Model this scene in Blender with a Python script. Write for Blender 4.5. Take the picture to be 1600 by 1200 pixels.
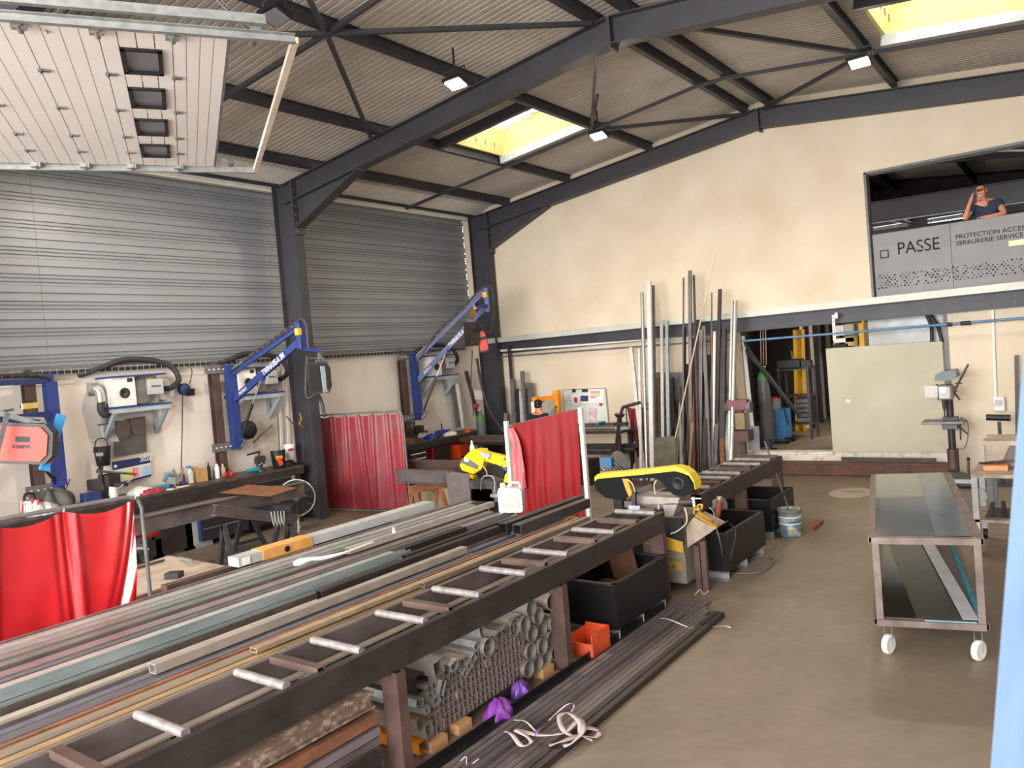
import bpy, math, random
from mathutils import Vector, Matrix
random.seed(7)
R = math.radians
V = Vector
for o in list(bpy.data.objects):
    bpy.data.objects.remove(o)
COL = bpy.context.scene.collection
SC = bpy.context.scene

# ------------------------------------------------------------ camera, light
H = 2.6
FPX = 1214.0
YAW, PIT, ROL = R(36.6), R(-1.74), R(-4.81)
cy, sy = math.cos(YAW), math.sin(YAW)
f0 = V((-sy, cy, 0)); r0 = V((cy, sy, 0)); u0 = V((0, 0, 1))
FWD = math.cos(PIT) * f0 + math.sin(PIT) * u0
up_ = -math.sin(PIT) * f0 + math.cos(PIT) * u0
RGT = math.cos(ROL) * r0 + math.sin(ROL) * up_
UPV = -math.sin(ROL) * r0 + math.cos(ROL) * up_
CAM = V((0, 0, H))
cd = bpy.data.cameras.new('camera'); cam = bpy.data.objects.new('camera', cd); COL.objects.link(cam)
m = Matrix((RGT, UPV, -FWD)).transposed().to_4x4(); m.translation = CAM
cam.matrix_world = m
cd.sensor_width = 36; cd.lens = FPX / 1600 * 36; cd.clip_start = 0.05; cd.clip_end = 200
cd.dof.use_dof = True; cd.dof.focus_distance = 7.0; cd.dof.aperture_fstop = 7.0
SC.camera = cam
SC.view_settings.view_transform = 'Standard'
SC.view_settings.look = 'None'
SC.view_settings.gamma = 1
SC.view_settings.use_curve_mapping = False
SC.view_settings.exposure = 0.93
w = bpy.data.worlds.new('sky'); SC.world = w; w.use_nodes = True
bg = w.node_tree.nodes['Background']
bg.inputs[0].default_value = (0.90, 0.94, 1.0, 1); bg.inputs[1].default_value = 4.2


def area(name, loc, target, sx, sy_, power, col):
    l = bpy.data.lights.new(name, 'AREA'); l.shape = 'RECTANGLE'; l.size = sx; l.size_y = sy_
    l.energy = power; l.color = col
    o = bpy.data.objects.new(name, l); COL.objects.link(o); o.location = loc
    o.rotation_euler = (V(target) - V(loc)).to_track_quat('-Z', 'Y').to_euler()
    return o


# daylight through the two big open doorways behind the camera
area('daylight_rear_opening', (-5.0, -5.5, 3.6), (-6.5, 8, 1.2), 13, 5.0, 1300, (1.0, 0.97, 0.93))


def px2ray(x, y):
    return (x - 800) / FPX * RGT - (y - 600) / FPX * UPV + FWD


def at(x, y, X=None, Y=None, Z=None, d=None):
    """the point of the room that shows at picture point x, y on the plane X=, Y= or Z= (metres)"""
    r = px2ray(x, y)
    if X is not None: t = X / r.x
    elif Y is not None: t = Y / r.y
    elif Z is not None: t = (Z - H) / r.z
    else: t = d
    return CAM + r * t


# ------------------------------------------------------------ materials
def S(r, g, b):
    f = lambda c: (c / 255 / 12.92) if c / 255 <= .04045 else ((c / 255 + .055) / 1.055) ** 2.4
    return (f(r), f(g), f(b))


MATS = {}


def mat(name, rgb, rough=.6, metal=0., rgb2=None, scale=6., bump=0., stretch=(1, 1, 1), bscale=None, lo=.35, hi=.7, spec=None, detail=4):
    if name in MATS: return MATS[name]
    mt = bpy.data.materials.new(name); mt.use_nodes = True
    nt = mt.node_tree; b = nt.nodes['Principled BSDF']
    b.inputs['Roughness'].default_value = rough; b.inputs['Metallic'].default_value = metal
    if spec is not None: b.inputs['Specular IOR Level'].default_value = spec
    if rgb2 is None: rgb2 = tuple(c * .78 for c in rgb)
    tc = nt.nodes.new('ShaderNodeTexCoord'); mp = nt.nodes.new('ShaderNodeMapping')
    mp.inputs['Scale'].default_value = stretch
    nt.links.new(tc.outputs['Object'], mp.inputs['Vector'])
    n = nt.nodes.new('ShaderNodeTexNoise'); n.inputs['Scale'].default_value = scale; n.inputs['Detail'].default_value = detail
    nt.links.new(mp.outputs[0], n.inputs['Vector'])
    cr = nt.nodes.new('ShaderNodeValToRGB')
    cr.color_ramp.elements[0].position = lo; cr.color_ramp.elements[1].position = hi
    cr.color_ramp.elements[0].color = (*rgb, 1); cr.color_ramp.elements[1].color = (*rgb2, 1)
    nt.links.new(n.outputs[0], cr.inputs[0]); nt.links.new(cr.outputs[0], b.inputs['Base Color'])
    if bump:
        n2 = nt.nodes.new('ShaderNodeTexNoise'); n2.inputs['Scale'].default_value = bscale or scale * 5; n2.inputs['Detail'].default_value = 3
        nt.links.new(mp.outputs[0], n2.inputs['Vector'])
        bp = nt.nodes.new('ShaderNodeBump'); bp.inputs['Strength'].default_value = bump; bp.inputs['Distance'].default_value = .01
        nt.links.new(n2.outputs[0], bp.inputs['Height']); nt.links.new(bp.outputs[0], b.inputs['Normal'])
    MATS[name] = mt
    return mt


def emit(name, rgb, s):
    if name in MATS: return MATS[name]
    mt = bpy.data.materials.new(name); mt.use_nodes = True
    b = mt.node_tree.nodes['Principled BSDF']
    b.inputs['Base Color'].default_value = (*rgb, 1)
    b.inputs['Emission Color'].default_value = (*rgb, 1); b.inputs['Emission Strength'].default_value = s
    MATS[name] = mt
    return mt


ANTH = mat('anthracite_paint', S(62, 61, 67), .5, 0, S(52, 51, 57), 3)
CLAD = mat('grey_cladding', S(150, 154, 159), .42, .2, S(138, 142, 147), 2, stretch=(1, .2, 1))
ROOF = mat('roof_deck_white', S(196, 189, 180), .6, 0, S(182, 174, 164), 1.5)
PLAST = mat('cream_plaster', S(224, 210, 188), .9, 0, S(211, 194, 168), .9, bump=.25, bscale=6, detail=8)
PLAST2 = mat('white_plaster', S(236, 229, 221), .9, 0, S(222, 212, 202), 1.2, bump=.15, bscale=9, detail=8)
MILL = mat('mill_scale_steel', S(122, 114, 112), .42, .3, S(92, 84, 82), 3, bump=.1, stretch=(1, 1, 1))
DARKST = mat('dark_steel', S(66, 60, 58), .45, .3, S(48, 43, 42), 4)
BROWN = mat('brown_primer_steel', S(104, 82, 76), .55, .3, S(80, 62, 56), 5)
RUST = mat('rusty_steel', S(150, 96, 62), .8, .1, S(104, 72, 56), 7, bump=.3)
RUST2 = mat('light_rust_steel', S(152, 128, 102), .7, .25, S(118, 106, 96), 5, stretch=(3, .5, 3))
GALV = mat('galvanised_steel', S(174, 176, 175), .48, .6, S(146, 150, 150), 14, stretch=(1, .6, 1))
ZINC = mat('zinc_teal_steel', S(164, 174, 174), .4, .4, S(136, 150, 152), 5, stretch=(2, .4, 2))
ALU = mat('brushed_aluminium', S(206, 204, 200), .32, .7, S(190, 188, 184), 8)
WHITEP = mat('white_paint', S(236, 233, 228), .45, 0, S(222, 218, 210), 5)
LGREY = mat('light_grey_paint', S(188, 190, 190), .45, 0, S(172, 174, 174), 5)
BLUEG = mat('pale_blue_grey_paint', S(168, 182, 188), .5, 0, S(150, 164, 170), 5)
MGREY = mat('mid_grey', S(120, 118, 118), .55, .1, S(98, 96, 96), 6)
BLACK = mat('black_plastic', S(22, 21, 24), .5, 0, S(16, 16, 18), 6)
RUBBER = mat('dark_rubber', S(58, 56, 58), .6, 0, S(46, 44, 46), 9)
BLUE = mat('crane_blue', S(46, 64, 130), .45, 0, S(40, 56, 116), 4)
LBLUE = mat('sky_blue_paint', S(62, 152, 214), .45, 0, S(50, 134, 196), 4)
NAVY = mat('navy_paint', S(40, 56, 104), .5)
TEAL = mat('teal_blue', S(30, 134, 160), .5)
YEL = mat('machine_yellow', S(238, 214, 34), .38, 0, S(224, 196, 40), 5)
YELD = mat('dark_yellow', S(196, 150, 40), .6)
ORA = mat('orange_paint', S(238, 96, 42), .45, 0, S(222, 84, 36), 4)
AMB = mat('amber_orange', S(232, 148, 30), .45, 0, S(216, 134, 28), 4)
RED = mat('red_paint', S(190, 36, 44), .4, 0, S(168, 30, 38), 4)
MAUVE = mat('dusty_mauve_paint', S(128, 78, 88), .5)
WOOD = mat('pale_wood', S(206, 166, 120), .7, 0, S(178, 132, 90), 3, stretch=(8, 1, 8))
WOODG = mat('grey_weathered_wood', S(196, 182, 168), .8, 0, S(158, 138, 120), 3, bump=.2, detail=7)
CARD = mat('cardboard', S(196, 152, 104), .85)
PAPER = mat('white_paper', S(240, 238, 234), .8, 0, S(232, 230, 226), 4)
CREAMP = mat('cream_board', S(190, 184, 162), .7, 0, S(178, 171, 148), 1.5)
GREEN = mat('bottle_green', S(74, 124, 70), .5)
PURPLE = mat('purple_film', S(142, 70, 170), .35)
STRAP = mat('pale_strap', S(206, 190, 186), .75)
SKIN = mat('skin', S(206, 142, 116), .55, 0, S(196, 130, 104), 9)
SHIRT = mat('navy_shirt', S(44, 56, 74), .85)
CLOTHB = mat('black_cloth', S(30, 30, 32), .9)
VINYL = mat('red_vinyl_near', S(196, 38, 44), .16, 0, S(184, 32, 38), 1.5, bump=.35, bscale=3, spec=.9)
VINYL2 = mat('red_vinyl_dusty', S(142, 46, 54), .4, 0, S(132, 84, 86), 1.6, bump=.35, bscale=3, lo=.45, hi=.8)
VINYL3 = mat('red_vinyl_deep', S(146, 16, 24), .5, 0, S(128, 16, 24), 2, bump=.3, bscale=3, spec=.3)
VINPK = mat('pink_vinyl_back', S(196, 96, 104), .35, 0, S(212, 140, 142), 4, stretch=(4, 4, .6))
SKYY = mat('yellowed_skylight_lining', S(240, 222, 150), .7, 0, S(232, 210, 132), 2)
MIRROR = mat('polished_sheet', S(112, 108, 102), .45, .8, S(140, 146, 148), 2)
DMIRROR = mat('dark_polished_sheet', S(84, 86, 84), .12, .85, S(76, 78, 76), 2)
RAW = mat('raw_trolley_steel', S(140, 126, 120), .4, .6, S(112, 98, 92), 6)
BLUEPOST = mat('blue_grey_post_paint', S(98, 122, 152), .5, 0, S(86, 108, 138), 6, stretch=(3, 3, .6))
GLASSD = mat('grey_door_glazing', S(118, 116, 122), .15, 0, S(112, 110, 116), 3)
LED = emit('led_light', (1.0, .96, .88), 28)

fl = bpy.data.materials.new('concrete_floor'); fl.use_nodes = True
nt = fl.node_tree; b = nt.nodes['Principled BSDF']
tc = nt.nodes.new('ShaderNodeTexCoord')
n1 = nt.nodes.new('ShaderNodeTexNoise'); n1.inputs['Scale'].default_value = .55; n1.inputs['Detail'].default_value = 9; n1.inputs['Roughness'].default_value = .62
n2 = nt.nodes.new('ShaderNodeTexNoise'); n2.inputs['Scale'].default_value = 9; n2.inputs['Detail'].default_value = 6
n3 = nt.nodes.new('ShaderNodeTexNoise'); n3.inputs['Scale'].default_value = .8; n3.inputs['Detail'].default_value = 5
for n in (n1, n2, n3): nt.links.new(tc.outputs['Object'], n.inputs['Vector'])
c1 = nt.nodes.new('ShaderNodeValToRGB')
c1.color_ramp.elements[0].position = .3; c1.color_ramp.elements[0].color = (*S(120, 106, 92), 1)
c1.color_ramp.elements[1].position = .72; c1.color_ramp.elements[1].color = (*S(156, 140, 122), 1)
nt.links.new(n1.outputs[0], c1.inputs[0])
mx = nt.nodes.new('ShaderNodeMixRGB'); mx.blend_type = 'MULTIPLY'; mx.inputs[0].default_value = .35
nt.links.new(c1.outputs[0], mx.inputs[1]); nt.links.new(n2.outputs[0], mx.inputs[2])
nt.links.new(mx.outputs[0], b.inputs['Base Color'])
c2 = nt.nodes.new('ShaderNodeValToRGB'); c2.color_ramp.elements[0].color = (.38,) * 3 + (1,); c2.color_ramp.elements[1].color = (.62,) * 3 + (1,)
nt.links.new(n3.outputs[0], c2.inputs[0]); nt.links.new(c2.outputs[0], b.inputs['Roughness'])
FLOOR = fl


# ------------------------------------------------------------ mesh helpers
ROOTM = {}


def frame_of(d, up=(0, 0, 1)):
    d = V(d).normalized(); up = V(up)
    if abs(d.dot(up)) > .99: up = V((0, 1, 0)) if abs(d.y) < .9 else V((1, 0, 0))
    s = d.cross(up).normalized(); u = s.cross(d).normalized()
    return d, s, u


def spline(pts, n=6):
    pts = [V(p) for p in pts]
    if len(pts) < 3: return pts
    P = [2 * pts[0] - pts[1]] + pts + [2 * pts[-1] - pts[-2]]
    out = []
    for i in range(1, len(P) - 2):
        for k in range(n):
            t = k / n
            a, b_, c, d = P[i - 1], P[i], P[i + 1], P[i + 2]
            out.append(.5 * ((2 * b_) + (c - a) * t + (2 * a - 5 * b_ + 4 * c - d) * t * t + (3 * b_ - a - 3 * c + d) * t ** 3))
    out.append(pts[-1])
    return out


class MB:
    def __init__(s): s.v = []; s.f = []; s.sm = []

    def add(s, vs, fs, smooth=False):
        o = len(s.v); s.v += [V(p) for p in vs]
        s.f += [tuple(o + i for i in f) for f in fs]; s.sm += [smooth] * len(fs)
        return s

    def box(s, a, b):
        x0, y0, z0 = [min(a[i], b[i]) for i in range(3)]; x1, y1, z1 = [max(a[i], b[i]) for i in range(3)]
        return s.add([(x0, y0, z0), (x1, y0, z0), (x1, y1, z0), (x0, y1, z0), (x0, y0, z1), (x1, y0, z1), (x1, y1, z1), (x0, y1, z1)],
                     [(3, 2, 1, 0), (4, 5, 6, 7), (0, 1, 5, 4), (1, 2, 6, 5), (2, 3, 7, 6), (3, 0, 4, 7)])

    def cbox(s, c, sz, M=None):
        c = V(c); h = V(sz) / 2
        vs = [V((x, y, z)) for z in (-h.z, h.z) for x, y in ((-h.x, -h.y), (h.x, -h.y), (h.x, h.y), (-h.x, h.y))]
        if M is not None: vs = [M @ v for v in vs]
        return s.add([c + v for v in vs], [(3, 2, 1, 0), (4, 5, 6, 7), (0, 1, 5, 4), (1, 2, 6, 5), (2, 3, 7, 6), (3, 0, 4, 7)])

    def prof(s, p0, p1, poly, up=(0, 0, 1), smooth=False, cap=True):
        """extrude a 2D polygon (side, up) from p0 to p1"""
        p0, p1 = V(p0), V(p1); d, sd, u = frame_of(p1 - p0, up); n = len(poly)
        vs = [p0 + sd * a + u * b_ for a, b_ in poly] + [p1 + sd * a + u * b_ for a, b_ in poly]
        fs = [(i, (i + 1) % n, n + (i + 1) % n, n + i) for i in range(n)]
        s.add(vs, fs, smooth)
        if cap: s.add(vs, [tuple(range(n))[::-1], tuple(range(n, 2 * n))])
        return s

    def bar(s, p0, p1, w_, h_, up=(0, 0, 1)):
        a, b_ = w_ / 2, h_ / 2
        return s.prof(p0, p1, [(-a, -b_), (a, -b_), (a, b_), (-a, b_)], up)

    def ibeam(s, p0, p1, w_, h_, t=.012, up=(0, 0, 1)):
        a, b_ = w_ / 2, h_ / 2; q = t / 2
        return s.prof(p0, p1, [(-a, -b_), (a, -b_), (a, -b_ + t), (q, -b_ + t), (q, b_ - t), (a, b_ - t), (a, b_), (-a, b_), (-a, b_ - t), (-q, b_ - t), (-q, -b_ + t), (-a, -b_ + t)], up)

    def chan(s, p0, p1, w_, h_, t=.008, up=(0, 0, 1)):
        b_ = h_ / 2
        return s.prof(p0, p1, [(0, -b_), (w_, -b_), (w_, -b_ + t), (t, -b_ + t), (t, b_ - t), (w_, b_ - t), (w_, b_), (0, b_)], up)

    def angle(s, p0, p1, w_, h_, t=.006, up=(0, 0, 1)):
        return s.prof(p0, p1, [(0, 0), (w_, 0), (w_, t), (t, t), (t, h_), (0, h_)], up)

    def rhs(s, p0, p1, w_, h_, t=.004, up=(0, 0, 1)):
        p0, p1 = V(p0), V(p1); d, sd, u = frame_of(p1 - p0, up); vs = []
        for p in (p0, p1):
            for k in (0, t):
                a, b_ = w_ / 2 - k, h_ / 2 - k
                vs += [p + sd * x + u * y for x, y in ((-a, -b_), (a, -b_), (a, b_), (-a, b_))]
        fs = []
        for i in range(4):
            j = (i + 1) % 4
            fs += [(i, j, 8 + j, 8 + i), (4 + j, 4 + i, 12 + i, 12 + j), (j, i, 4 + i, 4 + j), (8 + i, 8 + j, 12 + j, 12 + i)]
        return s.add(vs, fs)

    def pipe(s, p0, p1, r, t=.004, n=14):
        p0, p1 = V(p0), V(p1); d, sd, u = frame_of(p1 - p0); vs = []
        for p in (p0, p1):
            for q in (r, r - t):
                vs += [p + q * (sd * math.cos(2 * math.pi * k / n) + u * math.sin(2 * math.pi * k / n)) for k in range(n)]
        sf, ff = [], []
        for i in range(n):
            j = (i + 1) % n
            sf += [(i, j, 2 * n + j, 2 * n + i), (n + j, n + i, 3 * n + i, 3 * n + j)]
            ff += [(j, i, n + i, n + j), (2 * n + i, 2 * n + j, 3 * n + j, 3 * n + i)]
        s.add(vs, sf, True); return s.add(vs, ff)

    def cyl(s, p0, p1, ra, rb=None, n=12, cap=True):
        rb = ra if rb is None else rb
        p0, p1 = V(p0), V(p1); d, sd, u = frame_of(p1 - p0)
        c = [(math.cos(2 * math.pi * k / n), math.sin(2 * math.pi * k / n)) for k in range(n)]
        vs = [p0 + ra * (sd * a + u * b_) for a, b_ in c] + [p1 + rb * (sd * a + u * b_) for a, b_ in c]
        s.add(vs, [(i, (i + 1) % n, n + (i + 1) % n, n + i) for i in range(n)], True)
        if cap: s.add(vs, [tuple(range(n))[::-1], tuple(range(n, 2 * n))])
        return s

    def tube(s, pts, r, n=6, cap=True):
        pts = [V(p) for p in pts]; rings = []; prev = None
        rr = r if hasattr(r, '__len__') else [r] * len(pts)
        for i, p in enumerate(pts):
            d = (pts[min(i + 1, len(pts) - 1)] - pts[max(i - 1, 0)])
            if d.length < 1e-7: d = V((0, 0, 1))
            d.normalize()
            if prev is None: _, sd, u = frame_of(d)
            else:
                sd = (prev - d * prev.dot(d))
                sd = sd.normalized() if sd.length > 1e-6 else frame_of(d)[1]
                u = sd.cross(d)
            prev = sd
            rings.append([p + rr[i] * (sd * math.cos(2 * math.pi * k / n) + u * math.sin(2 * math.pi * k / n)) for k in range(n)])
        vs = [q for rg in rings for q in rg]; fs = []
        for i in range(len(pts) - 1):
            for k in range(n):
                k2 = (k + 1) % n
                fs.append((i * n + k, (i + 1) * n + k, (i + 1) * n + k2, i * n + k2))
        s.add(vs, fs, True)
        if cap: s.add(vs, [tuple(range(n)), tuple(range(len(vs) - n, len(vs)))[::-1]])
        return s

    def lathe(s, c, prof, n=16, axis=(0, 0, 1), smooth=True):
        c = V(c); d, sd, u = frame_of(axis); vs = []
        for r, z in prof:
            vs += [c + d * z + r * (sd * math.cos(2 * math.pi * k / n) + u * math.sin(2 * math.pi * k / n)) for k in range(n)]
        fs = []
        for i in range(len(prof) - 1):
            for k in range(n):
                k2 = (k + 1) % n
                fs.append((i * n + k, i * n + k2, (i + 1) * n + k2, (i + 1) * n + k))
        s.add(vs, fs, smooth)
        if prof[0][0] > 1e-4: s.add(vs[:n], [tuple(range(n))[::-1]])
        if prof[-1][0] > 1e-4: s.add(vs[-n:], [tuple(range(n))])
        return s

    def ball(s, c, rx, ry=None, rz=None, n=12, m_=8):
        ry = ry or rx; rz = rz or rx; c = V(c); vs = []; fs = []
        for i in range(m_ + 1):
            a = math.pi * i / m_
            for k in range(n):
                t = 2 * math.pi * k / n
                vs.append(c + V((rx * math.sin(a) * math.cos(t), ry * math.sin(a) * math.sin(t), rz * math.cos(a))))
        for i in range(m_):
            for k in range(n):
                k2 = (k + 1) % n
                fs.append((i * n + k, (i + 1) * n + k, (i + 1) * n + k2, i * n + k2))
        return s.add(vs, fs, True)

    def poly(s, pts, nrm, th, smooth=False):
        """a flat outline given as 3D points, thickened by th along nrm"""
        nrm = V(nrm).normalized() * th; n = len(pts); pts = [V(p) for p in pts]
        vs = pts + [p + nrm for p in pts]
        s.add(vs, [tuple(range(n))[::-1], tuple(range(n, 2 * n))])
        return s.add(vs, [(i, (i + 1) % n, n + (i + 1) % n, n + i) for i in range(n)], smooth)

    def grid(s, fn, nu, nv, th=.003, smooth=True):
        P = [[V(fn(i / nu, j / nv)) for i in range(nu + 1)] for j in range(nv + 1)]
        nrm = (P[0][-1] - P[0][0]).cross(P[-1][0] - P[0][0]).normalized() * th
        A = [p for r_ in P for p in r_]; W_ = nu + 1; N = len(A)
        vs = A + [p + nrm for p in A]; fs = []
        for j in range(nv):
            for i in range(nu):
                q = (j * W_ + i, j * W_ + i + 1, (j + 1) * W_ + i + 1, (j + 1) * W_ + i)
                fs += [q[::-1], tuple(N + k for k in q)]
        s.add(vs, fs, smooth)
        ed = [i for i in range(W_)] + [j * W_ + nu for j in range(1, nv + 1)] + [nv * W_ + i for i in range(nu - 1, -1, -1)] + [j * W_ for j in range(nv - 1, 0, -1)]
        return s.add(vs, [(ed[k], ed[(k + 1) % len(ed)], N + ed[(k + 1) % len(ed)], N + ed[k]) for k in range(len(ed))])

    def build(s, name, mt, parent=None, label=None, cat=None, group=None, kind=None, bevel=0):
        me = bpy.data.meshes.new(name)
        vs = s.v
        if parent is None:
            x = [v.x for v in vs]; y = [v.y for v in vs]; z = [v.z for v in vs]
            O = V(((min(x) + max(x)) / 2, (min(y) + max(y)) / 2, min(z)))
            Mi = Matrix.Translation(-O)
        else:
            O = V((0, 0, 0)); Mi = ROOTM.get(parent.name, Matrix()).inverted()
        me.from_pydata([tuple(Mi @ v) for v in vs], [], s.f)
        me.polygons.foreach_set('use_smooth', s.sm)
        me.materials.append(mt); me.validate(); me.update()
        o = bpy.data.objects.new(name, me); COL.objects.link(o)
        if parent is None:
            o.location = O; ROOTM[o.name] = Matrix.Translation(O)
        else:
            o.parent = parent; ROOTM[o.name] = ROOTM.get(parent.name, Matrix())
        if bevel:
            bv = o.modifiers.new('bevel', 'BEVEL'); bv.width = bevel; bv.segments = 2; bv.limit_method = 'ANGLE'
        tag(o, label, cat, group, kind)
        return o


def tag(o, label=None, cat=None, group=None, kind=None):
    if label: o['label'] = label
    if cat: o['category'] = cat
    if group: o['group'] = group
    if kind: o['kind'] = kind
    return o


def thing(name, label, cat, loc=(0, 0, 0), group=None, rz=0, kind=None):
    o = bpy.data.objects.new(name, None); COL.objects.link(o); o.empty_display_size = .1
    o.location = loc; o.rotation_euler = (0, 0, rz)
    ROOTM[o.name] = Matrix.Translation(V(loc)) @ Matrix.Rotation(rz, 4, 'Z')
    return tag(o, label, cat, group, kind)


def dup(root, loc=None, rz=None, label=None, scale=None):
    def cp(o, par):
        c = o.copy(); COL.objects.link(c)
        if par is not None: c.parent = par
        ROOTM[c.name] = ROOTM.get(o.name, Matrix())
        for ch in list(o.children): cp(ch, c)
        return c
    r_ = cp(root, None)
    if loc is not None: r_.location = loc
    if rz is not None: r_.rotation_euler = (0, 0, rz)
    if scale is not None: r_.scale = scale
    if label: r_['label'] = label
    return r_


def text(name, body, size, M, mt, parent=None, th=.002, bold=0, sx=1., align='LEFT'):
    c = bpy.data.curves.new(name, 'FONT'); c.body = body; c.size = size; c.extrude = th; c.align_x = align
    c.offset = bold
    t = bpy.data.objects.new(name, c); COL.objects.link(t)
    dg = bpy.context.evaluated_depsgraph_get()
    me = bpy.data.meshes.new_from_object(t.evaluated_get(dg))
    bpy.data.objects.remove(t)
    me.name = name
    Mi = (ROOTM.get(parent.name, Matrix()).inverted() if parent else Matrix()) @ M @ Matrix.Diagonal((sx, 1, 1, 1))
    me.transform(Mi); me.materials.clear(); me.materials.append(mt)
    o = bpy.data.objects.new(name, me); COL.objects.link(o)
    if parent: o.parent = parent
    return o


def tmat(o, xdir, ydir):
    """text frame: origin, reading direction, letter-up direction"""
    x = V(xdir).normalized(); y = V(ydir).normalized(); y = (y - x * y.dot(x)).normalized(); z = x.cross(y)
    M = Matrix((x, y, z)).transposed().to_4x4(); M.translation = V(o)
    return M


ORD = ['', 'first', 'second', 'third', 'fourth', 'fifth', 'sixth', 'seventh', 'eighth', 'ninth', 'tenth', 'eleventh', 'twelfth', 'thirteenth', 'fourteenth', 'fifteenth', 'sixteenth', 'seventeenth', 'eighteenth', 'nineteenth', 'twentieth',
       'twenty-first', 'twenty-second', 'twenty-third', 'twenty-fourth', 'twenty-fifth', 'twenty-sixth', 'twenty-seventh', 'twenty-eighth', 'twenty-ninth', 'thirtieth', 'thirty-first', 'thirty-second', 'thirty-third', 'thirty-fourth', 'thirty-fifth', 'thirty-sixth', 'thirty-seventh', 'thirty-eighth', 'thirty-ninth', 'fortieth', 'forty-first', 'forty-second', 'forty-third', 'forty-fourth', 'forty-fifth', 'forty-sixth', 'forty-seventh', 'forty-eighth', 'forty-ninth', 'fiftieth']

# ============================================================ STRUCTURE
XL, XR, XC = -12.25, 2.75, -4.74          # left wall, right wall, ridge
YF = 15.0                                  # far wall
SL = .115
ZR = 6.92                                  # rafter top at the ridge


def zraf(x): return ZR - SL * abs(x - XC)


def zroof(x): return zraf(x) + .17


MB().box((XL - .3, -12, -.2), (XR + .3, YF + .02, 0)).build('floor', FLOOR, kind='structure')
MB().box((-40, -60, -.25), (40, -12, -.01)).build('ground', mat('outside_paving', S(150, 148, 145), .9), kind='structure')

# left wall: plaster plinth + horizontal cladding panels
wl = thing('wall_left', None, None, (XL, 0, 0), kind='structure')
MB().box((XL - .25, -8, 0), (XL, YF, 3.06)).build('plinth_wall', PLAST2, wl)
MB().box((XL - .01, -8, 3.04), (XL + .05, YF, 3.09)).build('plinth_flashing', MGREY, wl)
MB().box((XL - .28, -8, 3.06), (XL - .1, YF, 6.6)).build('backing_wall', DARKST, wl)


def clad_panel(y0, y1, z0, h):
    g = lambda z: [(-.0, z - .012), (-.03, z - .004), (-.03, z + .014), (0, z + .022)]
    pr = [(0, 0)] + g(.035) + g(.09) + g(.145) + g(.27) + [(0, h - .002), (-.06, h - .002), (-.06, 0)]
    mb = MB(); n = len(pr)
    for y in (y0 + .002, y1 - .002): mb.v += [V((XL + .02 + a, y, z0 + c)) for a, c in pr]
    for i in range(n): mb.f.append((i, (i + 1) % n, n + (i + 1) % n, n + i)); mb.sm.append(False)
    mb.f += [tuple(range(n))[::-1], tuple(range(n, 2 * n))]; mb.sm += [False] * 2
    return mb


for y0, y1 in ((-8, -2.4), (-2.4, 3.4), (3.4, 5.15), (5.15, 9.2), (9.2, YF)):
    for k in range(8):
        h = .39
        clad_panel(y0, y1, 3.09 + k * .392, h).build('cladding_panel', CLAD, wl)

# far wall with the two openings
wf = thing('wall_far', None, None, (0, YF, 0), kind='structure')
ox0, ox1, oz0, oz1 = -5.55, -1.93, .41, 2.80          # lower opening
ux0, ux1, uz0, uz1 = -3.02, 1.8, 3.16, 5.38            # upper opening


def gable(x0, x1, z0): return [(x0, z0), (x1, z0), (x1, zroof(x1) + .05)] + ([(XC, zroof(XC) + .05)] if x0 < XC < x1 else []) + [(x0, zroof(x0) + .05)]


def wpoly(pts, y0=YF, th=.25): return MB().poly([(a, y0, c) for a, c in pts], (0, 1, 0), th)


wpoly(gable(XL, ux0, 3.0)).build('upper_wall', PLAST, wf)
wpoly([(ux0, uz1), (ux1, uz1), (ux1, zroof(ux1) + .05), (ux0, zroof(ux0) + .05)]).build('wall_over_opening', PLAST, wf)
wpoly(gable(ux1, XR, 3.0)).build('upper_wall', PLAST, wf)
wpoly([(XL, 0), (ox0, 0), (ox0, 3.0), (XL, 3.0)]).build('lower_wall', PLAST, wf)
wpoly([(ox1, 0), (XR, 0), (XR, 3.0), (ox1, 3.0)]).build('lower_wall', PLAST, wf)
wpoly([(ox0, 0), (ox1, 0), (ox1, oz0), (ox0, oz0)]).build('threshold_wall', mat('flaked_white_paint', S(226, 216, 200), .8, 0, S(176, 160, 140), 9, detail=9, lo=.5, hi=.75), wf)
wpoly([(ox0, 2.8), (ox1, 2.8), (ox1, 3.0), (ox0, 3.0)]).build('lintel_wall', MGREY, wf)
MB().box((ux0 - .01, YF - .015, uz0), (ux0 + .03, YF + .26, uz1)).box((ux0, YF - .015, uz1 - .03), (ux1, YF + .26, uz1 + .01)).build('opening_trim', MGREY, wf)
MB().box((ox1 - .012, YF - .012, .4), (ox1 + .05, YF + .02, 2.8)).build('opening_edge', MGREY, wf)

MB().box((XR, -8, 0), (XR + .25, YF, 6.3)).build('wall_right', PLAST2, kind='structure')

# mezzanine edge beam
tb = thing('trim_1', None, None, (0, YF, 2.8), kind='structure')
MB().chan((-12.0, YF - .02, 2.91), (XR, YF - .02, 2.91), .12, .27, .012).build('edge_beam', ANTH, tb)
MB().box((-12.0, YF - .17, 3.05), (XR, YF - .002, 3.17)).build('edge_strip', mat('pale_edge_strip', S(206, 206, 196), .5, .1, S(190, 190, 180), 3), tb)
bolts = MB()
for x in (-11.2, -8.9, -6.9, -4.2, -4.05, -2.2, -.9):
    for z in (2.86, 2.96): bolts.cyl((x, YF - .035, z), (x, YF - .05, z), .012, n=6)
bolts.build('bolt', MGREY, tb)

# roof: deck panels with fine ribs, cut around the skylights
roof = thing('ceiling', None, None, (XC, 0, ZR), kind='structure')
SKY = [(-8.95, -7.1, 10.68, 12.35), (-2.08, -.25, 10.8, 12.35)]
YEND = 27.0


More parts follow.
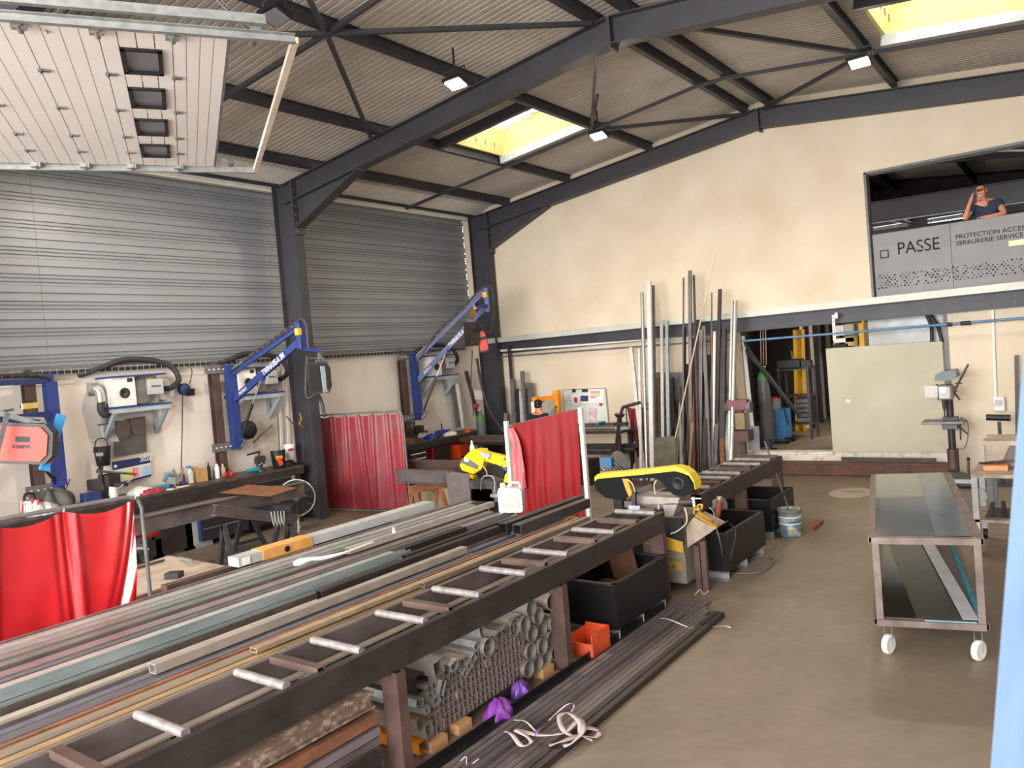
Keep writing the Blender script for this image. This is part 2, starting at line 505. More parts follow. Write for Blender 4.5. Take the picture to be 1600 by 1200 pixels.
def roof_panel(x0, x1, y0, y1, name='roof_panel'):
    pitch = .11; n = max(1, round((y1 - y0) / pitch)); st = (y1 - y0 - .008) / n; y = y0 + .004
    pr = [(y, .06)]
    for k in range(n): pr += [(y + k * st, 0), (y + k * st + st * .68, 0), (y + k * st + st * .76, .014), (y + k * st + st * .92, .014)]
    pr += [(y0 + n * st + .004, 0), (y1 - .004, .06)]
    mb = MB(); N = len(pr)
    for x in (x0, x1): mb.v += [V((x, yy, zroof(x) + dz)) for yy, dz in pr]
    for i in range(N): mb.f.append((i, N + i, N + (i + 1) % N, (i + 1) % N)); mb.sm.append(False)
    return mb.build(name, ROOF, roof)


ys = [-8 + k for k in range(0, 18)] + [9.75, 10.68, 11.5, 12.35, 13.25, 14.15, YF + .05] + [YF + 1.05 + k for k in range(0, 12)]
ys = sorted(set(round(y, 3) for y in ys if y <= YEND))
ys = [y for y in ys if not (8.9 < y < 9.7)]
for y0, y1 in zip(ys, ys[1:]):
    for side in (0, 1):
        a, b_ = (XL - .3, XC) if side == 0 else (XC, XR + .3)
        cut = [s_ for s_ in SKY if y0 >= s_[2] - .15 and y1 <= s_[3] + .01 and a <= s_[0] <= b_]
        if cut:
            roof_panel(a, cut[0][0], y0, y1); roof_panel(cut[0][1], b_, y0, y1)
        else: roof_panel(a, b_, y0, y1)
MB().box((XC - .25, -8, zroof(XC) + .03), (XC + .25, YEND, zroof(XC) + .08)).build('ridge_cap', ROOF, roof)
# thick insulation on top keeps daylight out round the skylights
for x0, x1, y0, y1 in ((XL - .5, XC, -8, 10.68), (XL - .5, XC, 12.35, YEND), (XC, XR + .5, -8, 10.68), (XC, XR + .5, 12.35, YEND),
                       (XL - .5, -8.95, 10.68, 12.35), (-7.1, XC, 10.68, 12.35), (XC, -2.08, 10.68, 12.35), (-.25, XR + .5, 10.68, 12.35)):
    MB().add([(x0, y0, zroof(x0) + .07), (x1, y0, zroof(x1) + .07), (x1, y1, zroof(x1) + .07), (x0, y1, zroof(x0) + .07),
              (x0, y0, zroof(x0) + .2), (x1, y0, zroof(x1) + .2), (x1, y1, zroof(x1) + .2), (x0, y1, zroof(x0) + .2)],
             [(3, 2, 1, 0), (4, 5, 6, 7), (0, 1, 5, 4), (1, 2, 6, 5), (2, 3, 7, 6), (3, 0, 4, 7)]).build('insulation_layer', MGREY, roof)
# eave lining strip over the cladding
MB().poly([(XL + .02, 0, 6.2), (XL + .02, 0, 6.12), (-11.95, 0, 6.07), (-11.95, 0, 6.1), (-11.3, 0, 6.34), (-11.3, 0, 6.36)], (0, 1, 0), YF - .02).build('eave_lining', WHITEP, roof)

# portal frames
frames = []
for i, yf in enumerate((3.4, 9.2, 14.85, 20.6)):
    y0, y1 = yf - .1, yf + .1
    fr = thing('trim_%d' % (i + 2), None, None, (XC, yf, 0), kind='structure')
    for sgn in (-1, 1):
        xe = XC + sgn * 6.86
        if i < 3 or sgn < 0:
            MB().ibeam((xe - sgn * .27 + sgn * .27, yf, 0), (xe + 0, yf, 6.15), .2, .54, .02, up=(1, 0, 0)).build('column', ANTH, fr)
        z0 = zraf(xe)
        t = .02
        mb = MB()
        mb.ibeam((xe, yf, zraf(xe) - .18), (XC, yf, ZR - .18), .2, .36, .018)
        mb.build('rafter', ANTH, fr)
        # haunch
        xh = xe - sgn * 2.0
        h = MB().poly([(xe - sgn * .2, yf - .006, zraf(xe) - .3), (xh, yf - .006, zraf(xh) - .36), (xe - sgn * .2, yf - .006, zraf(xe) - .82)], (0, 1, 0), .012)
        h.add([(xe - sgn * .25, y0, zraf(xe) - .84), (xh, y0, zraf(xh) - .36), (xh, y1, zraf(xh) - .36), (xe - sgn * .25, y1, zraf(xe) - .84),
               (xe - sgn * .25, y0, zraf(xe) - .86), (xh, y0, zraf(xh) - .38), (xh, y1, zraf(xh) - .38), (xe - sgn * .25, y1, zraf(xe) - .86)],
              [(0, 1, 2, 3), (7, 6, 5, 4), (0, 4, 5, 1), (3, 2, 6, 7), (1, 5, 6, 2), (0, 3, 7, 4)])
        h.build('haunch', ANTH, fr)
        pl = MB().box((xe - sgn * .27, y0 - .01, zraf(xe) - .95), (xe - sgn * .31, y1 + .01, zraf(xe) + .02))
        pl.build('end_plate', ANTH, fr)
        bo = MB()
        for k in range(6):
            for yy in (y0 + .03, y1 - .03): bo.cyl((xe - sgn * .31, yy, zraf(xe) - .9 + k * .15), (xe - sgn * .33, yy, zraf(xe) - .9 + k * .15), .014, n=6)
        bo.build('bolt', MGREY, fr)
    MB().box((XC - .02, y0 - .01, ZR - .42), (XC + .02, y1 + .01, ZR - .01)).build('ridge_plate', ANTH, fr)
    frames.append(fr)

TN = [10]


def tn():
    TN[0] += 1
    return 'trim_%d' % TN[0]


# purlins
for px_ in (-11.75, -10.75, -9.05, -7.02, -4.98, -4.5, -2.4, -.15, 1.4):
    for y0, y1 in ((-8, 3.4), (3.4, 9.2), (9.2, 14.85), (14.85, YEND)):
        z = zraf(px_) + .085
        MB().ibeam((px_, y0 + .01, z), (px_, y1 - .01, z), .09, .165, .009).build(tn(), ANTH, kind='structure')
# roof bracing
bi = 0
brace = [((509, 43), (925, 41)), ((400, 120), (565, -10)), ((345, 155), (400, 112))]


def rod(p, q, r=.03, m_=ANTH):
    return MB().bar(p, q, r * 2, r * 2).build(tn(), m_, kind='structure')


zb = lambda x: zraf(x) - .03
nd = (-7.02, 6.37, zb(-7.02))
for q_ in ((-4.95, 9.05), (-4.95, 3.6), (-9.15, 6.3), (-9.1, 9.0), (-9.1, 3.6)):
    rod(nd, (q_[0], q_[1], zb(q_[0])), .028)
rod((-7.02, 6.37, zb(-7.02)), (-4.95, 6.37, zb(-4.95)), .028)
for xa, xb in ((-11.75, -10.75), (-10.75, -9.15)):
    rod((xa, 6.3, zb(xa)), (xb, 6.3, zb(xb)), .026)
for xa, xb in ((-11.75, -10.75), (-10.75, -9.05), (-9.05, -7.02), (-7.02, -4.98), (-4.98, -4.5), (-4.5, -2.4), (-2.4, -.15), (-.15, 1.4)):
    rod((xa, 12.5, zb(xa)), (xb, 12.5, zb(xb)), .026)
rod((-7.02, 12.5, zb(-7)), (-4.98, 14.75, zb(-5)))
rod((-7.02, 12.5, zb(-7)), (-5.0, 9.3, zb(-5)), r=.022)
rod((-2.4, 12.5, zb(-2.4)), (-4.5, 9.3, zb(-4.5)))
rod((-2.4, 12.5, zb(-2.4)), (-4.6, 14.75, zb(-4.6)))
rod((-7.02, 12.5, zb(-7)), (-7.02 + .9, 11.2, zb(-6.1)), r=.02)

# skylights: trimmers, kerb lining, dome frame
for i, (x0, x1, y0, y1) in enumerate(SKY):
    sk = thing('window_%d' % (i + 1), None, None, ((x0 + x1) / 2, (y0 + y1) / 2, zroof(x0)), kind='structure')
    zz = lambda x, d: zroof(x) + d
    for yy, s_ in ((y0, -1), (y1, 1)):
        MB().bar((x0 - .06, yy + s_ * .05, zraf(x0) + .09), (x1 + .06, yy + s_ * .05, zraf(x1) + .09), .1, .17).build('trimmer', ANTH if s_ < 0 else LGREY, sk)
    kb = MB(); t = .03; dz0, dz1 = -.02, .42
    for (ax, ay, bx, by) in ((x0, y0, x1, y0), (x1, y0, x1, y1), (x1, y1, x0, y1), (x0, y1, x0, y0)):
        cx, cy_ = (x0 + x1) / 2, (y0 + y1) / 2
        q = lambda x, y, k, d: (x + (cx - x) * k, y + (cy_ - y) * k, zz(x, d))
        kb.add([q(ax, ay, 0, dz0), q(bx, by, 0, dz0), q(bx, by, .16, dz1), q(ax, ay, .16, dz1), q(ax, ay, -.05, dz0), q(bx, by, -.05, dz0), q(bx, by, .1, dz1), q(ax, ay, .1, dz1)],
               [(0, 1, 2, 3), (7, 6, 5, 4), (0, 4, 5, 1), (3, 2, 6, 7)])
    kb.build('kerb_lining', SKYY, sk)
    lf = MB(); z = zz(x0, .47); a = .17
    xa, xb, ya, yb = x0 + a, x1 - a, y0 + a, y1 - a
    za, zb2 = zz(xa, .44), zz(xb, .44)
    for p, q_ in (((xa, ya, za), (xb, ya, zb2)), ((xb, ya, zb2), (xb, yb, zb2)), ((xb, yb, zb2), (xa, yb, za)), ((xa, yb, za), (xa, ya, za))): lf.bar(p, q_, .05, .05)
    lf.bar(((xa + xb) / 2, ya, (za + zb2) / 2), ((xa + xb) / 2, yb, (za + zb2) / 2), .04, .04)
    lf.build('window_frame', WHITEP, sk)
    op = MB()
    for k in range(5): op.cyl((x0 + .1, y0 + .2 + k * .28, zz(x0, .06)), (x0 + .1, y0 + .2 + k * .28, zz(x0, .16)), .01, n=5)
    op.tube([(x0 + .2, y0 + .5, zz(x0, .1)), (x0 + .32, y0 + .7, zz(x0, .3)), (x0 + .4, y0 + .6, zz(x0, .5))], .008)
    op.build('opener', MGREY, sk)

# pipes and conduits along the far wall
MB().tube([at(1160, 533, Y=14.8), at(1600, 497, Y=14.8), at(1700, 489, Y=14.8)], .022, 8).build('air_pipe', mat('pipe_blue', S(92, 136, 172), .45), label='blue compressed-air pipe running level below the mezzanine beam', cat='pipe')
MB().tube([at(770, 549, Y=14.93), at(1150, 522, Y=14.93)], .03, 6).build('conduit', WHITEP, label='white conduit under the dark mezzanine beam behind the leaning steel stock', cat='conduit')
MB().tube([at(775, 558, Y=14.9), at(1150, 530, Y=14.9)], .018, 6).build('conduit', MGREY, label='grey pipe just beneath the white conduit on the rear wall', cat='pipe')
MB().bar(at(1551, 484, Y=14.97), at(1556, 622, Y=14.97), .05, .03, up=(1, 0, 0)).build('cable_trunking', WHITEP, label='white vertical cable trunking above the wall isolator switch', cat='trunking')
sw = thing('isolator_switch', 'white plastic isolator switch box on the wall above the black roller stand', 'switch', at(1561, 630, Y=14.97))
p = at(1561, 631, Y=14.93)
MB().cbox(p, (.17, .08, .24)).build('housing', WHITEP, sw, bevel=.02)
MB().cbox(p + V((0, -.045, .02)), (.11, .02, .1)).build('switch_plate', LGREY, sw)
MB().ibeam(at(795, 540, Y=14.85), at(806, 668, Y=14.85), .06, .06, .01, up=(1, 0, 0)).build('wall_post', ANTH, label='slim dark vertical post standing against the rear wall left of the whiteboard', cat='post')

# ============================================================ ROOMS BEHIND THE FAR WALL
MB().box((XL, YF + .25, -.2), (XR + .3, 25, .41)).build('floor', FLOOR, kind='structure')
MB().box((XL, YF + .25, 2.85), (XR + .3, 25.0, 3.14)).build('floor', MGREY, kind='structure')
WG = mat('grey_store_wall', S(172, 166, 160), .85)
MB().box((-7.6, YF + .25, .41), (-7.4, 25, 2.85)).build('wall_store', WG, kind='structure')
MB().box((-.9, YF + .25, .41), (-.7, 25, 2.85)).build('wall_store', WG, kind='structure')
MB().box((-12, 24.9, .41), (XR, 25.1, 2.85)).build('wall_store', PLAST2, kind='structure')
# oblique wall of white bays between black posts, with a yellow column
wb = thing('wall_store', None, None, at(1262, 640, Y=18), kind='structure')
A, B = V((-5.35, 18.9, .41)), V((-5.9, 24.6, .41))
MB().poly([A, B, B + V((0, 0, 2.44)), A + V((0, 0, 2.44))], (-1, 0, 0), .1).build('bay_panel', PLAST2, wb)
for k, t in enumerate((0, .2, .4, .65, .95)):
    q = A.lerp(B, t) + V((.06, 0, 0)); MB().bar(q, q + V((0, 0, 2.44)), .09, .09, up=(1, 0, 0)).build('bay_post', BLACK, wb)
MB().ibeam(at(1252, 680, Y=18.4), at(1248, 515, Y=18.4), .22, .2, .015, up=(1, 0, 0)).build('yellow_column', mat('store_yellow', S(206, 160, 40), .6), label='yellow steel column inside the store behind the shelf rack', cat='column')

# upper room: end wall with louvred windows, so daylight shows between slats
ue = thing('wall_end', None, None, (XC, YEND, 3.1), kind='structure')
wx = [(-5.3, -4.3), (-3.75, -2.7)]
zl0, zl1 = 5.2, 5.85
mb = MB()
mb.poly([(XL, YEND, 3.1), (XR, YEND, 3.1), (XR, YEND, zl0), (XL, YEND, zl0)], (0, 1, 0), .2)
mb.poly([(XL, YEND, zl1), (XR, YEND, zl1), (XR, YEND, zroof(XR) + .1), (XC, YEND, zroof(XC) + .1), (XL, YEND, zroof(XL) + .1)], (0, 1, 0), .2)
xs = [XL] + [v for p_ in wx for v in p_] + [XR]
for a, b_ in zip(xs[::2], xs[1::2]): mb.box((a, YEND, zl0), (b_, YEND + .2, zl1))
mb.build('end_wall', DARKST, ue)
for i, (a, b_) in enumerate(wx):
    f_ = MB().box((a, YEND - .02, zl0 - .03), (b_, YEND + .02, zl0)).build('window_frame', DARKST, ue)
    for k in range(5):
        z = zl0 + .06 + k * .13
        MB().cbox(((a + b_) / 2, YEND + .03, z), (b_ - a, .03, .108)).build('slat', MGREY, ue)
MB().box((XL - .2, YF + .3, 3.1), (XL, YEND, 6.4)).build('wall_upper_left', mat('upper_room_cladding', S(112, 112, 114), .5), kind='structure')
MB().box((XR, YF + .3, 3.1), (XR + .2, YEND, 6.4)).build('wall_upper_right', DARKST, kind='structure')
for k, xx in enumerate((-6.2, -3.2, -.6)):
    rod((xx, 15.3, zb(xx) - .02), (xx + 1.2, 20.4, zb(xx + 1.2) - .02), .03)
MB().tube([at(1480, 205 + 10, Y=16.5) + V((0, 0, -.25)), at(1600, 235, Y=16.5) + V((0, 0, .0))], .02, 5).build(tn(), WHITEP, kind='structure')

ub_ = thing('ceiling_rear', None, None, (-1, 20.6, 5.4), kind='structure')
MB().ibeam((XL, 20.75, 5.62), (XR, 20.75, 5.3), .2, .5, .02).build('girder', ANTH, ub_)
MB().add([(XL, 20.8, 5.75), (XR, 20.8, 5.5), (XR, YEND, 5.95), (XL, YEND, 6.0), (XL, 20.8, 5.8), (XR, 20.8, 5.55), (XR, YEND, 6.0), (XL, YEND, 6.05)], [(0, 1, 2, 3), (7, 6, 5, 4), (0, 4, 5, 1)]).build('rear_deck', mat('rear_deck_beige', S(128, 120, 110), .7), ub_)
for k in range(6): MB().ibeam((-7 + k * 1.6, 20.9, 5.58), (-7.4 + k * 1.6, YEND, 5.9), .09, .16, .01).build('rear_purlin', ANTH, ub_)
MB().ibeam((XL, 24.2, 5.4), (XR, 24.2, 5.15), .14, .26, .02).build('girder', ANTH, ub_)
for k in range(5):
    rod((-6 + k * 1.5, 21, 5.5), (-5.2 + k * 1.5, 24.1, 5.42), .02)

# ============================================================ SECTIONAL DOOR LIFTED UNDER THE ROOF
T = V((.514, .858, 0)).normalized(); D = V((-.858, .514, 0)).normalized(); DO = V((-5.3, 3.79, 5.33)); UZ = V((0, 0, 1))


def dp(u, v, z=0): return DO + T * u + D * v + UZ * z


def dbox(mb, u0, u1, v0, v1, z0, z1):
    P = [dp(u, v, z) for z in (z0, z1) for u, v in ((u0, v0), (u1, v0), (u1, v1), (u0, v1))]
    return mb.add(P, [(0, 1, 2, 3), (7, 6, 5, 4), (0, 4, 5, 1), (1, 5, 6, 2), (2, 6, 7, 3), (3, 7, 4, 0)])


dr = thing('door_1', None, None, dp(-1.5, 1.9), kind='structure')
DOORW = mat('door_white', S(240, 236, 234), .5, 0, S(234, 229, 226), 1)
ub = [0, -.41, -.93, -1.43, -1.93, -2.43, -2.93]
WV = [(.36, .89), (1.24, 1.77), (2.12, 2.65), (3.0, 3.5)]
for i in range(6):
    u1, u0 = ub[i], ub[i + 1]; mb = MB(); n = 4; st = (u1 - u0) / n
    if i == 1:
        wu0, wu1 = -.80, -.49
        for k in range(n):
            a, b_ = u0 + .004 + k * st, u0 + (k + 1) * st - .004
            vs_ = [-.0] + [q for w_ in WV for q in w_] + [3.9]
            segs = list(zip(vs_[::2], vs_[1::2]))
            if b_ < wu0 + .001 or a > wu1: dbox(mb, a, b_, 0, 3.9, 0, .04)
            else:
                for s0, s1 in segs: dbox(mb, a, b_, s0, s1, 0, .04)
                if a < wu0:
                    for w_ in WV: dbox(mb, a, wu0, w_[0], w_[1], 0, .04)
                if b_ > wu1:
                    for w_ in WV: dbox(mb, wu1, b_, w_[0], w_[1], 0, .04)
        dbox(mb, u0 + .003, wu0, 0, 3.9, .012, .04); dbox(mb, wu1, u1 - .003, 0, 3.9, .012, .04)
    else:
        for k in range(n): dbox(mb, u0 + .004 + k * st, u0 + (k + 1) * st - .004, 0, 3.9, 0, .04)
        dbox(mb, u0 + .003, u1 - .003, 0, 3.9, .012, .04)
    pn = mb.build('door_panel', DOORW, dr)
    if i == 1:
        for w_ in WV:
            f_ = MB()
            for (a, b_, c, d_) in ((-.80, -.765, w_[0], w_[1]), (-.525, -.49, w_[0], w_[1]), (-.8, -.49, w_[0], w_[0] + .04), (-.8, -.49, w_[1] - .04, w_[1])): dbox(f_, a, b_, c, d_, -.02, .05)
            f_.build('window_frame', BLACK, pn)
            dbox(MB(), -.765, -.525, w_[0] + .04, w_[1] - .04, .005, .012).build('window_pane', GLASSD, pn)
    if i:
        dbox(MB(), u1 - .006, u1 + .006, .0, 3.9, .018, .03).build('panel_joint', MGREY, dr)
        for v in (.95, 1.88, 2.75, 3.35):
            h_ = MB(); dbox(h_, u1 - .02, u1 + .07, v - .02, v + .02, -.014, 0); h_.cyl(dp(u1, v - .035, -.014), dp(u1, v + .035, -.014), .012, n=6)
            h_.build('hinge', MGREY, dr)
        for v in (.03, 3.87):
            h_ = MB(); dbox(h_, u1 - .05, u1 + .05, v - .03, v + .03, -.05, .0); h_.cyl(dp(u1, v - .05, -.03), dp(u1, v + .09, -.03), .025, n=8)
            h_.build('roller_bracket', GALV, dr)
dbox(MB(), 0, .02, 0, 3.9, -.01, .05).build('bottom_seal', MGREY, dr)
for v, s_ in ((-.07, -1), (3.97, 1)):
    tr = MB(); tr.chan(dp(-3.4, v, -.02), dp(.5, v, -.02), .05 * (1 if s_ < 0 else -1), .07, .004); tr.build('track', GALV, dr)
    MB().angle(dp(-3.4, v - .03 * s_ * 0 + .05 * s_, .05), dp(.28 if s_ < 0 else .1, v + .05 * s_, .05), .05, .09, .006).build('track_angle', GALV, dr)
MB().bar(dp(.5, -.07, -.02), dp(.5, 3.97, -.02), .055, .05).build('track_tie_bar', mat('beige_bar', S(222, 206, 188), .5), dr)
MB().cyl(dp(.2, -.1, .05), dp(.2, .2, .05), .04, n=10).cyl(dp(.2, 3.8, .05), dp(.2, 4.05, .05), .04, n=10).build('bumper_spring', MGREY, dr)
for P0, P1 in ((at(70, 46, Z=5.33), at(107, -8, Z=5.95)), (at(408, 61, Z=5.3), at(338, -8, Z=5.95)), (dp(-.4, 3.97), dp(-.4, 4.15) + V((0, 0, .8)))):
    MB().angle(P0, P1, .035, .035, .004, up=FWD).build('hanger_strap', GALV, dr)
    d_ = P1 - P0; n_ = int(d_.length / .05); ho = MB()
    for k in range(n_): ho.cbox(P0 + d_ * ((k + .5) / n_) + V((-.01, -.014, -.006)), (.014, .006, .014))
    ho.build('strap_slot', BLACK, dr, kind='stuff')
# ============================================================ FLOODLIGHTS


def flood(px, py, z, lab, on=True):
    p = at(px, py, Z=z); t = thing('floodlight', lab, 'light', (p.x, p.y, z), group='roof floodlights')
    Mx = Matrix.Rotation(R(-20), 3, 'X')
    MB().cbox(p + V((0, 0, .03)), (.30, .22, .05), Mx).build('housing', BLACK, t, bevel=.01)
    MB().cbox(p - V((0, 0, .0)), (.24, .17, .012), Mx).build('lens', LED if on else GLASSD, t)
    zt = zraf(p.x)
    br = MB().tube([p + V((-.17, 0, .03)), p + V((-.17, 0, .2)), p + V((.17, 0, .2)), p + V((.17, 0, .03))], .01)
    br.bar(p + V((0, 0, .2)), V((p.x, p.y, zt)), .03, .01); br.build('bracket', BLACK, t)
    if on:
        l = bpy.data.lights.new('floodlight_beam', 'AREA'); l.shape = 'RECTANGLE'; l.size = .24; l.size_y = .17; l.energy = 42; l.color = (1, .84, .62)
        o = bpy.data.objects.new('floodlight_beam', l); COL.objects.link(o); o.location = (p - V((0, .01, .03))); o.rotation_euler = (R(-20), 0, 0)


flood(712, 132, 6.25, 'lit floodlight under the near side of the big centre rafter')
flood(935, 213, 6.28, 'lit floodlight hanging just beyond the square skylight')
flood(1343, 99, 6.28, 'lit floodlight under the purlin near the larger skylight edge')
flood(430, 27, 6.1, 'unlit floodlight beside the end of the raised garage door track', on=False)
area('upper_room_fill', (-9, 17.6, 4.6), (0, 20.5, 5.6), 2, 1.2, 220, (1, .93, .84))  # unseen fill light added to brighten the dark room behind the parapet
area('upper_room_fill', (-9, 24, 4.2), (0, 24, 5.0), 2, 1.0, 45, (1, .95, .9))  # second added fill, out of sight, for the rear of that room
area('store_fill', (-2.6, 16.6, 2.5), (-6, 21, .8), 1.2, .8, 60, (1, .9, .78))  # fill light added out of sight behind the beige panel to brighten the store
area('room_area_light', (-9.5, 6.3, 6.0), (-9.5, 6.3, 0), .3, .2, 60, (1, .88, .7))  # plain downward area light below the roof, no fitting modelled

# ============================================================ MEZZANINE PARAPET WITH LETTERS
pa = thing('parapet', 'grey steel parapet with cut-out PASSE lettering and rows of small holes', 'parapet', (-1.5, 15.1, 3.17))
PG = mat('parapet_grey', S(128, 126, 126), .5, .1, S(118, 116, 116), 2)
pz0, pz1 = 3.175, 4.28
xj = at(1487, 400, Y=15.08).x
for a, b_ in ((ux0 + .05, xj - .004), (xj + .004, xj + 1.35), (xj + 1.358, ux1)):
    MB().box((a, 15.08, pz0), (b_, 15.1, pz1)).build('panel', PG, pa)
for a in (xj, xj + 1.354): MB().box((a - .03, 15.101, pz0), (a + .03, 15.11, pz1)).build('seam_strip', DARKST, pa)
INK = mat('cutout_black', S(24, 22, 24), .8)
tx = lambda px, py: V((at(px, py, Y=15.08).x, 15.072, at(px, py, Y=15.08).z))
q0 = tx(1402, 398)
text('letters', 'PASSE', .30, tmat(q0, (1, 0, 0), (0, 0, 1)), INK, pa, sx=.86)
sl = MB()
for px, py, wq in ((1441, 383, .13), (1441, 389, .13), (1478, 376, .1), (1478, 383, .1)):
    q = tx(px, py); sl.box((q.x - wq / 2, 15.066, q.z - .006), (q.x + wq / 2, 15.07, q.z + .006))
sl.build('letter_bridge', PG, pa)
q1 = tx(1493, 374)
text('letters', 'PROTECTION ACCES', .105, tmat(q1, (1, 0, 0), (0, 0, 1)), INK, pa, sx=.98)
q2 = tx(1494, 384)
text('letters', 'SERRURERIE SERVICE', .105, tmat(q2, (1, 0, 0), (0, 0, 1)), INK, pa, sx=.98)
q = tx(1382, 397)
MB().box((q.x - .07, 15.068, q.z - .07), (q.x + .07, 15.074, q.z - .055)).box((q.x - .07, 15.068, q.z + .055), (q.x + .07, 15.074, q.z + .07)).box((q.x - .07, 15.068, q.z - .07), (q.x - .055, 15.074, q.z + .07)).box((q.x + .055, 15.068, q.z - .07), (q.x + .07, 15.074, q.z + .07)).build('square_emblem', INK, pa)
mb = MB()
for i in range(75):
    for j in range(6):
        if random.random() < .78:
            x = ux0 + .1 + i * .06 + (j % 2) * .03; z = 3.33 + j * .042 + random.uniform(-.008, .008); r_ = random.uniform(.007, .014)
            mb.cbox((x, 15.076, z), (r_ * 2, .008, r_ * 2))
mb.build('perforation', INK, pa, kind='stuff')
q = tx(1592, 379)
sg = MB().box((q.x - .14, 15.05, q.z - .045), (q.x + .3, 15.06, q.z + .045)).build('wall_sign', mat('cream_sign', S(238, 230, 190), .5), label='small cream notice fixed on the grey parapet below the lettering', cat='sign')
q = at(1370, 387, Y=15.2)
MB().cbox(q, (.12, .03, .14)).build('notice', mat('olive_label', S(140, 136, 96), .6), label='small olive notice at the parapet end beside the square emblem', cat='notice')
MB().tube([at(1364, 368, Y=15.13) + V((0, 0, -.02)), V((ux1, 15.13, 4.27))], .02, 6).build('top_rail', MGREY, pa)


# ============================================================ PEOPLE
def person(name, label, base, rz, joints, edges, head_c, look, shirt_ids, hair=None, extra=None):
    """joints: {id: (pos, radius)} in metres about the pelvis; one continuous skinned surface"""
    t = thing(name, label, 'person', base, rz=rz)
    def skin(ids, es, grow, mt, nm):
        me = bpy.data.meshes.new(nm); idx = {k: i for i, k in enumerate(ids)}
        me.from_pydata([joints[k][0] for k in ids], [(idx[a], idx[b]) for a, b in es if a in idx and b in idx], [])
        o = bpy.data.objects.new(nm, me); COL.objects.link(o)
        md = o.modifiers.new('s', 'SKIN')
        lay = me.skin_vertices[0] if me.skin_vertices else None
        if lay is None:
            me.attributes  # layer is made by the modifier
        for k, i in idx.items():
            r_ = joints[k][1]
            r_ = r_ if hasattr(r_, '__len__') else (r_, r_)
            me.skin_vertices[0].data[i].radius = (r_[0] + grow, r_[1] + grow)
        me.skin_vertices[0].data[0].use_root = True
        ss = o.modifiers.new('u', 'SUBSURF'); ss.levels = 2; ss.render_levels = 2
        dg = bpy.context.evaluated_depsgraph_get()
        m2 = bpy.data.meshes.new_from_object(o.evaluated_get(dg)); bpy.data.objects.remove(o)
        m2.materials.clear(); m2.materials.append(mt)
        for p_ in m2.polygons: p_.use_smooth = True
        o2 = bpy.data.objects.new(nm, m2); COL.objects.link(o2); o2.parent = t
        return o2
    for a_, b_, c_ in (('ual', 'shl', 'ell'), ('uar', 'shr', 'elr')):
        joints[a_] = (tuple(V(joints[b_][0]).lerp(V(joints[c_][0]), .5)), .054)
    body = skin(list(joints), edges, 0, SKIN, 'body')
    tr_ = skin(['pel', 'hil', 'knl', 'anl', 'hir', 'knr', 'anr'], edges, .016, CLOTHB, 'trousers')
    for a_ in ('l', 'r'): skin(['an' + a_, 'to' + a_], edges, .018, BLACK, 'shoe')
    sh = skin(shirt_ids, edges, .03, SHIRT if hair is None else CLOTHB, 'shirt')
    return t


def mk_joints(P):
    return P


BE = [('pel', 'bel'), ('bel', 'che'), ('che', 'neck'), ('neck', 'jaw'), ('jaw', 'head'), ('head', 'crown'), ('jaw', 'nose'),
      ('che', 'shl'), ('shl', 'ual'), ('ual', 'ell'), ('ell', 'wrl'), ('wrl', 'hal'), ('che', 'shr'), ('shr', 'uar'), ('uar', 'elr'), ('elr', 'wrr'), ('wrr', 'har'),
      ('pel', 'hil'), ('hil', 'knl'), ('knl', 'anl'), ('anl', 'tol'), ('pel', 'hir'), ('hir', 'knr'), ('knr', 'anr'), ('anr', 'tor'),
      ('har', 'f1'), ('har', 'f2'), ('har', 'f3'), ('har', 'f4'), ('har', 'th'), ('hal', 'g1'), ('hal', 'g2'), ('hal', 'g3'), ('hal', 'g4'), ('hal', 'gt')]
# man leaning on the parapet, facing the hall (-Y); his own right hand holds a phone. local: x to his left as seen is +x, y depth, z up
zf = 3.15
J = {'pel': ((.06, .40, .95), (.16, .12)), 'bel': ((.05, .36, 1.10), (.15, .12)), 'che': ((.02, .24, 1.33), (.17, .12)),
     'neck': ((-.01, .16, 1.47), .06), 'jaw': ((-.02, .10, 1.53), (.062, .068)), 'head': ((-.02, .10, 1.62), (.078, .092)), 'crown': ((-.02, .11, 1.69), (.062, .072)),
     'nose': ((-.025, .0, 1.575), .012),
     'shl': ((.21, .22, 1.37), .062), 'ell': ((.30, .06, 1.17), .045), 'wrl': ((.08, -.02, 1.15), .03), 'hal': ((-.0, -.03, 1.15), (.035, .02)),
     'shr': ((-.16, .18, 1.36), .062), 'elr': ((-.27, .0, 1.16), .045), 'wrr': ((-.18, .02, 1.42), .03), 'har': ((-.155, .05, 1.50), (.034, .022)),
     'hil': ((.14, .40, .88), .095), 'knl': ((.15, .34, .48), .065), 'anl': ((.15, .38, .10), .045), 'tol': ((.15, .24, .04), .035),
     'hir': ((-.06, .40, .88), .095), 'knr': ((-.08, .34, .48), .065), 'anr': ((-.08, .38, .10), .045), 'tor': ((-.08, .24, .04), .035),
     'f1': ((-.12, .02, 1.57), .009), 'f2': ((-.125, .045, 1.585), .009), 'f3': ((-.125, .07, 1.58), .009), 'f4': ((-.125, .09, 1.565), .008), 'th': ((-.13, .01, 1.53), .01),
     'g1': ((-.08, -.05, 1.15), .009), 'g2': ((-.09, -.03, 1.145), .009), 'g3': ((-.085, -.01, 1.145), .009), 'g4': ((-.07, .005, 1.145), .008), 'gt': ((-.03, -.07, 1.155), .01)}
pb = at(1537, 348, Y=15.12)
man = person('person', 'bald bearded man in navy T-shirt leaning on the parapet with a phone at his ear', (pb.x, 15.12, zf), 0, J, BE, None, None, ['che', 'bel', 'pel', 'shl', 'shr', 'ual', 'uar'])
mo = [o for o in bpy.data.objects if o.parent == man]


def rp(p): return V((pb.x, 15.12, zf)) + V(p)


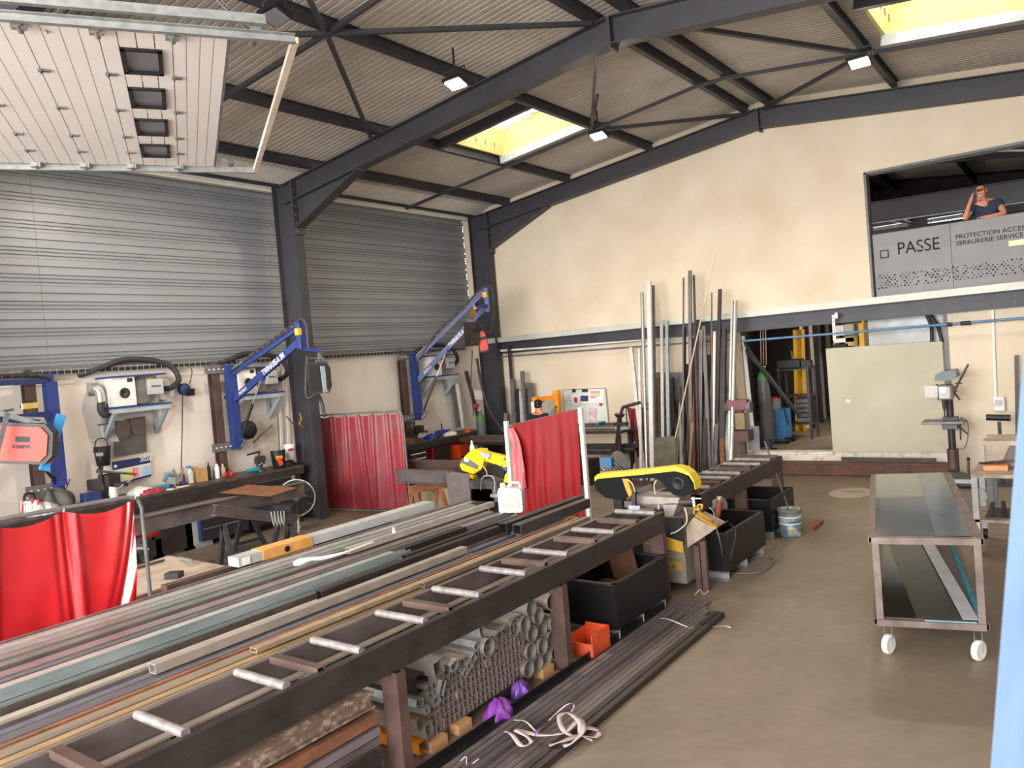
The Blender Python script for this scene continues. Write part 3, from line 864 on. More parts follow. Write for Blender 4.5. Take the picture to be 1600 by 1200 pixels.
for sx_ in (-.05, .012):
    MB().ball(rp((sx_, .008, 1.615)), .009, .006, .006, 8, 6).build('eye', BLACK, man)
    MB().box(rp((sx_ - .013, .004, 1.632)), rp((sx_ + .013, .014, 1.638))).build('eyebrow', BROWN, man)
MB().ball(rp((-.02, .03, 1.515)), .042, .028, .03, 10, 6).build('beard', mat('grey_beard', S(190, 170, 158), .9), man)
MB().box(rp((-.036, -.002, 1.535)), rp((-.006, .006, 1.541))).build('mouth', mat('lip', S(150, 84, 76), .6), man)
for sx_ in (.062, -.1): MB().ball(rp((sx_, .115, 1.6)), .01, .022, .034, 8, 6).build('ear', SKIN, man)
MB().cbox(rp((-.118, .06, 1.56)), (.012, .07, .14), Matrix.Rotation(R(12), 3, 'Y')).build('phone', BLACK, label='black phone held at the ear of the man on the mezzanine', cat='phone')
# worker seen from behind, beside the orange press
J2 = dict(J)
J2.update({'pel': ((0, 0, .92), (.15, .11)), 'bel': ((0, .02, 1.08), (.14, .11)), 'che': ((0, .06, 1.33), (.17, .11)), 'neck': ((0, .08, 1.47), .058), 'jaw': ((0, .1, 1.53), (.06, .066)),
           'head': ((0, .1, 1.62), (.074, .09)), 'crown': ((0, .09, 1.69), (.06, .07)), 'nose': ((0, .2, 1.575), .012),
           'shl': ((-.19, .06, 1.38), .06), 'ell': ((-.25, .12, 1.1), .044), 'wrl': ((-.2, .34, 1.08), .03), 'hal': ((-.18, .42, 1.08), (.034, .02)),
           'shr': ((.19, .06, 1.38), .06), 'elr': ((.25, .12, 1.1), .044), 'wrr': ((.2, .34, 1.08), .03), 'har': ((.18, .42, 1.08), (.034, .02)),
           'hil': ((-.09, 0, .86), .09), 'knl': ((-.1, .02, .48), .062), 'anl': ((-.1, 0, .1), .045), 'tol': ((-.1, .14, .04), .035),
           'hir': ((.09, 0, .86), .09), 'knr': ((.1, .02, .48), .062), 'anr': ((.1, 0, .1), .045), 'tor': ((.1, .14, .04), .035)})
for s_, h_, ks in ((1, 'har', ('f1', 'f2', 'f3', 'f4', 'th')), (-1, 'hal', ('g1', 'g2', 'g3', 'g4', 'gt'))):
    for k, n_ in enumerate(ks): J2[n_] = ((J2[h_][0][0] + s_ * (-.03 + .02 * k) * (1 if k < 4 else .2) - (.05 * s_ if k == 4 else 0), .5 if k < 4 else .46, 1.07), .009)
pw = at(838, 645, Y=13.4)
wk = person('person', 'worker in black with dark cap seen from behind beside the orange press', (pw.x, 13.4, 0), 0, J2, BE, None, None, ['che', 'bel', 'pel', 'shl', 'shr', 'ual', 'uar', 'ell', 'elr'], hair=1)
wp = lambda p: V((pw.x, 13.4, 0)) + V(p)
MB().ball(wp((0, .1, 1.66)), .088, .102, .075, 12, 8).box(wp((-.06, .17, 1.66)), wp((.06, .27, 1.675))).build('cap', BLACK, wk)
MB().ball(wp((0, .07, 1.6)), .08, .07, .07, 12, 8).build('hair', BLACK, wk)
MB().lathe(wp((0, .075, 1.43)), [(.085, 0), (.072, .035), (.068, .03)], 12).build('collar', ORA, wk)

# ============================================================ ROLLER CONVEYORS
def conveyor(name, lab, y0, y1, xn, xf, rollers, legs, z=.905):
    t = thing(name, lab, 'roller table', ((xn + xf) / 2, (y0 + y1) / 2, 0))
    MB().rhs((xn - .03, y0, z - .1), (xn - .03, y1, z - .1), .06, .2).bar((xn + .002, y0, z - .1), (xn + .002, y1, z - .1), .004, .004).build('side_beam', DARKST, t, bevel=.004)
    MB().chan((xf - .01, y1, z - .1), (xf - .01, y0, z - .1), .045, .2, .008).build('side_beam', MILL, t)
    MB().box((xf - .01, y0, z - .40), (xf + .0, y1, z - .21)).build('lower_web', BROWN, t)
    MB().box((xf + .002, y0, z - .165), (xf + .06, y1, z - .15)).build('inner_rail', mat('pale_rail', S(196, 180, 168), .5, .2), t)
    for y, kind in rollers:
        if kind == 'r': MB().cyl((xf + .01, y, z + .01), (xn - .03, y, z + .01), .026, n=14).build('roller', mat('roller_steel', S(148, 142, 139), .5, .25, S(112, 106, 104), 22, bump=.15, detail=7), t)
        else: MB().rhs((xf + .01, y, z + .0), (xn - .04, y, z + .0), .06, .045).build('cross_bar', BROWN, t)
    for y in legs:
        MB().rhs((xn - .04, y, 0), (xn - .04, y, z - .2), .08, .14, up=(1, 0, 0)).box((xn - .1, y - .08, 0), (xn + .02, y + .08, .01)).build('leg', BROWN, t)
        MB().rhs((xf + .04, y, 0), (xf + .04, y, z - .2), .08, .08, up=(1, 0, 0)).build('leg', BROWN, t)
        MB().bar((xf + .06, y, .62), (xn - .06, y, .62), .05, .05).build('cross_brace', BROWN, t)
    return t


zt = .93
rs = []
for (px, py, k) in ((95, 1170, 'b'), (230, 1118, 'r'), (383, 1050, 'r'), (442, 1026, 'b'), (505, 1000, 'r'), (607, 957, 'r'), (648, 938, 'b'), (693, 919, 'r'), (765, 887, 'r'), (795, 872, 'b'), (828, 858, 'r'), (880, 838, 'b'), (910, 826, 'r'), (958, 810, 'b'), (985, 798, 'r')):
    rs.append((at(px, py, Z=zt).y, k))
rs.append((.9, 'r')); rs.append((1.25, 'r'))
conveyor('roller_table', 'long dark steel roller table with galvanised rollers beside the stock rack', -.6, 7.3, -3.6, -4.1, rs, (-.3, 3.38, 5.3, 7.2))
conveyor('roller_table', 'shorter dark steel roller table beyond the black and yellow bandsaw', 8.25, 11.2, -3.6, -4.15,
         [(8.6, 'r'), (8.95, 'b'), (9.25, 'r'), (9.6, 'r'), (10.0, 'b'), (10.35, 'r'), (10.75, 'r'), (11.1, 'b')], (9.58, 11.05))

# ============================================================ STOCK RACK WITH LONG BARS
rk = thing('stock_rack', 'dark steel support frame under the long bars beside the roller table', 'rack', (-5.3, 3, 0))
for y in (.4, 2.3, 4.2, 6.1):
    MB().ibeam((-6.55, y, .76), (-4.2, y, .76), .1, .1, .01).build('cross_beam', BROWN, rk)
    for x in (-6.4, -4.35): MB().rhs((x, y, 0), (x, y, .71), .08, .08, up=(1, 0, 0)).build('leg', BROWN, rk)
bars = [  # x centre, width, height, far end y, z base, kind, material, colour words
    (-6.475, .05, .05, 7.6, .81, 'rhs', MILL, 'dull grey square tube'),
    (-6.40, .07, .045, 7.55, .81, 'rhs', GALV, 'bright galvanised box tube'),
    (-6.315, .07, .04, 7.5, .81, 'chan', MILL, 'grey steel channel'),
    (-6.225, .06, .08, 7.3, .81, 'rhs', mat('pale_tube', S(196, 190, 182), .4, .4), 'pale steel box tube'),
    (-6.13, .09, .07, 7.25, .81, 'rhs', GALV, 'wide galvanised box tube'),
    (-6.02, .10, .07, 7.2, .81, 'rhs', mat('greenish_steel', S(150, 152, 144), .4, .5), 'grey-green box tube'),
    (-5.90, .10, .06, 7.0, .81, 'rhs', mat('greenish_steel2', S(138, 142, 136), .4, .5), 'darker grey-green box tube'),
    (-5.79, .08, .06, 7.05, .81, 'angle', MILL, 'grey angle bar'),
    (-5.68, .12, .06, 7.0, .81, 'rhs', mat('mauve_steel', S(150, 134, 134), .45, .4), 'mauve-grey flat box tube'),
    (-5.57, .07, .05, 7.0, .81, 'angle', GALV, 'thin galvanised angle bar'),
    (-5.47, .07, .06, 7.15, .81, 'rhs', mat('lilac_steel', S(168, 162, 172), .4, .4), 'lilac-grey square tube'),
    (-5.365, .10, .07, 6.15, .83, 'rhs', DARKST, 'dark charcoal box tube'),
    (-5.25, .09, .10, 5.0, .83, 'rhs', mat('white_zinc', S(206, 204, 196), .35, .5), 'whitish galvanised square tube'),
    (-5.14, .11, .08, 4.9, .81, 'rhs', ZINC, 'teal-grey galvanised box tube'),
    (-5.13, .08, .05, 5.08, .895, 'chan', ZINC, 'short teal-grey channel on top'),
    (-5.02, .09, .06, 6.5, .81, 'angle', mat('dark_speckled_steel', S(98, 88, 82), .6, .3, S(76, 66, 60), 14), 'dark speckled angle bar'),
    (-4.92, .07, .05, 6.1, .81, 'rhs', mat('cream_steel', S(196, 184, 168), .45, .3), 'cream-grey box tube'),
    (-4.83, .06, .04, 6.3, .81, 'angle', MILL, 'slim grey angle bar'),
    (-4.75, .07, .04, 6.2, .81, 'rhs', mat('lilac_blue_steel', S(130, 128, 142), .4, .5), 'blue-lilac flat bar'),
    (-4.67, .06, .04, 5.45, .81, 'rhs', MILL, 'grey square bar'),
    (-4.60, .05, .05, 6.9, .81, 'rhs', mat('lilac_blue_steel2', S(116, 116, 130), .4, .5), 'slate-blue flat bar'),
    (-4.545, .035, .05, 7.0, .81, 'rhs', RUST, 'narrow rusty bar'),
    (-4.495, .05, .04, 7.05, .81, 'rhs', mat('grey_rust_bar', S(150, 134, 116), .6, .3), 'grey bar with light rust'),
    (-4.43, .06, .045, 6.8, .81, 'rhs', RUST2, 'tan rust-streaked flat bar'),
    (-4.36, .06, .04, 6.75, .81, 'rhs', mat('yellow_rust', S(178, 148, 108), .65, .2, S(140, 118, 92), 6, stretch=(4, .5, 4)), 'yellow-rusted flat bar'),
    (-4.29, .05, .04, 6.7, .81, 'rhs', RUST2, 'slim tan rusty bar'),
    (-4.235, .035, .05, 6.9, .81, 'angle', GALV, 'pale thin angle bar'),
    (-4.18, .03, .06, 6.95, .81, 'rhs', DARKST, 'thin dark bar'),
]
for i, (x, w_, h_, ye, z, k, mt, lab) in enumerate(bars):
    mb = MB(); y0 = -.5 + random.uniform(-.1, .1)
    if k == 'rhs': mb.rhs((x, y0, z + h_ / 2), (x, ye, z + h_ / 2), w_, h_)
    elif k == 'chan': mb.prof((x, y0, z + h_ / 2), (x, ye, z + h_ / 2), [(-w_ / 2, -h_ / 2), (w_ / 2, -h_ / 2), (w_ / 2, h_ / 2), (w_ / 2 - .006, h_ / 2), (w_ / 2 - .006, -h_ / 2 + .006), (-w_ / 2 + .006, -h_ / 2 + .006), (-w_ / 2 + .006, h_ / 2), (-w_ / 2, h_ / 2)])
    else: mb.angle((x - w_ / 2, y0, z), (x - w_ / 2, ye, z), w_, h_, .006)
    mb.build('steel_bar', mt, label='%s, %s counted from the curtain side of the rack' % (lab, ORD[i + 1]), cat='steel bar', group='long bars on the stock rack')


def loose(x, w_, h_, ya, yb, z, mt, lab, nm='steel_tube', t=.005):
    MB().rhs((x, ya, z + h_ / 2), (x, yb, z + h_ / 2), w_, h_, t).build(nm, mt, label=lab, cat='steel tube')


loose(-4.90, .075, .075, 3.85, 6.15, .862, DARKST, 'dark square tube with open end lying on top at mid rack')
loose(-4.72, .075, .06, 2.4, 5.4, .862, mat('dusty_tube', S(172, 160, 152), .5, .3), 'dusty pale tube on top with its open end nearest the camera')
loose(-4.80, .10, .10, 6.1, 7.6, .875, DARKST, 'short black square tube on top beside the white canister')
loose(-4.66, .10, .10, 6.15, 7.5, .862, mat('charcoal_tube', S(84, 82, 84), .4, .4), 'second short charcoal tube lying against the black one', t=.006)
loose(-5.0, .055, .07, 4.9, 6.6, .872, DARKST, 'dark tube with a stencilled size mark along its side')
text('stencil', 'TUBE  80X40X3', .045, tmat((-4.969, 5.3, .885), (0, 1, 0), (0, 0, 1)), mat('chalk', S(150, 148, 146), .8), bpy.data.objects['steel_tube.004'])
loose(-5.75, .06, .06, 4.9, 7.15, .892, mat('pale_tube2', S(200, 192, 184), .4, .4), 'long pale tube lying over the mauve tube near its far end')
MB().rhs((-4.32, 4.4, .885), (-4.28, 6.9, .885), .05, .04).build('steel_bar', RUST2, label='tan rusty bar lying loose on top beside the roller table', cat='steel bar')
MB().rhs((-4.4, 2.9, .88), (-4.36, 5.6, .88), .07, .03).build('steel_bar', mat('ochre_bar', S(168, 146, 116), .7, .1, S(134, 120, 102), 9), label='ochre flat bar lying loose on top nearest the camera', cat='steel bar')
# cardboard pack along the far edge of the rack
cp = thing('profile_pack', 'grey profile pack with an orange cardboard sleeve at the rack edge', 'pack', (-6.6, 4.9, .86))
MB().box((-6.72, 4.25, .86), (-6.55, 7.0, .95)).build('profile', LGREY, cp)
MB().box((-6.73, 4.52, .855), (-6.54, 5.12, .956)).build('cardboard_sleeve', mat('orange_card', S(226, 166, 90), .8), cp)
MB().box((-6.545, 4.29, .87), (-6.538, 4.37, .94)).build('sticker', PAPER, cp)
MB().cyl((-6.54, 4.8, .905), (-6.532, 4.8, .905), .03, n=12).build('printed_mark', BLACK, cp)
MB().bar((-6.73, 3.6, .83), (-6.73, 6.4, .83), .1, .05).build('support_rail', BROWN, label='brown rail under the cardboard-sleeved pack at the rack edge', cat='rail')
mb = MB().tube(spline([(-5.85, 4.35, .93), (-5.8, 4.5, .94), (-5.76, 4.62, .925), (-5.7, 4.85, .93), (-5.72, 5.2, .935)], 5), [.02, .03, .035, .03, .025, .02, .02, .02, .02, .02, .018, .018, .016, .014, .012, .01, .01, .01, .01, .01, .01])
mb.build('plastic_wrap', PAPER, label='scrap of torn white plastic wrap tied round bars at mid rack', cat='wrap')
MB().cyl((-5.78, 5.55, .93), (-5.78, 5.55, 1.0), .025, .008, n=8).build('plastic_wrap', PAPER, label='small white wrap knot standing up near the far end of the bars', cat='wrap')

# canister on the rack
jc = at(818, 795, Z=.90)
jr = thing('jerry_can', 'white plastic jerry can standing on the stock rack by the red curtain', 'canister', (-5.42, 7.1, .86), rz=R(25))
c_ = MB()
sh_ = [(-.12, 0), (.12, 0), (.14, .02), (.14, .24), (.11, .275), (.0, .28), (-.07, .30), (-.12, .29), (-.14, .25), (-.14, .02)]
RM = ROOTM[jr.name]
lc = lambda p: RM @ V(p)
MB().poly([lc((a, -.08, b_)) for a, b_ in sh_], RM.to_3x3() @ V((0, 1, 0)), .16).build('body', mat('can_white', S(206, 209, 204), .4), jr, bevel=.02)
MB().tube([lc((-.02, 0, .275)), lc((-.01, 0, .335)), lc((.1, 0, .33)), lc((.12, 0, .26))], .016, 8).build('handle', WHITEP, jr)
MB().cyl(lc((-.09, 0, .28)), lc((-.09, 0, .335)), .03, n=12).build('cap', WHITEP, jr)
MB().cbox(lc((.02, -.084, .14)), (.16, .006, .17), RM.to_3x3()).build('sticker', mat('label_green', S(216, 222, 190), .6, 0, S(150, 180, 120), 18), jr)

# ============================================================ UNDER THE TABLE: TUBES AND PIPES
XE = -3.72
TUBE = mat('bundle_tube', S(168, 156, 150), .5, .35, S(96, 84, 80), 7)
mb = MB(); st = .0505; tl = 1.6
proto_t = MB().rhs((0, 0, 0), (-tl, 0, 0), .049, .049, .006).build('square_tube', TUBE)
cells = []
for c in range(22):
    y = 3.78 + c * st
    n_ = 8 + (1 if c > 13 else 0) + (1 if c > 18 else 0) - (1 if c < 5 else 0)
    z0 = .085
    for r_ in range(n_): cells.append((XE + random.uniform(-.004, .004), y, z0 + r_ * st + .025))
first = True
for (x, y, z) in cells:
    o = proto_t if first else proto_t.copy()
    if not first: COL.objects.link(o)
    first = False
    o.location = (x - tl / 2, y, z - .0245)
    tag(o, 'small raw steel square tube stacked in the block under the roller table', 'square tube', 'square tubes stacked under the roller table')
PIPEM = mat('pipe_steel', S(150, 144, 139), .5, .25, S(124, 116, 111), 8)
pc = [(858, 940), (867.6, 973.5), (852, 982.5), (862, 1000), (869, 1019.6), (846.6, 1010), (855, 1027.5), (840, 1037), (824, 1045), (830.5, 1018), (833.5, 990), (838, 961.5), (815, 1004), (819.6, 976), (806.5, 979.5), (762, 1011), (795.6, 1006), (826, 950)]
pp = None
for i, (a, b_) in enumerate(pc):
    c = at(a, b_, X=XE + .02)
    if pp is None: pp = o = MB().pipe((0, 0, 0), (-1.7, 0, 0), .069, .005, 20).build('steel_pipe', PIPEM)
    else: o = pp.copy(); COL.objects.link(o)
    o.location = (c.x - .85 + random.uniform(-.03, .03), c.y, c.z - .069)
    tag(o, 'thick round steel pipe in the pile under the roller table', 'steel pipe', 'round steel pipes under the roller table')
ext = [  # px, py, w, h, roll deg, material, dx, label
    (753, 985, .05, .09, 8, GALV, .03, 'galvanised rectangular tube between the two separate round pipes'),
    (775, 1003, .025, .11, -4, GALV, .02, 'thin galvanised channel standing on edge left of a round pipe'),
    (790, 985, .07, .05, 20, MILL, .02, 'grey tube stub over the round pipe row'),
    (745, 1010, .05, .05, 40, GALV, .0, 'galvanised square tube tilted beside the open dark pipe'),
    (741, 1028, .055, .055, 35, GALV, .02, 'galvanised square tube tilted on top of the small tube block'),
    (735, 1040, .055, .055, 30, GALV, .03, 'bright galvanised tube lying over the small tube block'),
    (723, 1047, .05, .05, 30, GALV, .0, 'galvanised tube resting against its tilted neighbour'),
    (711, 1040, .08, .06, 18, GALV, .05, 'wide bright galvanised tube poking out furthest over the block'),
    (728, 1052, .05, .05, 40, GALV, .02, 'lowest tilted galvanised tube above the small tube block'),
    (745, 1032, .05, .03, 28, MILL, .0, 'dull flat tube wedged beneath the open dark pipe'),
    (686, 1043, .10, .10, 8, mat('dusty_galv', S(140, 136, 130), .5, .4), .06, 'dusty large box tube just under the side beam'),
    (699, 1057, .06, .09, -12, MILL, .02, 'brownish box tube behind the galvanised channel'),
    (710, 1062, .04, .06, -20, MILL, .0, 'dark tube leaning between box tubes'),
    (692, 1075, .10, .05, 62, GALV, .03, 'galvanised tube tipped on its edge above the large openings'),
    (660, 1066, .12, .12, 6, DARKST, -.04, 'big black box tube deep beside the table leg'),
    (683, 1095, .07, .06, 15, GALV, .04, 'galvanised box tube just above the dark square openings'),
    (656, 1098, .07, .05, -10, GALV, .03, 'galvanised tube with a bent flap beside the table leg'),
    (668, 1110, .05, .05, 5, GALV, .05, 'small thick galvanised square tube beside the table leg'),
    (657, 1130, .07, .08, 6, mat('weathered_tube', S(156, 138, 116), .6, .2), .0, 'weathered square tube, upper of the pair by the table leg'),
    (671, 1140, .08, .09, 6, mat('greyed_tube', S(150, 146, 138), .5, .3), .03, 'greyed square tube right of the weathered one'),
    (674, 1160, .07, .08, 4, mat('greyed_tube2', S(132, 130, 124), .5, .3), .02, 'lower greyed square tube above the timber block'),
    (661, 1167, .08, .08, 4, AMB, .0, 'orange-lined square tube lowest by the table leg'),
    (689, 1117, .085, .10, 0, TUBE, .0, 'upper of two large raw square tubes beside the small tube block'),
    (689, 1137, .085, .10, 0, TUBE, .01, 'lower of two large raw square tubes beside the small tube block'),
    (719, 1085, .05, .05, 0, TUBE, .02, 'raw small tube lying loose above the block at its near end'),
    (706, 1073, .06, .07, 25, MILL, .0, 'raw steel tube turned askew over the block'),
    (763, 1035, .05, .06, 0, GALV, .01, 'short galvanised tube end on the block under the dark pipe'),
    (785, 1028, .05, .05, 0, TUBE, .0, 'raw tube end wedged below the round pipe'),
]
for (a, b_, w_, h_, rl, mt, dx, lab) in ext:
    c = at(a, b_, X=XE + dx); u = V((0, math.sin(R(-rl)), math.cos(R(rl))))
    MB().rhs(c, c - V((1.5, random.uniform(-.03, .03), 0)), w_, h_, .004, up=u).build('steel_tube', mt, label=lab, cat='steel tube')
for (a, b_, c_, d_, lab) in ((845, 1049, .16, .09, 'broken timber block under the round pipes'), (713, 1120, .14, .14, 'timber block holding up the small tube block'), (676, 1180, .16, .08, 'timber block under the orange-lined tube')):
    c = at(a, b_, X=XE - .03); MB().box((XE - .9, c.y - c_ / 2, 0), (XE + .05, c.y + c_ / 2, .075)).build('timber_block', WOOD, label=lab, cat='timber block', )
MB().box((XE - .1, 4.55, .0), (XE + .02, 4.85, .09)).build('steel_box_section', DARKST, label='dark box section on the floor behind the purple film', cat='box section')
pf = MB(); rnd = random.Random(3)


def crumple(mb, c, sz, n=9, seed=1):
    rd = random.Random(seed)
    ph = [rd.uniform(0, 6) for _ in range(6)]
    def f(u, v):
        th_ = u * 2 * math.pi; p_ = (v - .0) * math.pi * .5
        k = 1 + .22 * math.sin(5 * th_ + ph[0]) * math.cos(3 * v + ph[1]) + .14 * math.sin(9 * th_ + ph[2] + 5 * v)
        return V(c) + V((sz[0] * k * math.cos(th_) * math.cos(p_), sz[1] * k * math.sin(th_) * math.cos(p_), sz[2] * k * math.sin(p_)))
    return mb.grid(f, n * 3, n, .002)


q = at(790, 1112, Z=0)
crumple(MB(), (XE + .12, at(780, 1110, X=XE + .12).y, .0), (.09, .13, .11), 9, 4).build('plastic_film', PURPLE, label='crumpled purple plastic film on the floor under the table', cat='film')
crumple(MB(), (XE + .08, at(808, 1100, X=XE + .08).y + .05, .0), (.06, .08, .13), 8, 8).build('plastic_film', mat('violet_film', S(118, 72, 168), .3), label='smaller violet film scrap behind the purple crumple', cat='film')

# long beams lying under the table at its near end
under = [(-3.86, .14, .14, .56, 'rhs', RUST2, 'rusty orange-streaked steel beam topmost in the under-table rack'),
         (-3.74, .08, .10, .50, 'ibeam', mat('flaky_beam', S(120, 100, 90), .8, .1, S(170, 156, 138), 16, detail=8, lo=.5, hi=.62), 'flaking brown beam beside the orange-streaked one'),
         (-3.72, .07, .07, .40, 'rhs', RUST, 'rust-brown square bar under the flaking beam'),
         (-3.70, .05, .05, .33, 'rhs', mat('lilac_steel3', S(150, 140, 146), .4, .4), 'lilac-grey bar below the rust-brown bar'),
         (-3.71, .06, .05, .27, 'rhs', MILL, 'dull grey bar under the lilac-grey bar'),
         (-3.72, .06, .06, .19, 'rhs', RUST2, 'orange-rust bar lowest but one in the under-table rack'),
         (-3.70, .06, .05, .13, 'rhs', MILL, 'lowest grey bar in the under-table rack'),
         (-4.0, .14, .12, .42, 'ibeam', BROWN, 'dark brown beam deep inside the under-table rack')]
for x, w_, h_, z, k, mt, lab in under:
    mb = MB(); (mb.rhs if k == 'rhs' else mb.ibeam)((x, -.4, z + h_ / 2), (x, 3.26, z + h_ / 2), w_, h_)
    mb.build('steel_beam', mt, label=lab, cat='steel beam')
us = thing('under_rack', 'low brown support frame carrying the beams under the roller table', 'rack', (-3.85, 1.6, 0))
for y in (.6, 2.9):
    MB().bar((-4.1, y, .10), (-3.66, y, .10), .05, .05).build('cross_beam', BROWN, us)
    MB().bar((-4.08, y, 0), (-4.08, y, .42), .06, .06, up=(1, 0, 0)).build('post', BROWN, us)
MB().box((-3.64, 2.1, 0), (-3.62, 3.2, .28)).build('steel_plate', DARKST, label='dark steel plate standing on the floor left of the brown table leg', cat='plate')

# ============================================================ BINS
def bin_(y0, y1, xn, xf, z0, z1, lab, inner=RUST, feet=True):
    t = thing('steel_bin', lab, 'bin', ((xn + xf) / 2, (y0 + y1) / 2, 0)); w_ = .008
    BL = mat('black_bin_steel', S(30, 29, 33), .4, .2, S(22, 21, 25), 3)
    MB().box((xn - .012, y0, z0), (xn, y1, z1)).build('side_panel', BL, t)
    MB().box((xf, y0, z0), (xf + .012, y1, z1)).build('side_panel', BL, t)
    MB().box((xf + .012, y0, z0), (xn - .012, y0 + .012, z1)).build('end_panel', BL, t)
    MB().box((xf + .012, y1 - .012, z0), (xn - .012, y1, z1)).build('end_panel', BL, t)
    MB().box((xf + .012, y0 + .012, z0), (xn - .012, y1 - .012, z0 + .012)).build('base_panel', BL, t)
    rm = MB()
    for p, q_ in (((xn - .02, y0, z1), (xn - .02, y1, z1)), ((xf + .02, y0, z1), (xf + .02, y1, z1)), ((xf, y0 + .02, z1), (xn, y0 + .02, z1)), ((xf, y1 - .02, z1), (xn, y1 - .02, z1))): rm.bar(p, q_, .045, .012)
    rm.build('rim', DARKST, t)
    MB().box((xf + .04, y0 + .04, z0 + .02), (xn - .04, y1 - .04, z0 + .12)).build('scrap_heap', inner, t)
    for y in (y0 + .07, (y0 + y1) / 2, y1 - .07):
        MB().chan((xf + .02, y - .04, z0 / 2), (xn + .005, y - .04, z0 / 2), .08, z0, .006).build('foot', GALV, t)
    return t


bin_(6.03, 7.11, -3.52, -4.28, .09, .50, 'black open steel bin under the table end nearest the pipes')
bin_(8.08, 9.35, -3.28, -4.1, .09, .50, 'black open steel bin behind the bandsaw control box')
bin_(9.98, 10.95, -3.40, -4.15, .09, .50, 'farthest black open steel bin, beside the blue paint bucket')
MB().cbox((-3.9, 6.9, .42), (.3, .02, .42), Matrix.Rotation(R(20), 3, 'X')).build('rusty_sheet', mat('dark_rust', S(104, 68, 50), .8), label='rust-brown steel sheet standing in the nearest black bin', cat='sheet')

# orange crate by the leg
ob = at(905, 1015, Z=0)
oc = thing('crate', 'small dirty orange plastic crate between table leg and black bin', 'crate', (-3.62, 5.72, 0))
for nm, a, b_ in (('side_wall', (-3.76, 5.56, .0), (-3.75, 5.86, .17)), ('side_wall', (-3.52, 5.56, .0), (-3.51, 5.86, .2)), ('end_wall', (-3.75, 5.85, .0), (-3.52, 5.86, .2)), ('end_wall', (-3.75, 5.56, .0), (-3.52, 5.57, .12)), ('base', (-3.75, 5.57, 0), (-3.52, 5.85, .01))):
    MB().box(a, b_).build(nm, mat('dirty_orange', S(224, 84, 40), .55, 0, S(120, 80, 66), 6, lo=.5, hi=.75), oc)

# ============================================================ BARS ON THE FLOOR
MB().angle((-3.60, .5, .004), (-3.53, 7.0, .004), .10, .06, .008).add([], []).build('angle_bar', BLACK, label='long black angle bar on the floor along the table legs', cat='steel bar')
fb = []
for i in range(9):
    x0 = -3.44 + i * .052; ye = 7.3 - (.0 if i < 6 else .12 * (i - 5)) - random.uniform(0, .1)
    dxx = -.10
    p0, p1 = V((x0 + dxx * .0 - .0, 2.2, .0)), V((x0 + .0, ye, .0))
    for k, zz_ in enumerate((.0,)):
        MB().rhs(p0 + V((0, 0, .016)), p1 + V((0, 0, .016)), .046, .03, .003).build('floor_bar', mat('floor_bar_steel', S(124, 115, 117), .45, .3, S(88, 80, 80), 3, stretch=(1, .3, 1)), label='flat dark steel bar in the strapped bundle on the floor', cat='steel bar', group='strapped floor bars')
for i in range(4):
    x0 = -3.40 + i * .055
    MB().rhs((x0, 2.3, .046), (x0, 6.6 + .2 * (i % 2), .046), .046, .026, .003).build('floor_bar', MATS['floor_bar_steel'], label='flat dark steel bar in the upper layer of the strapped bundle', cat='steel bar', group='strapped floor bars upper layer')
for i in range(2):
    MB().rhs((-2.95 + i * .06, 2.4, .025), (-2.97 + i * .06, 6.95, .025), .05, .05, .003).build('floor_bar', DARKST, label=('dark square tube at the open-floor edge of the bundle', 'outermost dark square tube of the floor bundle')[i], cat='steel bar')


def ribbon(pts, w_, th=.003, n=6):
    P = spline(pts, n); mb = MB(); vs = []; fs = []
    for i, p in enumerate(P):
        d = (P[min(i + 1, len(P) - 1)] - P[max(i - 1, 0)]).normalized(); s_ = d.cross(V((0, 0, 1)))
        s_ = s_.normalized() if s_.length > .05 else V((1, 0, 0))
        s_ = (s_ + V((0, 0, .35 * math.sin(i * .5)))).normalized()
        u = s_.cross(d).normalized() * th
        vs += [p - s_ * w_ / 2, p + s_ * w_ / 2, p + s_ * w_ / 2 + u, p - s_ * w_ / 2 + u]
    for i in range(len(P) - 1):
        for k in range(4): fs.append((4 * i + k, 4 * i + (k + 1) % 4, 4 * i + 4 + (k + 1) % 4, 4 * i + 4 + k))
    mb.add(vs, fs, True); mb.add(vs[:4], [(3, 2, 1, 0)]); mb.add(vs[-4:], [(0, 1, 2, 3)])
    return mb


fz = lambda x, y, z: at(x, y, Z=z)
ribbon([fz(790, 1143, .075), fz(800, 1148, .09), fz(815, 1165, .09), fz(830, 1160, .08), fz(822, 1150, .1), fz(806, 1140, .1), fz(840, 1148, .08), fz(880, 1146, .08), fz(905, 1125, .09), fz(912, 1140, .08), fz(895, 1160, .06), fz(880, 1166, .05)], .03).build('lifting_strap', STRAP, label='pale lifting strap knotted round the floor bars', cat='strap')
ribbon([fz(858, 1165, .06), fz(880, 1158, .07), fz(905, 1150, .05), fz(930, 1152, .02), fz(936, 1142, .03), fz(915, 1138, .06), fz(900, 1150, .05), fz(880, 1140, .09), fz(874, 1120, .12), fz(888, 1114, .12), fz(905, 1128, .1), fz(908, 1148, .05), fz(925, 1156, .01)], .035).build('lifting_strap', mat('strap_mauve', S(190, 172, 170), .8), label='mauve-grey strap looped onto the bare concrete beside the bars', cat='strap')
ribbon([fz(857, 1126, .07), fz(872, 1112, .1), fz(888, 1100, .12), fz(897, 1102, .1), fz(893, 1112, .08)], .012, .002).build('binding_tape', STRAP, label='thin pale tape curl rising from the floor bars', cat='tape')
ribbon([fz(803, 1125, .08), fz(822, 1128, .08), fz(845, 1148, .07), fz(875, 1146, .05)], .012, .002).build('binding_tape', WHITEP, label='white binding tape crossing the floor bars near the strap', cat='tape')
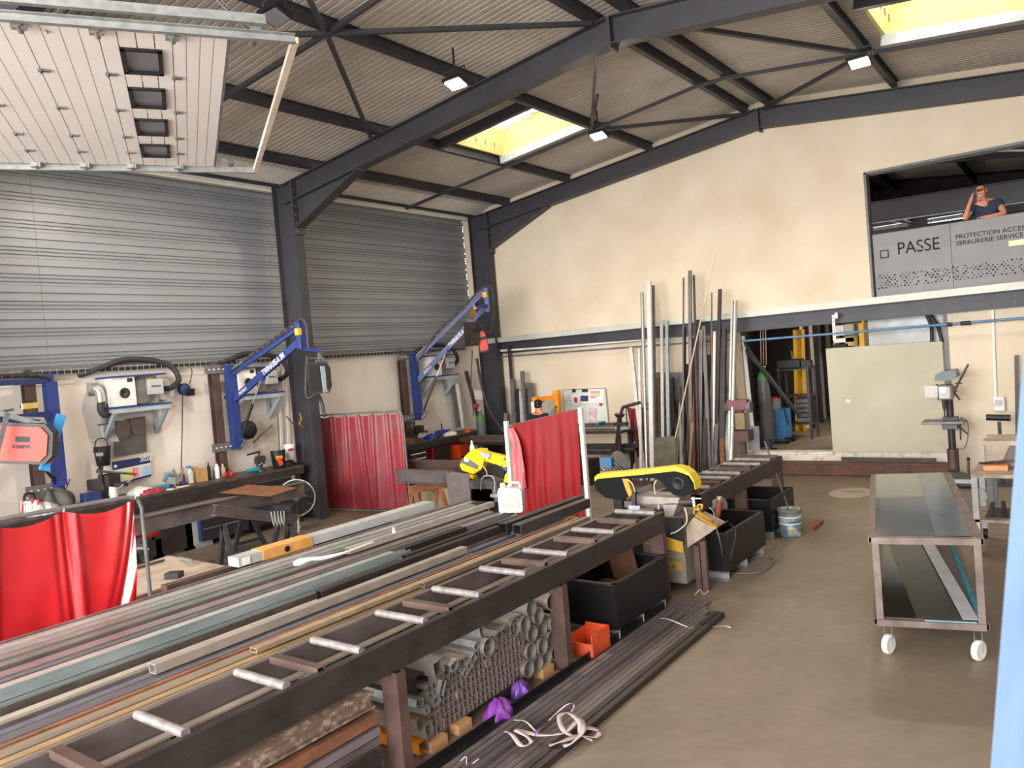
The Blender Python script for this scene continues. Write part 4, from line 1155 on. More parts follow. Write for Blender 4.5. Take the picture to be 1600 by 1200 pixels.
ribbon([fz(1031, 966, .08), fz(1045, 968, .08), fz(1070, 978, .08), fz(1078, 981, .06), fz(1100, 981, .012), fz(1130, 978, .01), fz(1142, 981, .01)], .012, .002).build('binding_tape', WHITEP, label='white binding tape at the far end of the floor bars', cat='tape')
ribbon([fz(835, 1145, .09), fz(848, 1136, .11), fz(840, 1142, .12), fz(836, 1150, .09)], .02, .002).build('tape_tag', PURPLE, label='purple tag knotted on the strap round the floor bars', cat='tag')
for (a, b_, l) in ((1085, 930, 'fine wire loop at the far tips of the floor bars'), (712, 1205 - 8, 'white tie near the lower end of the floor bars')):
    c = at(a, b_, Z=.03); MB().tube(spline([c, c + V((.05, .05, .05)), c + V((.1, .0, .02)), c + V((.13, .08, .04))], 5), .004, 5).build('wire_tie', STRAP, label=l, cat='wire')

# ============================================================ BUCKET
bk = at(1236, 836, Z=0); bk = V((bk.x, bk.y, 0))
bt = thing('paint_bucket', 'blue metal paint bucket with rusty rim standing on the open floor', 'bucket', bk)
BB = mat('bucket_blue', S(96, 132, 150), .5, .1, S(190, 186, 172), 9, detail=7, lo=.52, hi=.6)
MB().lathe(bk, [(.13, 0), (.135, .01), (.14, .1), (.145, .105), (.14, .11), (.142, .2), (.15, .205), (.15, .22), (.142, .22), (.143, .33), (.152, .335), (.152, .35), (.138, .35), (.13, .05), (.0, .05)], 24).build('body', BB, bt)
MB().lathe(bk, [(.146, .30), (.156, .335), (.154, .355), (.138, .352), (.138, .3)], 24).build('rim', RUST2, bt)
MB().lathe(bk, [(.1375, .27), (0, .28)], 20).build('contents', CREAMP, bt)
for z in (.16, .245): MB().lathe(bk, [(.1435, z), (.1465, z + .002), (.1465, z + .016), (.1435, z + .018)], 24).build('white_band', WHITEP, bt)
MB().cyl(bk + V((-.0, .03, .27)), at(1195, 690, Y=11.4), .012, n=8).build('bent_bar', MILL, label='long thin steel bar standing in the paint bucket against the table', cat='bar')
MB().box((bk.x + .12, bk.y + .25, 0), (bk.x + .22, bk.y + .75, .05)).build('brick_bar', RUST, label='red-brown steel offcut lying behind the paint bucket', cat='offcut')

# ============================================================ WELDING CURTAINS
def curtain(name, lab, a, b_, ztop, zbot, sag, folds, mt, amp=.03, skew=0, frame=True, fmat=MGREY, nu=60, seed=1, shrink=(0, 0), posts=True, sagn=5, pleat=0):
    """a, b_: floor ends of the frame; the curtain hangs from the top tube by rings"""
    a, b_ = V((a[0], a[1], 0)), V((b_[0], b_[1], 0)); d = (b_ - a); L = d.length; d.normalize(); n = V((-d.y, d.x, 0))
    t = thing(name, lab, 'welding curtain', (a + b_) / 2)
    r_ = .018
    if posts:
        pts = [a, a + V((0, 0, ztop - .12)), a + V((0, 0, ztop - .03)) + d * .03, a + V((0, 0, ztop)) + d * .12, b_ + V((0, 0, ztop)) - d * .12, b_ + V((0, 0, ztop - .03)) - d * .03, b_ + V((0, 0, ztop - .12)), b_]
        MB().tube(pts, r_, 8).build('frame_tube', fmat, t)
        MB().tube([a + V((0, 0, .03)), b_ + V((0, 0, .03))], r_, 8).build('bottom_tube', fmat, t)
        for p in (a, b_):
            MB().bar(p - n * .28 + V((0, 0, .02)), p + n * .28 + V((0, 0, .02)), .035, .035).build('foot', fmat, t)
    rd = random.Random(seed); ph = [rd.uniform(0, 6.3) for _ in range(8)]
    def f(u, v):
        ww = 1 - shrink[0] * v
        uu = .02 + .96 * (u * ww + (1 - ww) * shrink[1])
        z = ztop - .03 - sag * abs(math.sin(u * math.pi * sagn)) * (1 - v) - v * (ztop - .03 - zbot)
        k = amp * (.35 + .65 * v) * (math.sin(u * folds * 6.28 + ph[0] + skew * v) + .5 * math.sin(u * folds * 11.3 + ph[1] + 2 * v * skew) + .3 * math.sin(u * 3.1 + v * 4 + ph[2]) + .25 * math.sin(u * folds * 20 + ph[3] + 5 * v))
        if pleat:
            for q_ in range(sagn + 1):
                for o_, g_ in ((0, 1.), (.035, -.6), (-.03, .5)):
                    c_ = q_ / sagn + o_ + .05 * v * math.sin(q_ * 2.3 + 1) - (.10 * v * v if q_ == sagn else 0)
                    k += pleat * g_ * (1 - .45 * v) * math.exp(-((u - c_) / (.010 + .008 * v)) ** 2)
        return a + d * (uu * L) + n * k + V((0, 0, z))
    MB().grid(f, nu, 24, .003).build('vinyl_sheet', mt, t)
    for k in range(sagn + 1):
        p = a + d * (.02 + .96 * k / sagn) * L + V((0, 0, ztop - .015)); MB().lathe(p, [(.02, -.006), (.028, 0), (.02, .006)], 10, axis=d).build('ring', GALV, t)
    return t


curtain('welding_curtain', 'large glossy bright red welding curtain nearest the camera', (-7.35, 1.2), (-7.02, 3.62), 1.66, .15, .07, 2.2, VINYL, amp=.03, shrink=(.06, .0), seed=5, sagn=4, nu=260, pleat=.05)
curtain('welding_curtain', 'dusty red welding curtain on a black tube frame beside the grey column', (-11.95, 9.72), (-9.98, 10.05), 1.86, .06, .035, 2.0, VINYL2, amp=.016, seed=9, sagn=6, nu=200, pleat=.022)
curtain('welding_curtain', 'dark red welding curtain partly hidden behind the white leaning tubes', (-7.85, 14.5), (-6.9, 14.55), 1.46, .35, .05, 2, mat('maroon_vinyl', S(120, 26, 34), .4), amp=.05, shrink=(.5, .3), seed=3, sagn=3)
# third curtain hangs over a bar between two white posts
pa_, pb_ = V((-7.42, 9.75, 0)), V((-6.12, 9.9, 0))
c3 = thing('welding_curtain', 'deep red curtain hung between two white square posts behind the jerry can', 'welding curtain', (pa_ + pb_) / 2)
hL, hR = at(797, 658, Y=9.75).z, at(926, 636, Y=9.9).z
for p, h_ in ((pa_, hL), (pb_, hR)):
    MB().rhs(p, p + V((0, 0, h_)), .06, .06, up=(0, 1, 0)).build('post', WHITEP, c3)
    MB().box(p - V((.2, .2, 0)), p + V((.2, .2, .012))).build('base_plate', MGREY, c3)
bL, bR = pa_ + V((.05, 0, hL - .08)), pb_ + V((-.03, 0, hR - .03))
MB().tube([bL, bR], .018, 8).build('top_tube', MGREY, c3)


def f3(u, v):
    p = bL.lerp(bR, .05 + .93 * u - .04 * v * (1 - u))
    z = p.z + .01 - v * (p.z - .16)
    k = .024 * (.08 + .8 * v) * (math.sin(u * 9 + 1 + v) + .6 * math.sin(u * 29 + 2 * v) + .4 * math.sin(u * 47))
    return V((p.x + v * .02 * math.sin(7 * v), p.y - .025 + k, z))


MB().grid(f3, 70, 24, .003).build('vinyl_sheet', VINYL3, c3)


def f4(u, v):
    p = bL + V((.02, -.05, -.05)); w_ = .10 + .16 * math.sin(min(1, v * 1.2) * 2.6)
    return V((p.x + u * w_ + .06 * v + .02 * math.sin(9 * v), p.y - .03 + .03 * math.sin(u * 9 + v * 5), p.z - v * .95 + .04 * u))


MB().grid(f4, 16, 20, .003).build('folded_edge', VINPK, c3)

# ============================================================ WORKBENCHES ALONG THE LEFT WALL
WTOP = mat('bench_top_steel', S(98, 90, 86), .5, .4, S(70, 62, 58), 6, detail=7)
def bench(lab, y0, y1, z=1.03, xf=-11.52):
    t = thing('workbench', lab, 'workbench', (-11.85, (y0 + y1) / 2, 0))
    MB().box((XL + .06, y0, z - .04), (xf, y1, z)).build('bench_top', WTOP, t)
    MB().chan((xf - .01, y0, z - .1), (xf - .01, y1, z - .1), -.05, .12, .006).build('front_rail', DARKST, t)
    for y in (y0 + .1, (y0 + y1) / 2, y1 - .1):
        for x in (xf - .08, XL + .15): MB().rhs((x, y, 0), (x, y, z - .1), .06, .06, up=(1, 0, 0)).build('leg', DARKST, t)
    return t


bench('long dark steel workbench on the left wall before the first grey column', 1.8, 8.98)
bench('dark steel workbench on the left wall beyond the first grey column', 10.25, 14.35)


def chest(lab, y0, y1, z0, z1, body, front, n_, hm, xf=-11.58):
    t = thing('tool_cabinet', lab, 'tool cabinet', (-11.85, (y0 + y1) / 2, z0)); z1 -= .004
    MB().box((XL + .3, y0, z0), (xf - .02, y1, z1)).build('body', body, t, bevel=.006)
    hh = (z1 - z0 - .06) / n_
    for k in range(n_):
        a = z0 + .03 + k * hh
        dwr = MB().box((xf - .02, y0 + .03, a + .006), (xf, y1 - .03, a + hh - .006)).build('drawer', front, t)
        MB().bar((xf + .01, y0 + .05, a + hh - .02), (xf + .01, y1 - .05, a + hh - .02), .02, .02).build('handle', hm, dwr)
    return t


BL2 = mat('cabinet_black', S(46, 45, 50), .45)
chest('black tool cabinet with pale drawer handles under the bench by the column', 7.9, 8.75, .1, .92, BL2, BL2, 5, CREAMP)
chest('dark blue tool cabinet under the bench left of the black one', 6.9, 7.8, .1, .92, NAVY, BL2, 4, MGREY)
chest('black tool cabinet with white drawer handles right of the dusty curtain', 11.75, 12.3, .1, .95, BL2, BL2, 7, WHITEP)
chest('red tool cabinet with black drawers under the far workbench', 12.5, 13.1, .1, .95, RED, BL2, 6, DARKST)
oj = thing('welding_machine', 'orange welding machine box on the floor under the far workbench end', 'welder', (-11.6, 13.4, .35))
MB().box((-11.9, 13.2, .0), (-11.45, 13.75, .8)).build('body', mat('hot_orange', S(232, 78, 24), .45), oj, bevel=.03)
MB().box((-11.47, 13.3, .3), (-11.44, 13.65, .55)).build('front_panel', BLACK, oj)
MB().cyl((-11.9, 13.3, .1), (-11.9, 13.3, .0), .05).build('wheel', BLACK, oj)

# ============================================================ CRANE ARMS ON THE LEFT WALL
def crane(lab, Y, tip, low, mast_h=.42, txt=True, horizontal=False, pz=(1.55, 2.82)):
    t = thing('jib_crane', lab, 'crane', (-12.0, Y, 0))
    X0 = -11.92
    MB().ibeam((-12.08, Y - .22, 0), (-12.08, Y - .22, 2.98), .14, .14, .012, up=(1, 0, 0)).build('wall_post', BROWN, t)
    for z in (pz[0] - .02, pz[1] + .05):
        b0 = MB().box((-12.02, Y - .42, z - .07), (-11.98, Y - .02, z + .07)).build('bracket', MGREY, t)
        for dy in (.04, .13, .22, .31):
            MB().cyl((-11.98, Y - .40 + dy, z), (-11.96, Y - .40 + dy, z), .014, n=6).build('bolt', WHITEP, b0)
        MB().cbox((X0 - .02, Y - .02, z), (.14, .13, .13)).build('hinge_block', BLUE, t)
    MB().rhs((X0, Y, pz[0]), (X0, Y, pz[1]), .15, .15, up=(1, 0, 0)).build('pole', BLUE, t)
    root = V((X0, Y, 0)); d = (V((low.x, low.y, 0)) - root).normalized()
    a0 = root + V((0, 0, pz[0] + .78)) + d * .05; u0_ = root + V((0, 0, pz[1] - .05)) + d * .05
    if horizontal: a0.z, u0_.z = low.z, tip.z
    MB().bar(a0, low, .07, .11).build('lower_arm', BLUE, t)
    MB().bar(u0_, tip, .05, .07).build('upper_arm', BLUE, t)
    ms = V(((tip.x + low.x) / 2, (tip.y + low.y) / 2, 0)) + d * .05
    mst = MB().bar(V((ms.x, ms.y, low.z - .1)), V((ms.x, ms.y, tip.z + .08)), .15, .1, up=(d.x, d.y, 0)).build('mast', BLUE, t, bevel=.01)
    c = V((ms.x, ms.y, tip.z - .07)); nv = (CAM - c); nv.z = 0; nv.normalize(); nv = V((.2, -1, 0)).normalized()
    MB().cbox(c + d * .0 + nv * .06, (.10, .06, .11)).build('warning_sticker', mat('sticker_yellow', S(246, 190, 70), .5), mst)
    mid = a0.lerp(low, .45)
    st0 = V((X0, Y, pz[0] + .1)) + d * .12
    MB().cyl(st0, st0.lerp(mid, .55), .022, n=8).build('gas_strut', DARKST, t)
    MB().cyl(st0.lerp(mid, .55), mid, .011, n=8).build('strut_rod', ALU, t)
    MB().cbox(mid + V((0, 0, -.06)), (.07, .07, .08)).build('strut_lug', BLUE, t)
    MB().poly([V((X0, Y - .01, pz[0] + .16)) + d * .07, V((X0, Y - .01, pz[0] + .02)) + d * .07, V((X0, Y - .01, pz[0] + .1)) + d * .2], (0, 1, 0), .02).build('gusset', BLUE, t)
    up = V((0, 0, 1)); off = (u0_ - tip).normalized().cross(d.cross(up)).normalized()
    if off.z < 0: off = -off
    hs = [root + V((-.15, -.25, pz[1] + .18)), root + V((0, 0, pz[1] + .02)) + d * .0, u0_ + off * .07 + d * .15] + [u0_.lerp(tip, k) + off * .09 for k in (.3, .55, .8)] + [tip + off * .1 + d * .0, tip + V((0, 0, .13)) + d * .08, V((ms.x, ms.y, tip.z)) + d * .14, V((ms.x, ms.y, low.z - .1)) + d * .14]
    MB().tube(spline(hs, 6), .028, 8).build('hose', RUBBER, t)
    cb = MB().angle(u0_ + off * .04, tip + off * .04, .06, .05, .004)
    tray = cb.build('cable_rail', MGREY, t)
    for k in range(11):
        q = u0_.lerp(tip, .08 + k * .085) + off * .09; MB().cbox(q, (.05, .05, .012), Matrix.Rotation(.5, 3, 'Y')).build('clip', ALU, tray)
    if txt:
        xd = (low - a0).normalized(); yd = off; zc = xd.cross(yd)
        side = zc * .037
        if side.y > 0: side = -side
        TXW = mat('text_white', S(240, 240, 245), .5)
        text('lettering', 'TWINAXE-A 3M', .135, tmat(a0.lerp(low, .48) - off * .045 + side, xd, off), TXW, t, sx=.62, bold=.002)
        text('lettering', 'PRIMAX', .08, tmat(a0.lerp(low, .1) - off * .03 + side, xd, off), TXW, t, sx=.8)
    MB().tube(spline([root + V((0, -.1, pz[0] - .02)), root + V((.12, -.05, pz[0] - .1)), root + V((.2, 0, pz[0] - .02)), root + V((.28, .02, pz[0] + .1))], 5), .008, 5).build('cable_loop', RUBBER, t)
    return t, ms, d


X2 = -10.3
cr2, ms2, d2 = crane('blue jib crane arm reaching up in front of the first grey column', 7.92, at(467, 512, X=X2), at(466, 536, X=X2))
X3 = -10.5
cr3, ms3, d3 = crane('farthest blue jib crane arm reaching up before the corner column', 12.5, at(757, 456, X=X3), at(757, 481, X=X3))
t1, l1 = at(-120, 588, X=-10.5), at(-120, 632, X=-10.5)
cr1, ms1, d1 = crane('nearest blue jib crane with level arm above the orange welder', 5.0, V((-10.4, 3.0, 2.86)), V((-10.4, 3.0, 2.38)), horizontal=True, pz=(1.35, 2.85), txt=False)
q = at(47, 634, X=-11.2)
st_ = MB().cbox(q, (.34, .02, .075), Matrix.Rotation(math.atan2(-2.0, 1.5), 3, 'Z')).build('name_plate', mat('yellow_plate', S(236, 214, 120), .5), cr1)
text('lettering', 'SUPER BEAM 3M', .055, tmat(at(31, 638, X=-11.17), (-1.5 * -1, -2.0 * -1 * -1, 0) if 0 else V((-.6, .8, 0)), (0, 0, 1)), NAVY, cr1, sx=.8)
text('lettering', 'M', .16, tmat(at(-8, 634, X=-11.0), V((-.6, .8, 0)), (0, 0, 1)), MATS['text_white'], cr1)

# welders hanging from the arms
def welder(lab, c, rz, face, sz=(.5, .24, .42), tilt=0, txt='KEMPPI', cutc=True):
    t = thing('welding_machine', lab, 'welder', c, rz=rz); M = ROOTM[t.name]; w_, d_, h_ = [k / 2 for k in sz]
    Rt = Matrix.Rotation(tilt, 4, 'Y'); f = lambda p: M @ (Rt @ V(p).to_4d()).to_3d()
    def oc(k, yy): return [f((x, yy, z)) for x, z in ((-w_ * k, -h_ * k), (w_ * .75 * k, -h_ * k), (w_ * k, -h_ * .6 * k), (w_ * k, h_ * .55 * k), (w_ * .7 * k, h_ * k), (-w_ * .85 * k, h_ * k), (-w_ * k, h_ * .8 * k))]
    nrm = (M.to_3x3() @ V((0, 1, 0)))
    MB().poly(oc(1.0, -d_ + .03), nrm, d_ * 2 - .06).build('casing', DARKST, t, bevel=.01)
    for s_, nm in ((-1, 'side_cover'), (1, 'side_cover')):
        MB().poly(oc(.84, -d_ if s_ < 0 else d_ - .03), nrm, .03).build(nm, face, t, bevel=.004)
    MB().poly([f(p) for p in ((-.07, -d_ - .004, .02), (.09, -d_ - .004, .02), (.09, -d_ - .004, .09), (-.07, -d_ - .004, .09))], nrm, .006).build('display', BLACK, t)
    if txt:
        R3 = M.to_3x3() @ Rt.to_3x3()
        text('logo', txt, .06, tmat(f((-.1, -d_ - .004, -.055)), R3 @ V((1, 0, 0)), R3 @ V((0, 0, 1))), BLACK, t, bold=.002)
    MB().tube([f((-w_ * .7, 0, h_ - .01)), f((-w_ * .6, 0, h_ + .06)), f((w_ * .55, 0, h_ + .06)), f((w_ * .65, 0, h_ - .01))], .018, 8).build('handle', MGREY, t)
    return t


ORW = mat('welder_orange', S(218, 62, 40), .4, 0, S(208, 56, 36), 3)
c1 = at(40, 692, X=-10.6)
welder('orange-sided welding machine hanging in its cradle under the nearest crane', c1, R(52), ORW, (.66, .3, .50), tilt=R(8))
cr = thing('cradle', 'grey cradle with pale blue bar holding the nearest orange welder', 'cradle', c1 + V((0, 0, .3)))
MB().bar(at(-20, 640, X=-10.5), at(78, 668, X=-10.6), .05, .06).build('top_bar', BLUEG, cr)
MB().bar(at(12, 645, X=-10.4), at(-8, 720, X=-10.4), .03, .05).build('side_bar', MGREY, cr)
MB().bar(at(-20, 648, X=-10.4), at(20, 640, X=-10.7), .03, .03).build('cross_bar', MGREY, cr)
tb_ = thing('tube_guard', 'sky blue square tube strapped with orange tape beside the blue pole', 'tube', at(80, 690, X=-10.55))
p0, p1 = at(68, 735, X=-10.55), at(96, 648, X=-10.55)
MB().rhs(p0, p1, .10, .07, .006, up=(1, 0, 0)).build('tube', LBLUE, tb_)
for k in (.18, .55): MB().rhs(p0.lerp(p1, k - .035), p0.lerp(p1, k + .035), .108, .078, .003, up=(1, 0, 0)).build('tape_band', ORW, tb_)
q = at(497, 590, X=-10.15)
welder('grey-blue welding machine hanging from the arm by the grey column', q, R(60), BLACK, (.38, .3, .52), txt='')
hb = thing('hanger_arm', 'short blue hanger arm carrying the welder beside the grey column', 'bracket', q + V((0, 0, .3)))
MB().bar(V((ms2.x, ms2.y, at(466, 545, X=X2).z)), at(500, 548, X=-10.15), .08, .07).build('arm', BLUE, hb)
MB().bar(at(500, 548, X=-10.15), at(499, 570, X=-10.15), .05, .05, up=(1, 0, 0)).build('drop_bar', MGREY, hb)
MB().poly([at(509, 572, X=-9.98), at(513, 612, X=-9.98), at(505, 614, X=-9.98), at(500, 572, X=-9.98)], (1, 0, 0), .01).build('side_panel', BLUEG, hb)
MB().tube(spline([V((ms2.x, ms2.y, 2.95)) + d2 * .1, at(478, 600, X=-10.2), at(481, 622, X=-10.2), at(495, 616, X=-10.1), at(503, 630, X=-10.1), at(507, 650, X=-10.0)], 6), .03, 8).build('hose', RUBBER, label='thick black hose looping below the hanging grey-blue welder', cat='hose')
q = at(737, 522, X=-10.3)
welder('dark wire feeder box hanging from the farthest crane arm', q, R(75), DARKST, (.26, .24, .5), txt='')
q2 = at(754, 533, X=-10.2)
welder('orange slab-sided welding unit hanging below the farthest crane tip', q2, R(40), ORW, (.2, .12, .46), tilt=R(-8), txt='')
hb3 = thing('hanger_arm', 'short blue hanger arm at the tip of the farthest crane', 'bracket', q + V((0, 0, .4)))
MB().bar(V((ms3.x, ms3.y, at(757, 478, X=X3).z)), at(737, 482, X=-10.3), .08, .07).build('arm', BLUE, hb3)
MB().cbox(at(740, 482, X=-10.28), (.12, .05, .05)).build('label_plate', MATS['sticker_yellow'], hb3)
MB().bar(at(738, 484, X=-10.3), at(738, 497, X=-10.3), .1, .08, up=(1, 0, 0)).build('swivel', mat('brass', S(150, 118, 70), .4, .6), hb3)
MB().tube(spline([V((ms3.x, ms3.y, at(757, 475, X=X3).z)) + d3 * .12, at(770, 500, X=-10.2), at(762, 520, X=-10.1), at(745, 500, X=-10.1)], 6), .028, 8).build('hose', RUBBER, label='black hose hanging in a loop at the farthest crane tip', cat='hose')
MB().tube(spline([at(745, 560, X=-10.6), at(752, 600, X=-10.6), at(764, 640, X=-10.5), at(782, 668, X=-10.4), at(800, 690, X=-10.2)], 6), .03, 8).build('hose', RUBBER, label='long black hose sagging from the farthest welder to the floor clutter', cat='hose')
MB().tube(spline([at(738, 548, X=-10.5), at(736, 600, X=-10.5), at(740, 650, X=-10.5)], 5), .012, 6).build('cable', RUBBER, label='thin black cable hanging straight from the farthest dark feeder box', cat='cable')

# cable tray along the wall
ct = thing('cable_tray', 'wire mesh cable tray running along the left wall under the cladding', 'cable tray', (-12.15, 7, 3.0))
for z in (2.95, 3.03): MB().bar((-12.12, 0, z), (-12.12, 14.6, z), .012, .012).build('tray_wire', MGREY, ct)
MB().tube([(-12.18, 0, 2.985), (-12.18, 14.6, 2.985)], .028, 6).build('cable_bundle', RUBBER, ct)
mb = MB()
for k in range(145): mb.bar((-12.115, .1 + k * .1, 2.94), (-12.115, .1 + k * .1, 3.04), .008, .008, up=(1, 0, 0))
mb.build('tray_rung', ALU, ct, kind='stuff')

# ============================================================ EXTRACTORS
def extractor():
    t = thing('fume_extractor', 'x', 'fume extractor')
    MB().box((0, 0, 0), (.42, .36, .44)).build('fan_box', WHITEP, t, bevel=.005)
    MB().lathe((.425, .18, .2), [(.07, 0), (.08, .01), (.05, .012), (.045, .004), (0, .004)], 20, axis=(1, 0, 0)).build('fan_inlet', DARKST, t)
    MB().box((.42, .24, .36), (.425, .32, .42)).build('sticker', DARKST, t)
    MB().box((0, .36, 0), (.22, .82, .44)).build('rear_plate', LGREY, t)
    MB().cyl((.22, .46, .2), (.38, .46, .2), .19, n=20).build('motor_fan', MGREY, t)
    cb = MB().box((.22, .56, .14), (.44, .80, .38)).build('control_box', LGREY, t, bevel=.006)
    text('logo', 'PRIMAX', .048, tmat((.443, .60, .25), (0, 1, 0), (0, 0, 1)), NAVY, t, sx=.95)
    MB().box((.30, .60, .38), (.40, .67, .40)).build('lamp', AMB, cb)
    MB().box((-.02, -.03, .44), (.46, .86, .465)).build('top_plate', BLUE, t)
    MB().box((-.02, -.03, -.03), (.46, .9, -.005)).build('base_plate', BLUE, t)
    MB().box((0, .82, .04), (.12, 1.08, .36)).build('side_plate', LGREY, t)
    for k, (y, z) in enumerate(((.87, .32), (1.0, .32), (.87, .1), (1.0, .12), (1.03, .22))): MB().cyl((.12, y, z), (.13, y, z), .012, n=6).build('bolt', ALU, t)
    for y in (.02, .84):
        fr = MB()
        fr.bar((0.0, y, -.06), (.44, y, -.06), .05, .06); fr.bar((.02, y, -.5), (.02, y, -.03), .05, .05, up=(1, 0, 0)); fr.bar((.42, y, -.08), (.03, y, -.47), .05, .07)
        fr.build('bracket_arm', BLUEG, t)
    MB().box((.40, -.03, -.10), (.45, .9, -.03)).build('bracket_front', BLUEG, t)
    MB().tube(spline([(.12, 1.0, .22), (.2, 1.06, .22), (.18, 1.22, .34), (.12, 1.15, .56), (.1, .85, .68), (.1, .4, .72), (.1, .05, .62), (.06, -.3, .52)], 7), .045, 10).build('outlet_hose', RUBBER, t)
    return t


ex = extractor()
ex['label'] = 'white fume extractor on wall brackets above the wall calendar'
ex.location = (XL + .02, 5.82, 2.40)
e2 = dup(ex, (XL + .02, 8.0, 2.40), label='fume extractor behind the middle blue jib crane pole')
e3 = dup(ex, (XL + .02, 12.92, 2.40), label='fume extractor behind the farthest blue jib crane pole')
for o in (ex, e2, e3): o['group'] = 'wall-mounted fume extractors'
# wall duct
du = thing('exhaust_duct', 'silver elbow duct through the wall joining a black hose left of the extractor', 'duct', at(150, 620, X=-12.2))
MB().poly([at(136, 598, X=-12.23), at(156, 599, X=-12.23), at(156, 619, X=-12.23), at(137, 619, X=-12.23)], (1, 0, 0), .01).build('wall_plate', GALV, du)
MB().tube(spline([at(145, 610, X=-12.22), at(148, 606, X=-12.05), at(155, 612, X=-12.0), at(158, 628, X=-12.0)], 6), .07, 12).build('elbow', ALU, du)
MB().tube(spline([at(158, 626, X=-12.0), at(158, 640, X=-12.0), at(164, 648, X=-12.0), at(171, 641, X=-12.0), at(174, 622, X=-12.0)], 6), .055, 10).build('hose', RUBBER, du)
# hose reel with cable
hr = thing('cable_reel', 'small dark blue plug reel on the wall with a hanging cable', 'reel', at(290, 608, X=-12.15))
q = at(290, 608, X=-12.1)
MB().lathe(q - V((.1, 0, 0)), [(.09, 0), (.1, .02), (.07, .03), (.07, .08), (.1, .09), (.08, .12), (0, .12)], 16, axis=(1, 0, 0)).build('reel', NAVY, hr)
MB().cbox(q + V((0, .08, -.06)), (.1, .1, .12)).build('plug', BLACK, hr)
MB().tube(spline([at(296, 600, X=-12.1), at(300, 580, X=-12.1), at(292, 568, X=-12.15)], 5), .008, 5).build('top_cable', RUBBER, hr)
MB().tube(spline([at(285, 612, X=-12.1), at(285, 660, X=-12.1), at(284, 700, X=-12.1), at(283, 745, X=-12.1)], 4), .009, 5).build('hanging_cable', RUBBER, hr)
# backing plates and gloves under extractor one
MB().poly([at(178, 715, X=-12.22), at(229, 706, X=-12.22), at(226, 650, X=-12.22), at(195, 655, X=-12.22), at(178, 690, X=-12.22)], (1, 0, 0), .01).build('sheet_plate', MGREY, label='grey sheet plate on the wall behind the calendar', cat='plate')
for a, l in ((((180, 658), (196, 657), (202, 664), (200, 680), (187, 686), (178, 676)), 'dark work glove hanging under the extractor bracket, nearer the poster'), (((203, 656), (219, 655), (226, 664), (224, 676), (211, 682), (203, 672)), 'dark work glove hanging under the extractor bracket, farther from the poster')):
    MB().poly([at(x, y, X=-12.0) for x, y in a], (1, 0, 0), .05).build('work_glove', mat('glove_brown', S(90, 78, 76), .9), label=l, cat='glove', )
pr = MB().poly([at(156, 664, X=-12.2), at(178, 660, X=-12.2), at(186, 690, X=-12.2), at(174, 690, X=-12.2), at(160, 684, X=-12.2)], (1, 0, 0), .006).build('wall_paper', PAPER, label='pale paper sheet pinned on the wall above the hanging mask', cat='paper')
MB().bar(at(153, 664, X=-12.18), at(176, 661, X=-12.18), .02, .02).build('wall_strip', MGREY, label='thin grey strip holding the pale paper on the wall', cat='strip')

# calendar
ca = thing('calendar', '2026 wall calendar with navy header leaning above the bench', 'calendar', at(205, 750, X=-12.1))
CQ = [at(174, 722, X=-12.16), at(234, 712, X=-12.16), at(236, 744, X=-12.16), at(178, 759, X=-12.16)]
MB().poly([CQ[3], CQ[2], CQ[1], CQ[0]], (1, 0, 0), .006).build('sheet', PAPER, ca)
def cq(u, v, e=.008): return CQ[0].lerp(CQ[1], u).lerp(CQ[3].lerp(CQ[2], u), v) + V((e, 0, 0))
MB().poly([cq(0, .36), cq(1, .34), cq(1, 0), cq(0, 0)], (1, 0, 0), .002).build('header', NAVY, ca)
MB().poly([cq(0, 1), cq(1, 1), cq(1, .9), cq(0, .92)], (1, 0, 0), .002).build('footer', NAVY, ca)
cols = [S(170, 198, 224), S(170, 198, 224), S(180, 206, 170), S(200, 214, 150), S(226, 212, 130), S(236, 200, 120), S(226, 110, 120), S(232, 130, 140), S(204, 190, 214), S(170, 198, 224), S(150, 186, 224), S(150, 186, 224)]
for k in range(12):
    a, b_ = .03 + k * .08, .03 + k * .08 + .068
    MB().poly([cq(a, .88), cq(b_, .88), cq(b_, .42), cq(a, .42)], (1, 0, 0), .001).build('month_column', mat('month_%d' % k, cols[k], .8, 0, tuple(min(1, c * 1.5) for c in cols[k]), 60), ca)
yd_ = (cq(0, 0) - cq(0, 1)).normalized(); xd_ = (cq(1, 0) - cq(0, 0)).normalized()
text('year', '2026', .10, tmat(cq(.72, .2, .012), xd_, yd_), WHITEP, ca, bold=.002)
MB().cyl(cq(.08, .2, .008), cq(.08, .2, .014), .025, n=10).build('round_emblem', WHITEP, ca)

# hanging welding mask + mask vise etc.
def mask(lab, c, rz, mt=BLACK, strap=True, s_=1.0, lens=None):
    t = thing('welding_mask', lab, 'welding mask', c, rz=rz); M = ROOTM[t.name]; f = lambda p: M @ (V(p) * s_)
    def g(u, v):
        a = (u - .5) * 3.4; b_ = (v - .5) * 2.0
        return f((.12 * math.sin(a) * (1 - .25 * v), -.13 * math.cos(a) * math.cos(b_ * .8) + .05, .15 - v * .3))
    MB().grid(g, 16, 10, .006).build('shell', mt, t)
    MB().cbox(f((0, -.09, .04)), (.1 * s_, .03, .05 * s_), M.to_3x3()).build('lens', lens or GLASSD, t)
    if strap: MB().tube(spline([f((-.11, .0, .08)), f((-.08, .1, .12)), f((0, .14, .13)), f((.08, .1, .12)), f((.11, .0, .08))], 4), .01, 6).tube(spline([f((-.1, .02, .1)), f((-.06, .05, .25)), f((.06, .05, .25)), f((.1, .02, .1))], 4), .009, 6).build('head_strap', DARKST, t)
    return t


mask('black welding mask hanging on the wall beside the calendar', at(159, 713, X=-12.0), R(50))


# bench tools ----------------------------------------------------------
ZB = 1.03


